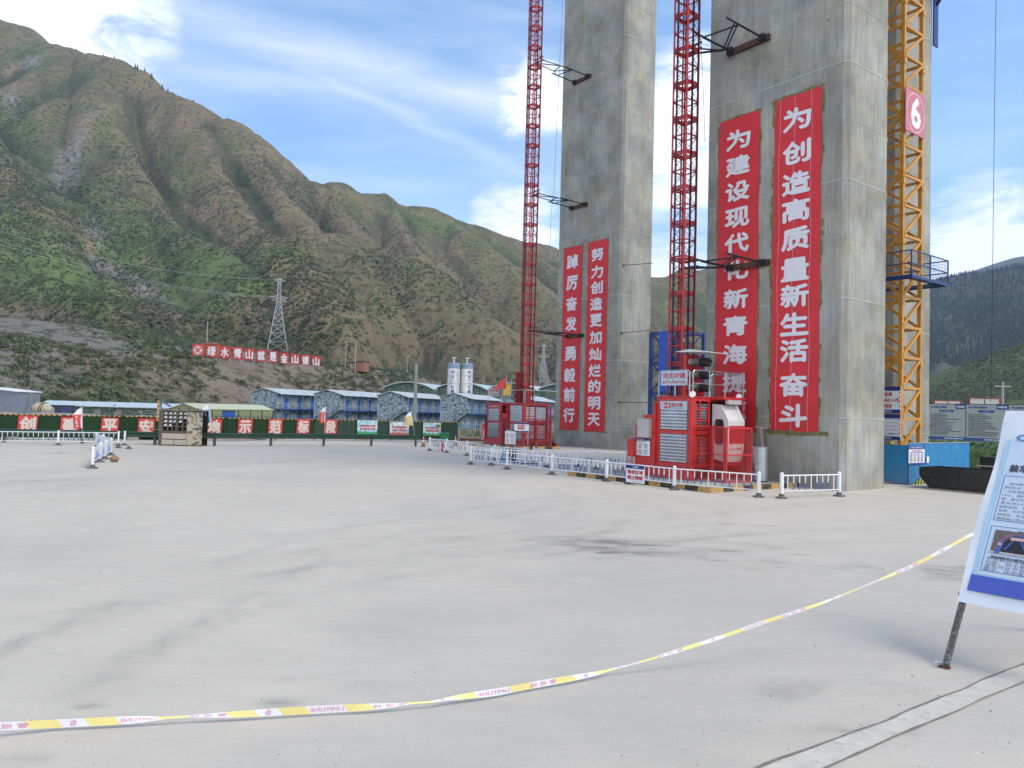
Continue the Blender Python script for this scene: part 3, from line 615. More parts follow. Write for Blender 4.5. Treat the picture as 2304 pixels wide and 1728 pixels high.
yv = gspot(1640, 1239, .35, .12)[..., None]*.5+gspot(1800, 1248, .3, .1)[..., None]*.4; gc = gc*(1-yv)+np.array([.2, .15, .08])*yv
gc *= (mk*(.94+.12*gn))[..., None]
def yard_mat():
    m = bpy.data.materials.new('yard_concrete'); m.use_nodes = True; t = m.node_tree; n = t.nodes; l = t.links; p = n['Principled BSDF']; p.inputs['Specular IOR Level'].default_value = .25
    at = n.new('ShaderNodeAttribute'); at.attribute_name = 'slab'; geo = n.new('ShaderNodeNewGeometry')
    def nz(sc, det=5, r=.65, st=(1, 1, 1), dist=0):
        mpp = n.new('ShaderNodeMapping'); mpp.inputs['Scale'].default_value = st; l.new(geo.outputs['Position'], mpp.inputs['Vector'])
        z = n.new('ShaderNodeTexNoise'); z.inputs['Scale'].default_value = sc; z.inputs['Detail'].default_value = det; z.inputs['Roughness'].default_value = r; z.inputs['Distortion'].default_value = dist; l.new(mpp.outputs[0], z.inputs['Vector']); return z.outputs[0]
    def mr(v, a, b, c, d):
        r = n.new('ShaderNodeMapRange'); r.inputs[1].default_value = a; r.inputs[2].default_value = b; r.inputs[3].default_value = c; r.inputs[4].default_value = d; l.new(v, r.inputs[0]); return r.outputs[0]
    def mul(a, b):
        q = n.new('ShaderNodeMath'); q.operation = 'MULTIPLY'; l.new(a, q.inputs[0]); l.new(b, q.inputs[1]); return q.outputs[0]
    v = mul(mr(nz(.35, 6, .6, (1, 1.6, 1)), .3, .7, .965, 1.02), mr(nz(2.2, 7, .75, (.45, 1.5, 1), .6), .32, .7, .93, 1.04))
    v = mul(v, mr(nz(60, 3, .7), .25, .75, .87, 1.12)); v = mul(v, mr(nz(13, 6, .8), .3, .7, .94, 1.05)); v = mul(v, mr(nz(5, 6, .8, (1, 9, 1), .8), .60, .66, 1.0, .93)); v = mul(v, mr(nz(7, 5, .8, (7, 1.2, 1), .5), .34, .40, 1.05, 1.0)); v = mul(v, mr(nz(9, 5, .75), .64, .72, 1.0, .86)); v = mul(v, mr(nz(3.1, 8, .8, (.6, 1.8, 1), .3), .66, .74, 1.0, .84))
    hs = n.new('ShaderNodeHueSaturation'); l.new(at.outputs[0], hs.inputs['Color']); l.new(v, hs.inputs['Value']); l.new(hs.outputs[0], p.inputs['Base Color'])
    l.new(mr(nz(1.5, 5), .3, .7, .62, .85), p.inputs['Roughness'])
    bp = n.new('ShaderNodeBump'); bp.inputs['Strength'].default_value = .35; bp.inputs['Distance'].default_value = .006; l.new(nz(18, 6, .75), bp.inputs['Height']); l.new(bp.outputs[0], p.inputs['Normal']); return m
M['yard'] = yard_mat()
yard = grid_mesh('ground', GX, GY, np.zeros(GX.shape), M['yard'], {'slab': gc}); tag(yard, kind='structure')
mb = MB(); mb.add([(-60,66,0),(60.4,66,0),(60.4,66,-.4),(-60,66,-.4)], [(0,1,2,3)]); tag(mb.build('ground_edge', M['pier']), kind='structure')
mb = MB(); mb.add([(-400,-200,-.3),(400,-200,-.3),(400,61,-.3),(-400,61,-.3)], [(0,1,2,3)]); tag(mb.build('dirt_ground', mat('dry_dirt', (.22, .19, .16), .95, var=.2, scale=.5)), kind='structure')
# joints and cracks
M['crack'] = mat('dark_joint', (.19, .175, .155), .9, var=.3, scale=14)
def ribbon(name, pts, wd, z, mt, seed=0, jit=.3, step=.08, gaps=0.0):
    r = random.Random(seed); P = [G(x, y) for x, y in pts]; mb = MB(); kk = 0; last = None; on = True
    for a, b in zip(P[:-1], P[1:]):
        d = b-a; n = max(1, int(d.length/step)); side = Vector((-d.y, d.x, 0)).normalized()
        for i in range(n):
            kk += 1; c = a+d*(i/n)+side*(float(vnoise(np.array([kk*step*2.2+seed*9.1]), np.array([.5]), 3)[0])-.5)*wd*jit*5; w2 = wd*(.25+.9*float(vnoise(np.array([kk*step*5.0]), np.array([seed+.5]), 4)[0]))/2
            l_, r2 = c+side*w2, c-side*w2
            if r.random() < gaps: on = not on
            if last and on: mb.quad((last[0].x, last[0].y, z), (last[1].x, last[1].y, z), (r2.x, r2.y, z), (l_.x, l_.y, z))
            last = (l_, r2)
    return tag(mb.build(name, mt, fix=False), kind='structure')
ribbon('ground_crack', smoothline([(-60,1085),(0,1084),(150,1080),(280,1076),(340,1068),(440,1058),(560,1045),(690,1035),(740,1031)], 30), .05, .003, M['crack'], 1)
ribbon('ground_joint', [(400,1067),(900,1066),(1200,1064)], .04, .003, M['crack'], 2, step=.25, gaps=.06)
ribbon('ground_joint', [(0,1017),(150,1016),(400,1014)], .05, .003, M['crack'], 12, step=.25, gaps=.05)
ribbon('ground_joint', [(1900,1111),(2000,1118),(2304,1137)], .035, .003, M['crack'], 3, step=.15)
ribbon('ground_joint', [(2004,1101),(2090,1096),(2150,1088)], .05, .003, M['crack'], 4, step=.2)
ribbon('ground_crack', smoothline([(650,1090),(690,1098),(720,1106)], 8), .03, .003, M['crack'], 8, gaps=.1)
L1p = smoothline([(1640,1757),(1760,1710),(1900,1656),(2060,1594),(2190,1540),(2304,1493),(2460,1425)], 60)
L2p = smoothline([(1780,1762),(1880,1716),(2010,1660),(2110,1618),(2200,1579),(2304,1534),(2460,1465)], 60)
mb = MB()
for (a, b), (c, d) in zip(zip(L1p[:-1], L1p[1:]), zip(L2p[:-1], L2p[1:])):
    q = [G(*a, .006), G(*b, .006), G(*d, .006), G(*c, .006)]; mb.add(q, [(0, 3, 2, 1)])
M['strip'] = mat('patched_concrete', (.50, .462, .40), .8, var=.12, scale=5, col2=(.40, .37, .32), bump=.4, bscale=30)
tag(mb.build('concrete_strip', M['strip'], fix=False), kind='structure')
ribbon('ground_joint', L1p, .034, .009, M['crack'], 9, step=.022, jit=.3); ribbon('ground_joint', L2p, .028, .009, M['crack'], 10, step=.022, jit=.35)
# grit lying on the concrete
def grit(n):
    r = random.Random(12); mb = MB()
    for _ in range(n):
        if r.random() < .75: px, py = r.uniform(0, 2304), r.uniform(1150, 1728)
        else: px, py = r.uniform(1500, 2304), r.uniform(1500, 1728)
        c = G(px, py); s = r.uniform(.003, .010)*(1 if r.random() < .93 else 1.8)
        v = [(c.x+s*math.cos(t)*r.uniform(.6, 1.3), c.y+s*math.sin(t)*r.uniform(.6, 1.3), 0.001) for t in (0, 1.5, 3.1, 4.7)]+[(c.x, c.y, s*.9)]
        mb.add(v, [(0,1,4),(1,2,4),(2,3,4),(3,0,4)])
    return mb.build('gravel', mat('grit_stone', (.2, .18, .16), .9, var=.5, scale=3), fix=False)
tag(grit(170), 'loose grit scattered over the concrete yard', 'gravel', kind='stuff')
# ================================================================== PIERS
def solve_width(p0, d, px, z=0.0):
    lo, hi = 0.0, 30.0; p0 = Vector(p0)
    f = lambda t: proj(p0+d*t+ZU*z)[0]-px
    s = f(lo) > 0
    for _ in range(40):
        m = (lo+hi)/2
        if (f(m) > 0) == s: lo = m
        else: hi = m
    return (lo+hi)/2
def toL(P, org): d = Vector(P)-Vector(org); return Vector((-A.dot(d), B.dot(d), d.z))
def pier(corner, W, Dp, nseg, sh, label, ch=.2, first=None):
    e = empty('bridge_pier', corner, label, 'bridge pier', 'tall concrete bridge piers', ROT)
    poly = [(-ch, 0), (0, ch), (0, Dp-ch), (-ch, Dp), (-W+ch, Dp), (-W, Dp-ch), (-W, ch), (-W+ch, 0)]
    def ring(g, z0, z1):
        cx, cy = -W/2, Dp/2
        q = [((x-cx)*(1+g/(W/2))+cx, (y-cy)*(1+g/(Dp/2))+cy) for x, y in poly]
        return MB().prism([(x, y, z0) for x, y in q], (0, 0, z1-z0))
    first = first or sh
    s0 = ring(0, 0, first-.012).build('concrete_segment', M['pier'], e)
    proto = None
    for i in range(nseg):
        z = first+i*sh
        if proto is None: proto = ring(0, 0, sh-.012).build('concrete_segment', M['pier'], e, loc=(0, 0, z))
        else: inst(proto, 'concrete_segment', e, (0, 0, z))
    ring(-.03, .05, first+nseg*sh-.05).build('core', M['pier'], e)
    b = None
    for i in range(0, nseg+1):
        g = .010 if i % 2 == 0 else .005
        bb = ring(g, -.03 if i % 2 == 0 else -.012, .03 if i % 2 == 0 else .012).build('joint_bead', M['bead'] if i % 2 == 0 else M['pier'], e, loc=(0, 0, first+i*sh-.006))
    mb = MB(); r = random.Random(int(W*100))
    for i in range(nseg+1):
        z = first+i*sh
        for k in range(3):
            if r.random() < .55: x = -W*(.15+.33*k)+r.uniform(-.2, .2); mb.tube((x, .03, z-r.uniform(.25, .6)), (x, -.004, z-.0-r.uniform(.25, .3)*0-.4), .022, 6)
        for k in range(2):
            if r.random() < .5: y = Dp*(.25+.5*k)+r.uniform(-.2, .2); mb.tube((-.03, y, z-.45), (.004, y, z-.45), .022, 6)
    tag(mb.build('form_tie_hole', M['rust'], e), kind='stuff')
    return e
PR = G(1898, 1106); PR.z = 0; PL = G(1388, 1012); PL.z = 0
WR = solve_width(PR, A, 1575.5); DR = solve_width(PR, B, 1993.5); WL = solve_width(PL, A, 1243.5); DL = solve_width(PL, B, 1461)
pR = pier(PR, WR, DR, 15, 2.28, 'massive concrete pier on the right carrying two tall red banners', first=2.75)
pL = pier(PL, WL, DL, 17, 2.47, 'slimmer looking concrete pier in the middle with two lower red banners', first=1.75)
Y3 = 39.0; e3 = D(2094, 940, Y3); e3.z = 0; P3c = e3-B*3.5
pier(P3c, 6.6, 3.5, 9, 2.5, 'concrete pier farthest right, half hidden behind the yellow crane mast', first=2.1)
ztop3 = D(2094, 0, Y3).z
e = empty('climbing_formwork', P3c+ZU*(ztop3+.15), 'dark formwork platform around the top of the farthest right pier', 'formwork', None, ROT)
MB().box(-7.2, .7, -.6, 4.1, .3, .5).build('platform', M['black'], e)
MB().box(.05, .12, 3.3, 3.75, -2.6, .3).build('side_panel', M['dblue'], e)
MB().box(-6.8, .2, -.2, 3.7, .5, 4).build('shutter', M['dblue'], e)
for x in (-6, -3, 0): MB().bar((x, -.5, .3), (x, -.05, -1.2), .12).build('bracket', M['black'], e)
for y in (.5, 2.0, 3.6): MB().bar((.6, y, .3), (.05, y, -.5), .12).build('bracket', M['black'], e)
# pier footing kerbs
mb = MB(); mb.box(-WL-.35, .35, -.35, DL+.35, 0, .12); o = mb.build('pier_plinth', M['pier'], loc=PL); o.rotation_euler = (0, 0, ROT); tag(o, kind='structure')
# ---- banners on the pier faces
def banner(org, px, py, text, label, group, glue, seed, charpx=None, hpx=20):
    """px: (xl, xr) photo x near the top; py: (top, bottom) at the middle"""
    n = -B; p0 = org+n*.0
    tl = plane_hit(px[0], py[0], p0, n); tr = plane_hit(px[1], py[1], p0, n); bl = plane_hit(px[2], py[2], p0, n); br = plane_hit(px[3], py[3], p0, n)
    xs = [toL(q, org).x for q in (tl, tr, bl, br)]; x0 = (xs[0]+xs[2])/2; x1 = (xs[1]+xs[3])/2
    zt_ = (tl.z+tr.z)/2; zb = (bl.z+br.z)/2
    e = empty('slogan_banner', org-A*0+(-A)*0+A*(-x0)*1.0+ZU*zb-B*.02, label, 'banner', group, ROT)
    Wd = x1-x0; Ht = zt_-zb
    mb = MB(); nx, nz = 14, 60; r = random.Random(seed)
    def P(u, v): return (u*Wd+.012*math.sin(v*31+seed), -.012-.010*math.sin(u*9+seed)*math.sin(v*17+u*3)-.006*math.sin(u*40+v*5), v*Ht+.02*math.sin(u*6+seed)*(1 if v in (0, 1) else 0))
    vs = [P(i/nx, j/nz) for j in range(nz+1) for i in range(nx+1)]
    fs = [(j*(nx+1)+i, j*(nx+1)+i+1, (j+1)*(nx+1)+i+1, (j+1)*(nx+1)+i) for j in range(nz) for i in range(nx)]
    vs2 = [(x, 0.0, z) for x, y, z in vs]; k = len(vs)
    mb.add(vs, fs); mb.add([vs2[i] for i in range(len(vs2))], [tuple(reversed(f)) for f in fs])
    mb.build('cloth', M['banner'], e, smooth=True)
    fn = lambda x, y: Vector((x, -.034, y))
    n_ = len([c for c in text])
    for i, c in enumerate(text):
        if c == ' ': continue
        if charpx: yc = plane_hit((px[0]+px[1]+px[2]+px[3])/4, charpx[i], p0, n).z-zb
        else: yc = Ht*(1-(i+.75)/(n_+.5))
        hh = hpx/F*(org.y+2.0); ww = Wd*.285; t = MB(); text_into(t, c, fn, Wd*.49-ww, Wd*.49+ww, yc-hh, yc+hh, .048); t.build('character', M['bannerw'], e, fix=False)
    # seams of the cloth strips
    t = MB()
    for u in (.12, .44, .8) if glue > 1.5 else ():
        t = MB(); xx = u*Wd; pts = [(xx+.03*math.sin(j*.8+u*20), -.036, Ht*j/24) for j in range(25)]
        for a, b in zip(pts[:-1], pts[1:]): t.bar(a, b, .006)
        t.build('string', M['bannerw'], e)
    g = MB()
    for j in range(90):
        side = r.choice((0, 1, 1, 2, 3)); v = r.random()
        s1 = r.uniform(.02, .07)*glue
        if side == 0: c = (-s1*.3, v*Ht)
        elif side == 1: c = (Wd+s1*.2, v*Ht) if r.random() < .5 else (-s1*.4, v*Ht)
        elif side == 2: c = (v*Wd, Ht)
        else: c = (v*(Wd+.1), -s1*.4)
        sx, sz = (s1, r.uniform(.1, .5)) if side < 2 else (r.uniform(.1, .4), s1)
        pg = [(c[0]+sx*math.cos(t_)*r.uniform(.7, 1.2), -.0015-.00003*j, c[1]+sz*math.sin(t_)*r.uniform(.6, 1.2)) for t_ in np.linspace(0, 6.28, 9)[:-1]]
        g.add(pg, [tuple(range(8))])
    if glue > 1.5:
        pg = [(-.10, -.0060, -.16), (Wd*.3, -.0060, -.13), (Wd*.6, -.0060, -.17), (Wd+.2, -.0060, -.12), (Wd+.44, -.0060, -.16), (Wd+.40, -.0060, .02), (Wd+.16, -.0060, .10), (Wd+.08, -.0060, .5), (-.08, -.0060, .9)]; g.add(pg, [tuple(range(6))])
    tag(g.build('glue_stain', M['glue'], e, fix=False), kind='stuff')
    return e
banner(PR, (1744, 1849.8, 1735.5, 1842), (230, 193.4, 967.4, 971.8), '为创造高质量新生活奋斗', 'tallest red banner, nearer the corner of the right pier, ending in the character for struggle', None, 2.0, 1, charpx=[268, 343, 412, 473, 537, 606, 665, 729, 789, 866, 935], hpx=24)
banner(PR, (1619, 1710.6, 1609, 1701), (277.5, 247.7, 966, 972), '为建设现代化新青海提速', 'left red banner on the right pier, its foot hidden behind the red hoist cage', None, 1.2, 2, charpx=[315, 373, 431, 490, 547, 607, 672, 733, 797, 861, 922], hpx=22)
banner(PL, (1268.5, 1311.4, 1261.3, 1302), (561, 550, 967, 967.7), '踔厉奋发 勇毅前行', 'left and slightly shorter red banner on the middle pier, with a gap between its characters', None, .8, 3, charpx=[590, 637, 684, 729, 760, 796, 844, 888, 934], hpx=15.5)
banner(PL, (1324, 1369.4, 1314.6, 1360), (547, 536, 970, 971.8), '努力创造更加灿烂的明天', 'right red banner on the middle pier, eleven evenly spaced characters', None, .8, 4, charpx=[573, 612, 647, 684, 721, 759, 797, 834, 869, 907, 944], hpx=13.5)
# ================================================================== RED HOISTS
SEC = 1.508; MW = .37
def mast_section_mesh():
    mb = MB()
    for sx in (-1, 1):
        for sy in (-1, 1): mb.tube((sx*MW, sy*MW, 0), (sx*MW, sy*MW, SEC), .042, 7, cap=False)
    for z, w_ in ((.04, .07), (SEC-.06, .07), (SEC/2, .05)):
        for s in (-1, 1): mb.bar((-MW, s*MW, z), (MW, s*MW, z), w_*.8, w_); mb.bar((s*MW, -MW, z), (s*MW, MW, z), w_*.8, w_)
    for s in (-1, 1):
        for (a, b) in (((-MW, .06), (MW, SEC/2)), ((MW, SEC/2), (-MW, SEC-.08))):
            mb.tube((a[0], s*MW, a[1]), (b[0], s*MW, b[1]), .013, 5, cap=False); mb.tube((s*MW, a[0], a[1]), (s*MW, b[0], b[1]), .013, 5, cap=False)
            mb.tube((-a[0], s*MW, a[1]), (-b[0], s*MW, b[1]), .011, 5, cap=False)
    return mb
def hoist_mast(org, nsec, label):
    e = empty('hoist_mast', org, label, 'hoist mast', 'red lattice masts of the hoists', ROT)
    MB().box(-.7, .7, -.7, .7, 0, .18).build('foot_plate', M['dred'], e)
    p = mast_section_mesh().build('mast_section', M['mastred'], e, loc=(0, 0, .18))
    for i in range(1, nsec): inst(p, 'mast_section', e, (0, 0, .18+i*SEC))
    for s in (-1, 1): MB().box(s*MW-.03+s*.05, s*MW+.03+s*.05, -.12, -.05, .2, nsec*SEC).box(s*MW-.03+s*.05, s*MW+.03+s*.05, .25, .29, .2, nsec*SEC).build('guide_rack', M['rail'], e)
    MB().tube((-.1, -MW-.1, .2), (-.1, -MW-.1, nsec*SEC), .035, 6).build('cable_duct', M['rail'], e)
    return e
ZP = .18
C_R = G(1552.5, 1081, ZP); 
def Lp(org, x, y, z=0): return Vector(org)+(-A)*x+B*y+ZU*z
M_R = Lp(C_R, -2.22, 1.95); M_R.z = ZP
# left mast: opposite the middle pier's left face
tL = solve_width(PL, A, 1296); M_L = PL+A*tL-B*4.2; M_L.z = 0
print('mastL px', proj(M_L), 'mastR px', proj(M_R), 'W', WR, DR, WL, DL)
sh_ = solve_width(M_L-B*3, B, 1181)-3
M_L = M_L+B*sh_
C_L = Lp(M_L, 2.22, -1.95)
C_L2 = Lp(M_L, -.5, -1.95)
print('C_L', proj(C_L), proj(C_L2), M_L)
hoist_mast(M_R, 24, 'thick red lattice mast rising behind the sharp red hoist cage on the right')
hoist_mast(M_L, 32, 'thin looking red lattice mast farther away, left of the middle pier')
def wall_tie(org, pier_org, mast, px1, py1, px2, py2, label):
    q1 = plane_hit(px1, py1, pier_org, -B); q2 = plane_hit(px2, py2, pier_org, -B); z = (q1.z+q2.z)/2
    m = Vector((mast.x, mast.y, z)); e = empty('wall_tie', m, label, 'wall tie', 'black steel ties holding the hoist masts to the piers', ROT)
    a = toL(q1, m); b = toL(q2, m); fy = a.y; x0, x1 = min(a.x, b.x), max(a.x, b.x)
    MB().box(x0, x1, fy-.16, fy-.005, -.13, .13).build('wall_beam', M['rust'], e)
    for x in (x0+.25, x1-.25):
        MB().box(x-.13, x+.13, fy-.36, fy-.16, -.12, .12).build('shoe', M['tie'], e)
        MB().tube((x, fy-.3, 0), (x, fy-2.6, .05), .045, 7).build('tie_rod', M['tie'], e)
    xa, xb = x0+.25, x1-.25; yb = fy-2.1
    mb = MB(); f0 = MW+.05; xm = (xa+xb)/2
    P1, P2 = (-MW, f0, 0), (MW, f0, 0); Q1, Q2 = (max(xa, -.5), max(f0+.9, yb-.7), 0), (min(xb, .9), max(f0+.9, yb-.9), 0)
    for p, q in ((P1, Q1), (P2, Q2), (Q1, (xa, yb, 0)), (Q2, (xb, yb, 0)), (Q1, (xb, yb+.2, 0)), (P1, Q2), (Q1, Q2), (P1, P2), ((xa, yb, 0), (xb, yb+.25, 0))): mb.tube(p, q, .035, 6)
    mb.build('tie_frame', M['tie'], e)
    MB().bar((-MW-.1, f0, 0), (MW+.1, f0, 0), .09).bar((-MW-.1, f0, .25), (MW+.1, f0, .25), .07).build('mast_clamp', M['tie'], e)
wall_tie(None, PR, M_R, 1640, 125, 1734, 81, 'highest black tie between the right mast and the right pier')
wall_tie(None, PR, M_R, 1638, 604, 1733, 592, 'lower black tie crossing the left banner of the right pier')
wall_tie(None, PL, M_L, 1292, 190, 1331, 169, 'topmost black tie between the thin left mast and the middle pier')
wall_tie(None, PL, M_L, 1285, 471, 1323, 458, 'middle black tie on the middle pier, above its banners')
wall_tie(None, PL, M_L, 1276, 757, 1314, 755, 'lowest black tie crossing the left banner of the middle pier')
def slat_panel(e, x0, x1, z0, z1, n, y=0.0, axis='x'):
    w_ = x1-x0
    fr = MB(); t = .05
    if axis == 'x': fr.box(x0, x1, y+.01, y+.03, z0, z1)
    else: fr.box(y-.03, y-.01, x0, x1, z0, z1)
    p = fr.build('slatted_panel', M['alu'], e); h = (z1-z0)/n; pr = None
    for i in range(n):
        z = z0+i*h
        if pr is None:
            poly = [(0, 0), (-.035, h*.2), (-.035, h*.72), (0, h*.9)]
            mb = MB()
            if axis == 'x': mb.prism([(x0+.03, y+a, b) for a, b in poly], (w_-.06, 0, 0))
            else: mb.prism([(y-a, x0+.03, b) for a, b in poly], (0, w_-.06, 0))
            pr = mb.build('slat', M['alu'], p, loc=(0, 0, z))
        else: inst(pr, 'slat', p, (0, 0, z))
    return p
def grid_wires(mb, f, u0, u1, v0, v1, du, r=.004):
    n = int((u1-u0)/du)
    for i in range(1, n): u = u0+(u1-u0)*i/n; mb.bar(f(u, v0), f(u, v1), r)
    n = int((v1-v0)/du)
    for i in range(1, n): v = v0+(v1-v0)*i/n; mb.bar(f(u0, v), f(u1, v), r)
def hoist_cage(C, label, Lg=3.3, rd='red'):
    e = empty('hoist_cage', C, label, 'hoist cage', 'red hoist cages', ROT)
    W_, z0, z1 = 1.75, .5, 3.22; R = M[rd]
    # frame
    fr = MB()
    for x in (-W_, 0):
        for y in (0, Lg): fr.box(x-(0 if x < 0 else .16), x+(.16 if x < 0 else 0), y-(0 if y == 0 else .12), y+(.12 if y == 0 else 0), z0, z1)
    for z in (z0, z1-.14, 1.78):
        fr.box(-W_+.16, -.16, 0, .1, z, z+.13); fr.box(-.1, 0, .12, Lg-.12, z, z+.13)
    fr.box(-.09, 0, 1.05, 1.15, z0+.13, z1-.14); fr.box(-.07, 0, .5, .56, z0+.13, z1-.14); fr.box(-.09, 0, 2.5, 2.6, z0+.13, z1-.14)
    for z in (1.15, 2.3, 2.75): fr.box(-.06, -.01, .12, 1.05, z, z+.05)
    fr.build('frame', R, e)
    MB().box(-W_+.05, -.05, .05, Lg-.05, z0-.06, z0).build('floor', M['dred'], e)
    MB().box(-W_-.03, .03, -.03, Lg+.03, z1, z1+.05).build('roof', R, e)
    MB().box(-W_, -W_+.04, .1, Lg-.1, z0, z1).build('side_wall', R, e)
    MB().box(-W_+.16, -.1, Lg-.1, Lg-.05, z0, z1).build('end_wall', M['alu'], e)
    d = empty_part('grille_door', e)
    slat_panel(d, -W_+.17, -.17, 1.92, 3.07, 9, .02); slat_panel(d, -W_+.17, -.17, z0+.14, 1.77, 9, .02)
    return e, W_, Lg, z1
def empty_part(name, par):
    # a thin door leaf carries its slatted panels
    return par
E1, W_, Lg, z1 = hoist_cage(C_R, 'sharp bright red hoist cage with slatted doors and white cab, nearest the right pier')
# lettered plate on the upper door
MB().box(-W_+.18, -.18, -.03, -.018, 2.74, 3.06).build('name_plate', M['zinc'], E1)
mb = MB(); fnp = lambda x, y: Vector((x, -.034, y))
text_into(mb, '邢台中建', fnp, -.98, -.42, 2.84, 3.0, .03); text_into(mb, 'Xingtai Zhongjian', fnp, -.99, -.38, 2.765, 2.81, .01)
# emblem Z J
mb.add([fnp(*p) for p in ((-1.36,3.0),(-1.13,3.0),(-1.27,2.84),(-1.16,2.84),(-1.17,2.78),(-1.40,2.78),(-1.24,2.94),(-1.38,2.94))], [tuple(range(8))])
mb.add([fnp(*p) for p in ((-1.10,3.0),(-1.03,3.0),(-1.03,2.84),(-1.08,2.76),(-1.14,2.76),(-1.14,2.82),(-1.10,2.86))], [tuple(range(7))])
mb.build('lettering', M['txtred'], E1, fix=False)
for a, b in ((0, 1.0),): slat_panel(E1, .12, 1.04, 1.95, 3.0, 10, -.08, 'y')
slat_panel(E1, 2.62, Lg-.13, .7, 3.0, 16, -.08, 'y')
slat_panel(E1, .12, 1.04, .66, 1.72, 8, -.08, 'y')
# cab
cy0, cy1 = 1.28, 2.32
prof = [(0, .85), (.62, .72), (.72, 1.0), (.78, 1.5), (.78, 2.35), (.42, 2.96), (0, 3.0)]
cabo = MB().prism([(x, cy0, z) for x, z in prof], (0, cy1-cy0, 0)).build('operator_cab', M['cab'], E1)
mb = MB(); wp = []
for i in range(24):
    t = 2*math.pi*i/24; cx_ = .36+.21*math.copysign(abs(math.cos(t))**.45, math.cos(t)); cz_ = 1.90+.50*math.copysign(abs(math.sin(t))**.45, math.sin(t)); wp.append((cx_, cy0-.03, cz_))
mb.prism(wp, (0, .03, 0)); mb.build('window_seal', M['black'], cabo)
MB().prism([(.36+(x-.36)*.84, y-.008, 1.90+(z-1.90)*.91) for x, y, z in wp], (0, .03, 0)).build('window_glass', M['glass'], cabo)
MB().box(.782, .792, cy0+.06, cy1-.02, 1.45, 2.15).build('red_plate', M['red'], cabo)
mb = MB(); fny = lambda x, y: Vector((.794, x, y)); fake_lines(mb, fny, cy0+.14, cy1-.1, 1.55, 2.08, 7, .1, .03, 4); mb.build('plate_print', M['dred'], cabo, fix=False)
mb = MB(); fny = lambda x, y: Vector((.80-max(0, (1.5-y))*.12+.003, x, y)); text_into(mb, '小心伤手', fny, cy0+.12, cy1-.15, 1.2, 1.29, .03); mb.build('warning_print', M['txtred'], cabo, fix=False)
MB().box(.55, .7, cy0+.1, cy1-.1, 2.99, 3.16).build('cab_lamp_box', M['greybox'], E1)
MB().box(-.0, .62, 1.15, 2.55, 3.17, 3.27).build('cab_canopy', M['red'], E1)
for (x, y) in ((.03, .05), (.05, Lg-.35)):
    o = MB().lathe([(.02, -.02), (.1, 0), (.13, .06), (.12, .08)], 12).build('work_lamp', M['white'], E1, loc=(x, y, z1+.1)); o.rotation_euler = (math.radians(75), 0, .4)
# roof guard rail
mb = MB(); zr = z1+.05
rp = [(-W_-.0, 0), (0.0, 0), (0, Lg)]
def hoop(x0, y0, x1, y1, z0, z1h, r=.022):
    a = Vector((x0, y0, 0)); b = Vector((x1, y1, 0)); d = (b-a).normalized()*.08
    pts = [a+ZU*z0, a+ZU*(z1h-.08), a+d+ZU*z1h, b-d+ZU*z1h, b+ZU*(z1h-.08), b+ZU*z0]; mb.path(pts, r)
hoop(-W_+.05, .02, -.12, .02, zr, zr+1.02); hoop(-.02, .1, -.02, Lg, zr, zr+1.02); mb.tube((-.02, .1, zr+.5), (-.02, Lg, zr+.5), .02, 6); hoop(-.02, 1.2, -.02, 3.05, zr+.35, zr+.92, .016)
for y in (1.1, 2.1): mb.tube((-.02, y, zr), (-.02, y, zr+1.0), .022, 6)
hoop(-W_+.05, Lg, -.05, Lg, zr, zr+1.0); mb.tube((-W_+.9, .02, zr), (-W_+.9, .02, zr+.5), .02, 6)
mb.build('roof_railing', M['zinc'], E1)
MB().box(-W_+.18, -.2, -.02, .0, zr+.42, zr+1.0).build('phone_board', M['zinc'], E1)
mb = MB(); fnp = lambda x, y: Vector((x, -.026, y)); text_into(mb, '河北中建', fnp, -W_+.28, -.3, zr+.70, zr+.92, .03); text_into(mb, '0319-7585100', fnp, -W_+.28, -.3, zr+.50, zr+.60, .03); mb.build('board_lettering', M['txtred'], E1, fix=False)
# drive unit
dx, dy = -1.02, 1.75
MB().box(dx-.5, dx-.3, dy-.5, dy+.5, zr, zr+1.75).box(dx-.3, dx-.1, dy-.42, dy+.42, zr+.1, zr+.5).build('drive_plate', M['red'], E1)
for i in range(3):
    z = zr+.42+i*.52
    g = MB(); g.tube((dx-.28, dy, z), (dx+.06, dy, z), .2, 14); g.tube((dx-.1, dy, z+.05), (dx-.1, dy-.5, z-.02), .13, 12); g.tube((dx-.1, dy-.5, z-.02), (dx-.1, dy-.56, z-.02), .09, 12); g.build('gearbox', mat('grey_gearbox', (.23, .22, .20), .45, .3, var=.2, scale=6) if i == 0 else bpy.data.materials['grey_gearbox'], E1)
    g = MB(); g.tube((dx+.06, dy, z-.02), (dx+.48, dy, z-.02), .17, 14)
    for k in range(10): t = k*.628; g.bar((dx+.08, dy+.18*math.cos(t), z-.02+.18*math.sin(t)), (dx+.42, dy+.18*math.cos(t), z-.02+.18*math.sin(t)), .02)
    g.build('motor', M['black'], E1)
    MB().tube((dx+.48, dy, z+.1), (dx+.62, dy, z+.1), .025, 6).tube((dx+.48, dy, z-.1), (dx+.62, dy, z-.1), .025, 6).build('brake_lever', M['zinc'], E1)
MB().prism([(dx-.7, dy-.7, zr+1.86), (dx+.75, dy-.6, zr+1.80), (dx+.75, dy-.6, zr+1.82), (dx-.05, dy-.66, zr+1.95), (dx-.7, dy-.7, zr+1.88)], (0, 1.25, 0)).build('rain_canopy', M['cab'], E1)
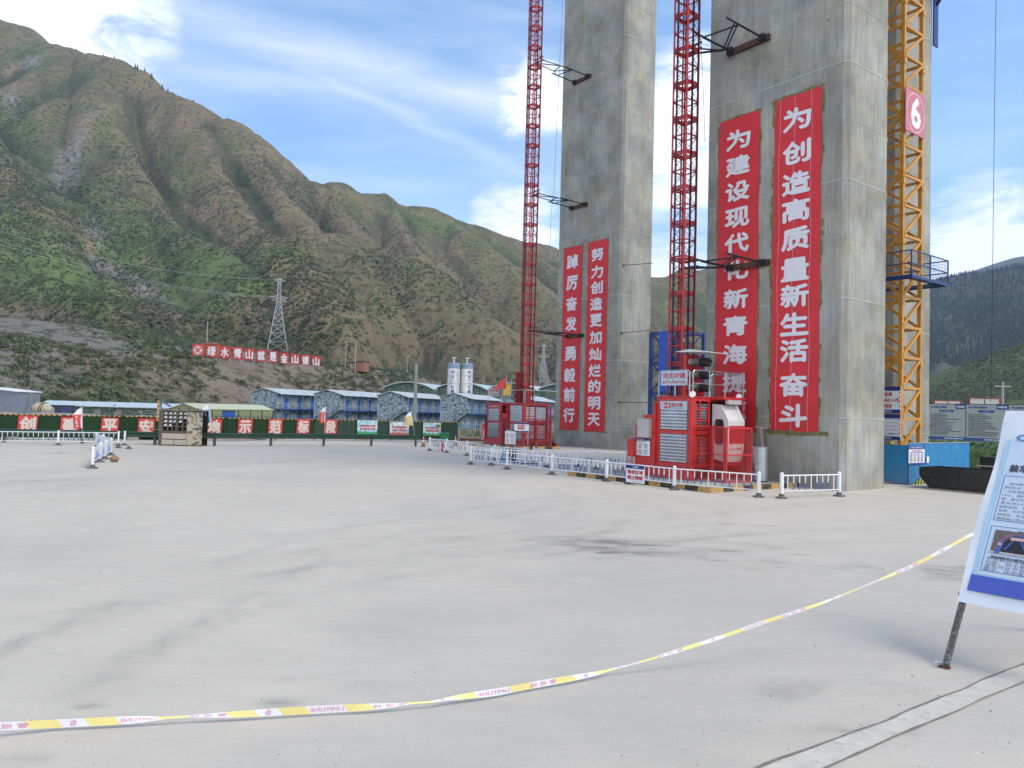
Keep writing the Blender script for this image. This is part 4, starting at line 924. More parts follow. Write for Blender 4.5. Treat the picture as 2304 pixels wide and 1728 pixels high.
# enclosure at the foot
def enclosure(C, label, near=True):
    M_ = dict(M)
    if not near: M_['red'] = M['red2']
    e = empty('hoist_enclosure', C, label, 'hoist enclosure', 'red enclosures round the hoist feet', ROT)
    MB().box(-1.8, .02, -.06, -.02, 0, .52).build('front_skirt', M_['red'], e)
    MB().box(-1.78, .0, -.10, -.06, .40, .47).build('sill', M['dred'], e)
    MB().box(0, .05, -.06, .2, 0, 3.1).build('gate_post', M_['red'], e)
    MB().box(-1.84, -1.76, -.10, .06, 0, 3.0).build('gate_post', M_['red'], e)
    MB().box(-2.42, -1.84, -.08, -.02, 0, 2.5).build('side_panel', M_['red'], e)
    MB().box(-2.85, -2.42, -.075, -.02, 0, 2.05).build('side_panel', M_['red'], e)
    MB().box(-2.88, -2.83, -.02, 3.4, 0, 2.05).build('back_fence', M['dred'], e)
    MB().box(-1.7, -.1, 3.1, 3.3, 0, .4).box(-1.5, -.3, .3, 3.0, .05, .3).build('base_frame', M['dred'], e)
    for k, x in enumerate((-1.4, -.5)): MB().tube((x, 1.6, .05), (x, 1.6, .45), .1, 10).build('buffer_spring', M['black'], e)
    # steel mesh fence
    def mesh_panel(a, b, z0, z1, mid):
        a = Vector(a); b = Vector(b); fr = MB(); t = .055
        fr.bar(a+ZU*z0, a+ZU*z1, t); fr.bar(b+ZU*z0, b+ZU*z1, t); fr.bar(a+ZU*z1, b+ZU*z1, t); fr.bar(a+ZU*z0, b+ZU*z0, t)
        for m in mid: fr.bar(a+ZU*m, b+ZU*m, .04)
        p = fr.build('mesh_fence', M_['red'], e); w = MB(); grid_wires(w, lambda u, v: a+(b-a)*u/(b-a).length+ZU*v, 0, (b-a).length, z0, z1, .062, .0085); w.build('wire_mesh', M_['red'], p)
    mesh_panel((.06, .1, 0), (.06, 1.12, 0), .02, 2.1, (1.05,))
    if near:
        q1 = toL(G(1633, 1087, ZP), C); q2 = toL(G(1689, 1085.5, ZP), C); q3 = toL(G(1602, 1083, ZP), C); print('fence', q1, q2, q3)
        q1.z = q2.z = q3.z = 0; mesh_panel(q1, q2, .02, 2.08, (1.05,)); mesh_panel(q3, q1-(q1-q3).normalized()*.1, .02, 2.1, (1.05,))
    else: mesh_panel((.06, 1.2, 0), (.06, 2.5, 0), .02, 2.08, (1.05,))
    mesh_panel((.06, 3.45 if near else 2.55, 0), (-1.6, 3.45 if near else 2.55, 0), .02, 2.08, (1.05,))
    return e
EN = enclosure(C_R, 'red enclosure panels and wire mesh fence round the foot of the right hoist')
# cabinets and notices on the enclosure
def onp(px, py, yl=0.0): # local coordinates on plane y'=yl of the right hoist frame
    p = plane_hit(px, py, C_R+B*yl, -B); return toL(p, C_R)
a = onp(1436, 943, -.2); b = onp(1461, 985, -.2)
e = empty('electrical_cabinet', Lp(C_R, a.x, -.25, b.z), 'grey electrical cabinet with red lamps on the red hoist enclosure', 'cabinet', None, ROT); ww = b.x-a.x; hh = a.z-b.z
MB().box(0, ww, 0, .18, 0, hh).build('box', M['greybox'], e); MB().box(.02, ww-.02, -.015, 0, .02, hh-.02).build('door', M['greybox'], e)
MB().box(-.02, ww+.02, -.04, .2, hh, hh+.03).build('rain_hood', M['greybox'], e)
for x, z in ((.3, .82), (.65, .82), (.3, .67), (.65, .67)):
    MB().tube((x*ww, -.015, z*hh), (x*ww, -.035, z*hh), .016, 8).build('lamp', M['txtred'], e)
MB().box(.06, .09, -.03, -.015, hh*.42, hh*.52).build('latch', M['black'], e)
def notice_board(name, org, rz, ux, hz, label, cat, head, tilt=0, group=None, cols=4, title=None, body=1):
    e = empty(name, org, label, cat, group, rz)
    MB().box(0, ux, -.012, 0, 0, hz).build('board', M['white2'], e)
    MB().quad((0, -.014, hz*(1-head)), (ux, -.014, hz*(1-head)), (ux, -.014, hz), (0, -.014, hz)).build('header', M['navy'], e, fix=False)
    fn = lambda x, y: Vector((x, -.017, y))
    mb = MB(); text_into(mb, '✛中交二公局', fn, ux*.06, ux*.62, hz*(1-head*.75), hz*(1-head*.28), .03); mb.build('header_print', M['white2'], e, fix=False)
    if title: mb = MB(); text_into(mb, title, fn, ux*.22, ux*.8, hz*(.92-head), hz*(.98-head), .03); mb.build('title', M['txtblk'], e, fix=False)
    if body:
        mb = MB()
        for c in range(cols):
            for rr in range(2): fake_lines(mb, fn, ux*(.06+c*.9/cols), ux*(.06+(c+.85)*.9/cols), hz*(.06+rr*.36), hz*(.36+rr*.36), 7, .3, .02, c*7+rr)
        mb.build('print', M['txtblk'], e, fix=False)
    return e
a = onp(1424, 985, -.12); b = onp(1462, 1026, -.12)
notice_board('notice_board', Lp(C_R, a.x, -.12, b.z), ROT, b.x-a.x, a.z-b.z, 'white notice sheet with a navy header below the grey cabinet', 'notice', .13, cols=3, title='施工升降机安全')
p = G(1410, 1067, ZP); e = empty('switch_box', Lp(p, 0, 0), 'small red switch box on legs left of the red hoist enclosure', 'switch box', None, ROT)
MB().box(0, .34, 0, .25, .75, 1.45).build('box', M['red'], e); MB().box(-.02, .36, -.03, .27, 1.45, 1.49).build('hood', M['red'], e)
for x in (.02, .32):
    for y in (.02, .23): MB().bar((x*1.3-.08, y*1.6-.06, 0), (x, y, .75), .035).build('leg', M['red'], e)
# ---- left hoist (both cages down)
E2, *_ = hoist_cage(C_L2, 'left of the two distant red cages, with grey slatted doors facing the yard', 2.4, 'red2')
mb = MB(); text_into(mb, '邢台中建', lambda x, y: Vector((x, -.05, y)), -1.45, -.3, 2.78, 3.02, .04); mb.build('lettering', M['txtred'], E2, fix=False)
E3, *_ = hoist_cage(C_L, 'right of the two distant red cages, behind the mesh gate by the middle pier', 2.3, 'red2')
slat_panel(E3, .2, 2.1, .7, 1.7, 9, -.06, 'y'); slat_panel(E3, .2, 2.1, 1.95, 3.0, 9, -.06, 'y')
enclosure(C_L, 'red mesh fence round the foot of the distant hoist beside the middle pier', False)
o = empty('hoist_enclosure', C_L2, 'plain red skirt panels under the left distant red cage', 'hoist enclosure', 'red enclosures round the hoist feet', ROT)
MB().box(-1.9, 1.0, -.08, -.02, 0, .55).build('front_skirt', M['red2'], o); MB().box(.04, 1.0, -.08, -.02, .55, 2.15).build('side_panel', M['red2'], o); MB().box(-1.9, -1.84, -.08, 2.0, 0, 1.9).build('side_panel', M['red2'], o)
def drive(e, dx, dy):
    MB().box(dx-.12, dx+.12, dy-.3, dy+.3, 3.3, 5.6).build('drive_frame', M['dred'], e)
    for z in (3.4, 4.1, 4.8, 5.4): MB().bar((dx-.12, dy-.3, z), (dx-.5, dy-.3, z+.3), .06).build('bracket', M['dred'], e)
    for i in range(3): MB().tube((dx-.5, dy, 3.8+i*.6), (dx-.12, dy, 3.8+i*.6), .16, 10).build('motor', M['black'], e)
drive(E2, -.02, 1.7)
MB().box(-1.9, -1.7, 1.4, 2.0, 3.3, 4.4).build('drive_frame', M['dred'], E3)
MB().box(-1.6, -.3, -.02, 0, 3.75, 4.35).build('phone_board', M['greybox'], E2)
mb = MB(); text_into(mb, '河北中建', lambda x, y: Vector((x, -.03, y)), -1.5, -.4, 4.06, 4.28, .04); text_into(mb, '0319-7585100', lambda x, y: Vector((x, -.03, y)), -1.5, -.4, 3.82, 3.95, .04); mb.build('board_lettering', M['txtred'], E2, fix=False)
for E_ in (E2, E3):
    mb = MB()
    for x0, y0, x1, y1 in ((-1.7, .02, -.05, .02), (-.02, .1, -.02, 3.2)): hoop(x0, y0, x1, y1, 3.25, 4.2)
    mb.build('roof_railing', M['zinc'], E_)
for px, py, c, lb, w_ in ((1139, 871, 'red', 'tiny red pennant flying over the left distant hoist cage', 1.0), (1150, 882, 'yel', 'tiny yellow pennant beside the red one over the distant hoist', .75)):
    p = D(px, py, 57); e = empty('pennant', (p.x, p.y, 4.1), lb, 'flag', 'pennants over the distant hoist', 0)
    MB().tube((0, 0, 0), (0, 0, p.z-4.1+.9), .02, 5).build('staff', M['zinc'], e)
    zt2 = p.z-4.1+.8
    if c == 'red': MB().prism([(0, 0, zt2), (-1.0, 0, zt2-.95), (0, 0, zt2-.9)], (0, .01, 0)).build('cloth', M['signred'], e)
    else: MB().prism([(0, 0, zt2-.2), (-.55, 0, zt2-.3), (-.6, 0, zt2-1.1), (0, 0, zt2-1.0)], (0, .01, 0)).build('cloth', M['haz_y'], e)
p = G(1178, 1008); e = empty('distribution_box', p, 'orange distribution box on legs in front of the distant hoist', 'distribution box', None, ROT*.4)
MB().box(0, .75, 0, .5, .85, 1.5).build('box', M['orange'], e); MB().box(-.03, .78, -.05, .53, 1.5, 1.56).build('roof', M['orange'], e); MB().box(.3, .5, -.012, 0, 1.12, 1.36).build('label', M['white2'], e)
for x in (.03, .72):
    for y in (.03, .47): MB().bar((x, y, 0), (x, y, .85), .05).build('leg', M['orange'], e)
MB().bar((.03, .03, .3), (.72, .03, .3), .035).build('brace', M['orange'], e)
p = D(1157, 972, 50.5); e = empty('warning_sign', (p.x, p.y, 0), 'small white and blue warning board with dashed edge before the distant hoist mast', 'sign', None, 0)
sz = (1190-1157)/F*50.5; z0 = p.z; hh = D(1157, 950, 50.5).z-z0
MB().box(0, sz, 0, .02, z0, z0+hh).build('board', M['white2'], e); MB().box(0, sz, -.01, 0, z0+hh*.82, z0+hh*.97).box(0, sz*.98, -.01, 0, z0+.02, z0+hh*.14).build('band', M['navy'], e)
mb = MB(); text_into(mb, '当心坠落', lambda x, y: Vector((x, -.015, y)), sz*.22, sz*.7, z0+hh*.54, z0+hh*.76, .04); text_into(mb, '请勿靠近', lambda x, y: Vector((x, -.015, y)), sz*.22, sz*.7, z0+hh*.28, z0+hh*.5, .04); mb.build('lettering', M['txtred'], e, fix=False)
mb = MB(); n = 14
for i in range(n):
    if i % 2 == 0: mb.box(sz*i/n, sz*(i+1)/n, -.012, 0, z0+hh*.97, z0+hh); mb.box(sz*i/n, sz*(i+1)/n, -.012, 0, z0, z0+.02)
mb.build('dashed_edge', M['txtred'], e)
for x in (.05, sz-.05): MB().bar((x, .03, 0), (x, .03, z0+hh), .04).build('leg', M['greybox'], e)
p = G(1131, 1003); q = D(1137, 967, 53)
e = notice_board('notice_board', (q.x, q.y-.3, q.z-.95), ROT*.3, .75, 1.0, 'white notice sheet on the red skirt of the left distant cage', 'notice', .12, cols=2)
# ---- plinth with striped kerb
K = G(1599.5, 1109.6); KLn = solve_width(K, A, 1276); KRn = solve_width(K, B, 1808)
e = empty('hoist_plinth', K, 'low concrete plinth with worn yellow and black kerb under the right hoist', 'plinth', None, ROT)
MB().prism([(-KLn, .14, 0), (-.14, .14, 0), (-.14, KRn, 0), (-KLn, KRn, 0)], (0, 0, ZP-.002)).build('slab', M['pier'], e)
def kerb(e, L, mk_, st=.55):
    n = int(L/st)
    for i in range(n):
        t0, t1 = L*i/n, L*(i+1)/n-.004
        o = mk_(t0, t1).build('kerb_stone', M['ydot'] if i % 2 == 0 else M['kblack'], e)
kerb(e, KLn, lambda a, b: MB().box(-b, -a, 0, .14, 0, ZP)); kerb(e, KRn, lambda a, b: MB().box(-.14, 0, .14+a, .14+b, 0, ZP))
# kerb of the distant hoist
K2 = G(1262, 1040); e = empty('hoist_plinth', Lp(M_L, 2.9, -2.7), 'striped yellow kerb round the distant hoist, seen through the white barriers', 'plinth', None, ROT)
MB().box(-6.6, -.14, .14, 3.5, 0, ZP*.9).build('slab', M['pier'], e)
kerb(e, 6.6, lambda a, b: MB().box(-b, -a, 0, .14, 0, ZP), .6); kerb(e, 3.5, lambda a, b: MB().box(-.14, 0, .14+a, .14+b, 0, ZP), .6)
# zinc cable drum
p = G(1709, 1083, ZP); e = empty('cable_drum', p, 'ribbed galvanised cable drum standing between the hoist fence and the right pier', 'cable drum', None, ROT)
rr = .30; hh = 1.32
for i in range(9):
    z = .04+i*hh/9; MB().lathe([(rr, 0), (rr, hh/9-.02), (rr+.012, hh/9-.015), (rr+.012, hh/9-.003), (rr, hh/9)], 24).build('drum_ring', M['zinc'], e, smooth=False, loc=(0, 0, z))
MB().lathe([(rr+.02, 0), (rr+.02, .04)], 24).build('foot_ring', M['black'], e)
mb = MB(); mb.bar((-.25, 0, hh+.8), (.3, 0, hh+.8), .03); mb.bar((.12, 0, hh), (.02, 0, hh+.8), .06); mb.build('guide_arm', M['zinc'], e)
MB().tube((.27, 0, hh), (.16, 0, hh+.8), .012, 5).tube((-.27, 0, hh), (-.2, 0, hh+.8), .012, 5).build('cable', M['black'], e)
# thin rods and hanging cables
for i, (x0, y0, x1, y1) in enumerate(((1401.5, 597, 1470, 592), (1396, 749, 1465, 743), (1392, 905, 1462, 906))):
    a = plane_hit(x0, y0, PL, -A); b = D(x1, y1, a.y+.4)
    e = empty('steel_rod', a, ['highest', 'middle', 'lowest'][i]+' thin rusty rod jutting from the side of the middle pier', 'rod', 'rusty rods on the middle pier')
    MB().tube((0, 0, 0), b-a, .028, 6).build('rod', M['rust'], e); MB().tube((0, 0, 0), (b-a).normalized()*.12, .07, 8).build('sleeve', M['rust'], e)
# ================================================================== WHITE BARRIERS
def post_mesh():
    return MB().box(-.045, .045, -.045, .045, .14, .80), MB().lathe([(.062, 0), (.066, .03), (.05, .05), (.02, .07)], 8), MB().lathe([(.20, 0), (.20, .045), (.09, .075), (.085, .15)], 8)
_pp = None
def barrier(p, q, label, post2=False, kind='bars', group='white traffic barrier spans', post1=True):
    global _pp
    p = Vector(p); q = Vector(q); d = q-p; L = d.length; rz = math.atan2(d.y, d.x)
    e = empty('traffic_barrier', p, label, 'barrier', group, rz)
    if _pp is None:
        a, b, c = post_mesh(); _pp = [a.build('post', M['white'], e), b.build('post_cap', M['white'], e, loc=(0, 0, .80)), c.build('foot', M['rubber'], e)]
    elif post1:
        inst(_pp[0], 'post', e); inst(_pp[1], 'post_cap', e, (0, 0, .80)); inst(_pp[2], 'foot', e)
    if post2: inst(_pp[0], 'post', e, (L, 0, 0)); inst(_pp[1], 'post_cap', e, (L, 0, .80)); inst(_pp[2], 'foot', e, (L, 0, 0))
    if kind == 'bars':
        MB().tube((.045, 0, .76), (L-.045, 0, .76), .024, 7).build('rail', M['white'], e)
        MB().tube((.045, 0, .24), (L-.045, 0, .24), .02, 7).build('rail', M['white'], e)
        n = max(4, int(L/.245)); pr = pb = None
        for i in range(1, n):
            x = L*i/n
            if pr is None: pr = MB().box(-.014, .014, -.009, .009, .26, .745).build('baluster', M['white'], e, loc=(x, 0, 0))
            else: inst(pr, 'baluster', e, (x, 0, 0))
            if i % 4 != 1:
                if pb is None: pb = MB().box(-.016, .016, -.011, .011, .27, .50).build('blue_sleeve', M['blue'], e, loc=(x, 0, 0))
                else: inst(pb, 'blue_sleeve', e, (x, 0, 0))
    else:
        MB().box(.05, L-.05, -.02, .02, .24, .78).build('panel', M['white'], e)
        for s in (-1, 1):
            mb = MB(); r = random.Random(int(L*100)); x = .25
            for k in range(int((L-.5)/.1)):
                t = k/((L-.5)/.1); h = .05+.36*math.exp(-((t-.45)/.22)**2)*r.uniform(.55, 1)
                mb.box(.25+k*.1, .25+k*.1+.07, s*.02, s*.022, .30, .30+h)
            o = mb.build('skyline_print', M['skyp'], e)
    return e
M['skyp'] = mat('pale_blue_print', (.22, .34, .62), .5, var=.15, scale=8)
g = lambda x, y: G(x, y)
F_ = [(1058.6,1045),(1140.6,1056),(1241.6,1068),(1364.6,1083),(1517,1102.4),(1707,1119)]
fl = ['leftmost span of the front white barrier row, farthest from the red hoist', 'second span from the left in the front white barrier row', 'third span of the front barrier row, before the start of the striped kerb', 'front barrier span carrying the red lettered warning board', 'white barrier span ending at the gap, nearest in front of the red hoist']
for i in range(5): barrier(g(*F_[i]), g(*F_[i+1]), fl[i], post2=(i == 4))
barrier(g(1758.5,1121.5), g(1888,1117), 'short white barrier span by itself in front of the right pier corner', post2=True)
Mm = [(966.5,1014),(1004.5,1018.5),(1050.5,1025),(1112,1037),(1181,1044)]
ml = ['small far white barrier span at the left end, beside the traffic cone', 'far white barrier span with the red and white bin behind it', 'far white barrier span under the left distant red cage', 'far white barrier span in front of the distribution box legs']
for i in range(4): barrier(g(*Mm[i]), g(*Mm[i+1]), ml[i], post2=(i == 3))
Nn = [(1201,1043.5),(1300,1050),(1406,1057)]
nl = ['white barrier span below the left banner of the middle pier', 'white barrier span from the middle pier to the switch box']
for i in range(2): barrier(g(*Nn[i]), g(*Nn[i+1]), nl[i], post2=(i == 1))
N2 = [(1105.6,1046),(1229.7,1051.5),(1340,1054.5),(1425,1056)]
nl = ['inner white barrier span behind the front row, left part, near the blue bucket', 'inner white barrier span crossing before the middle pier foot', 'inner white barrier span ending behind the lettered warning board']
for i in range(3): barrier(g(*N2[i])+Vector((0, -.35, 0)), g(*N2[i+1])+Vector((0, -.35, 0)), nl[i], post2=(i == 2))
L1 = [(-150,1001),(-8,1001.5),(130.6,1002),(266,1003)]
ll = ['long white barrier span running out at the left edge', 'white barrier span in front of the first red fence sign', 'white barrier span behind the receding skyline barriers']
for i in range(3): barrier(g(*L1[i]), g(*L1[i+1]), ll[i], post2=(i == 2))
L2 = [(208,1054),(224.5,1040),(236.5,1033.5),(249,1024.5)]
ll = ['nearest white barrier panel printed with a blue skyline', 'second white skyline panel behind the nearest one', 'short white skyline panel next to the brown stone']
for i in range(3): barrier(g(*L2[i]), g(*L2[i+1]), ll[i], post2=(i == 2), kind='panel', group='white barriers printed with a blue skyline')
L3 = [(215.5,1008),(231,1013),(249,1022)]
ll = ['farthest white skyline panel at the back of the left group', 'white skyline panel joining the back of the left group']
for i in range(2): barrier(g(*L3[i]), g(*L3[i+1]), ll[i], kind='panel', group='white barriers printed with a blue skyline')
e = empty('barrier_post', g(280,1002), 'single white post standing free right of the left barrier row', 'post', None); inst(_pp[0], 'post', e); inst(_pp[1], 'post_cap', e, (0, 0, .8)); inst(_pp[2], 'foot', e)
for (x, y, l) in ((290,1010,'black rubber foot lying right of the free white post'), (266,1008,'black rubber foot lying just below the end of the left barrier row'), (1416,1089,'black rubber foot under the red lettered warning board')):
    o = inst(_pp[2], 'rubber_block'); o.location = g(x, y); tag(o, l, 'rubber block', 'loose rubber barrier feet')
# warning board hung on the front barrier
p = D(1408, 1087, 29.3); pd_ = (G(*F_[4])-G(*F_[3])).normalized(); rz = math.atan2(pd_.y, pd_.x)
a0 = plane_hit(1409, 1084, G(*F_[3])+Vector((0, -.08, 0)), Vector((-pd_.y, pd_.x, 0))); b0 = plane_hit(1450, 1090, G(*F_[3])+Vector((0, -.08, 0)), Vector((-pd_.y, pd_.x, 0)))
a1 = plane_hit(1411.5, 1045, G(*F_[3])+Vector((0, -.08, 0)), Vector((-pd_.y, pd_.x, 0)))
bw = (b0-a0).length; bh = a1.z-a0.z
e = empty('warning_sign', a0, 'white board with navy header and red characters hung on the front barrier', 'sign', None, rz)
MB().box(0, bw, -.02, 0, 0, bh).build('board', M['white2'], e); MB().box(0, bw, -.024, -.02, bh*.80, bh).build('header', M['navy'], e)
fn = lambda x, y: Vector((x, -.027, y))
mb = MB(); text_into(mb, '警戒区域', fn, bw*.09, bw*.92, bh*.50, bh*.71, .05); text_into(mb, '禁止跨越', fn, bw*.09, bw*.92, bh*.19, bh*.41, .05); mb.build('lettering', M['txtred'], e, fix=False)
mb = MB(); text_into(mb, '✛中国交建', fn, bw*.35, bw*.68, bh*.86, bh*.94, .03); mb.build('header_print', M['white2'], e, fix=False)
mb = MB(); text_into(mb, '中交二公局第三工程有限公司', fn, bw*.35, bw*.92, bh*.07, bh*.10, .02); mb.build('footer_print', M['txtblk'], e, fix=False)
# blue and black buckets behind the barriers
for (x, y, c, r_b, hb, l, cat) in ((1135,1037,'bluesheet',.18,.5,'blue bucket standing behind the inner barrier left of the black bin','bucket'), (1153,1040,'black',.27,.62,'black round bin behind the inner barrier beside the blue bucket','bin')):
    e = empty(cat if cat == 'bucket' else 'rubbish_bin', G(x, y), l, cat); MB().lathe([(r_b*.8, 0), (r_b, hb), (r_b*1.06, hb), (r_b*1.06, hb+.03), (r_b*.9, hb+.03)], 14).build('body', M[c], e, smooth=False)
    MB().path([(-r_b, 0, hb), (-r_b*.6, 0, hb+.14), (r_b*.6, 0, hb+.14), (r_b, 0, hb)], .01, 5).build('handle', M['zinc'], e)
# traffic cones
def cone(p, lb):
    e = empty('traffic_cone', p, lb, 'traffic cone', 'orange and white traffic cones'); MB().box(-.19, .19, -.19, .19, 0, .035).build('foot', M['rubber'], e)
    z = .035; 
    for k, (h, m_) in enumerate(((.14, 'rubber'), (.16, 'cone'), (.12, 'white'), (.12, 'cone'), (.1, 'white'), (.06, 'cone'))):
        r1 = .14*(1-(z-.035)/.76); z2 = z+h; r2 = .14*(1-(z2-.035)/.76); MB().tube((0, 0, z), (0, 0, z2), r1, 12, r2).build('band', M[m_], e); z = z2
M['cone'] = mat('cone_orange', (.62, .08, .03), .5, var=.08)
cone(G(952.5,1005), 'orange and white cone left of the far barriers'); cone(G(1024.5,1003), 'orange and white cone behind the far barriers')
# bins
p = G(999,1004); e = empty('wheeled_bin', p, 'green wheeled rubbish bin against the end of the green fence', 'bin', None, .1)
MB().prism([(-.27, -.2, .1), (.27, -.2, .1), (.33, -.3, .9), (-.33, -.3, .9)], (0, .5, 0)).build('body', M['gbin'] if 'gbin' in M else mat('bin_green', (.02, .16, .07), .45), e); MB().box(-.38, .38, -.36, .28, .9, .97).build('lid', bpy.data.materials['bin_green'], e)
for x in (-.25, .25): MB().tube((x-.03, .2, .1), (x+.03, .2, .1), .1, 10).build('wheel', M['black'], e)
p = G(996,1016); e = empty('striped_bin', p, 'red and white striped bin behind the far white barrier', 'bin')
for k in range(10): a = k*.628; MB().prism([(.26*math.cos(a), .26*math.sin(a), 0), (.26*math.cos(a+.6), .26*math.sin(a+.6), 0), (.2*math.cos(a+.3), .2*math.sin(a+.3), 0)], (0, 0, .62)).build('stave', M['signred'] if k % 2 else M['white'], e)
e = empty('stone', G(257.7,1039.5)+ZU*.13, 'brown round stone lying beside the receding skyline barriers', 'stone')
vs = []; mb = MB()
for i in range(7):
    for j in range(12):
        ph = math.pi*i/6; t = j*math.pi/6; rr = .17*(1+.1*math.sin(3*t+i)+.06*math.cos(5*ph)); vs.append((rr*1.15*math.sin(ph)*math.cos(t), rr*math.sin(ph)*math.sin(t), .8*rr*math.cos(ph)))
mb.add(vs, [(i*12+j, i*12+(j+1) % 12, (i+1)*12+(j+1) % 12, (i+1)*12+j) for i in range(6) for j in range(12)]); mb.build('rock', M['stone'], e, smooth=True)
# ================================================================== GUARDRAIL + GREEN FENCE
gp_ = [G(-200,994), G(8,996), G(184.6,998), G(348,1001.5), G(482,1003.6), G(609,1003.6), G(727.7,1003.8), G(835,1004.2), G(934.7,1005)]
e = empty('guardrail', gp_[0], 'dark green steel guardrail running in front of the turf covered fence', 'guardrail')
wprof = [(0, .48), (-.05, .53), (-.09, .56), (-.09, .60), (-.03, .64), (-.03, .68), (-.09, .72), (-.09, .76), (-.05, .79), (0, .82)]
for i, p in enumerate(gp_):
    q = p-gp_[0]; o = MB().box(-.075, .075, -.05, .09, 0, .86).build('post', M['green'], e, loc=q)
for a, b in zip(gp_[:-1], gp_[1:]):
    a = a-gp_[0]; b = b-gp_[0]; mb = MB(); vs = []; n = len(wprof)
    for c in (a, b): vs += [(c.x, c.y+y-.05, z) for y, z in wprof]
    mb.add(vs, [(k, k+1, n+k+1, n+k) for k in range(n-1)]); mb.build('rail', M['green'], e, fix=False)
fpts = [G(-260,989.5), G(0,990), G(400,990.6), G(800,991.8), G(1030,995)]
FH = 1.62
def fence_at(px): # point on the fence line seen at photo x
    for a, b in zip(fpts[:-1], fpts[1:]):
        n = Vector((-(b-a).y, (b-a).x, 0)).normalized(); q = plane_hit(px, 960, a, n); t = (q-a).dot((b-a).normalized())
        if -.01 <= t <= (b-a).length+.01 or (b is fpts[-1]): return q, (b-a).normalized(), n
e = empty('turf_fence', fpts[1], 'long green site fence covered with artificial turf, striped tape along its top', 'fence')
M['tarpd'] = M['turf2']
kp = 0
for si, (a, b) in enumerate(zip(fpts[:-1], fpts[1:])):
    L = (b-a).length; n = max(1, round(L/3.0)); d = (b-a).normalized(); rz = math.atan2(d.y, d.x)
    for i in range(n):
        x0, x1 = L*i/n, L*(i+1)/n-.02; c = a+d*x0-fpts[1]; mb = MB(); k = int((x1-x0)/.16); sheet = (si == 2 and i >= n*.62) or si == 3
        vs = []
        for j in range(k+1):
            x = (x1-x0)*j/k; y = -.02 if j % 2 else .012; vs += [(x, y, .16), (x, y, FH)]
        mb.add(vs, [(2*j, 2*j+2, 2*j+3, 2*j+1) for j in range(k)]); vs2 = [(x, y+.03, z) for x, y, z in vs]; mb.add(vs2, [(2*j, 2*j+1, 2*j+3, 2*j+2) for j in range(k)])
        o = mb.build('fence_panel', M['turf2'] if sheet else M['turf'], e, loc=c, fix=False); o.rotation_euler = (0, 0, rz)
        m = MB(); m2 = MB(); st = int((x1-x0)/.15)
        for j in range(st):
            u0 = (x1-x0)*j/st; wd_ = (x1-x0)/st; (m if j % 2 else m2).prism([(u0, -.045, FH-.03), (u0+wd_, -.045, FH-.03), (u0+wd_-.06, -.045, FH+.03), (u0-.06, -.045, FH+.03)], (0, .09, 0))
        for mm, c2, nm in ((m, 'haz_y', 'tape_stripe'), (m2, 'haz_b', 'tape_stripe')):
            o = mm.build(nm, M[c2], e, loc=c); o.rotation_euler = (0, 0, rz); tag(o, kind='stuff')
        if i % 2 == 0:
            o = MB().box(-.35, .35, -.3, .2, 0, .22).build('concrete_block', M['pier'], e, loc=c+d*.6); o.rotation_euler = (0, 0, rz)
        o = MB().box(-.03, .03, .05, .11, 0, FH).build('fence_post', M['brown'], e, loc=c); o.rotation_euler = (0, 0, rz)
chars = [(60,'创',22,935,972),(155,'建',21,938,975.5),(245,'平',19.5,940,976.5),(327,'安',18.5,942,976.5),(405,'工',18,942,976.5),(480,'地',17,942.5,977),(550,'示',16,943.5,977),(618,'范',15.5,943,976.5),(681,'标',14.5,943,975),(743,'段',13.5,944,975.5)]
cn = {'创':'first red fence sign from the left, reading chuang','建':'red fence sign half covered by the red flag','平':'red fence sign with the character ping between flag and cabinet','安':'red fence sign just left of the helmet cabinet','工':'red fence sign hidden behind the helmet cabinet','地':'red fence sign touching the blue flag','示':'red fence sign with the character shi right of the cabinet','范':'red fence sign with the character fan above a guardrail post','标':'red fence sign with the character biao on the dark sheet','段':'last red fence sign, beside the second red flag'}
for px, c, hw, yt, yb in chars:
    q, d, n = fence_at(px); rz = math.atan2(d.y, d.x); q = q-n*.12
    qa = plane_hit(px-hw, yb, q, n); qb = plane_hit(px+hw, yb, q, n); qt = plane_hit(px, yt, q, n); W_ = (qb-qa).length; Hh = qt.z-qa.z
    e = empty('character_sign', Vector((qa.x, qa.y, max(.3, qa.z))), cn[c], 'sign', 'red one character signs on the green fence', rz)
    o = MB().prism([(0.0, 0, 0), (W_, 0, 0), (W_+Hh*.05, 0, Hh), (Hh*.05, 0, Hh)], (0, .03, 0)).build('board', M['signred'], e)
    mb = MB(); text_into(mb, c, lambda x, y: Vector((x+y*.05, -.006, y)), W_*.12, W_*.88, Hh*.06, Hh*.9, .05); mb.build('character', M['signcream'], e, fix=False)
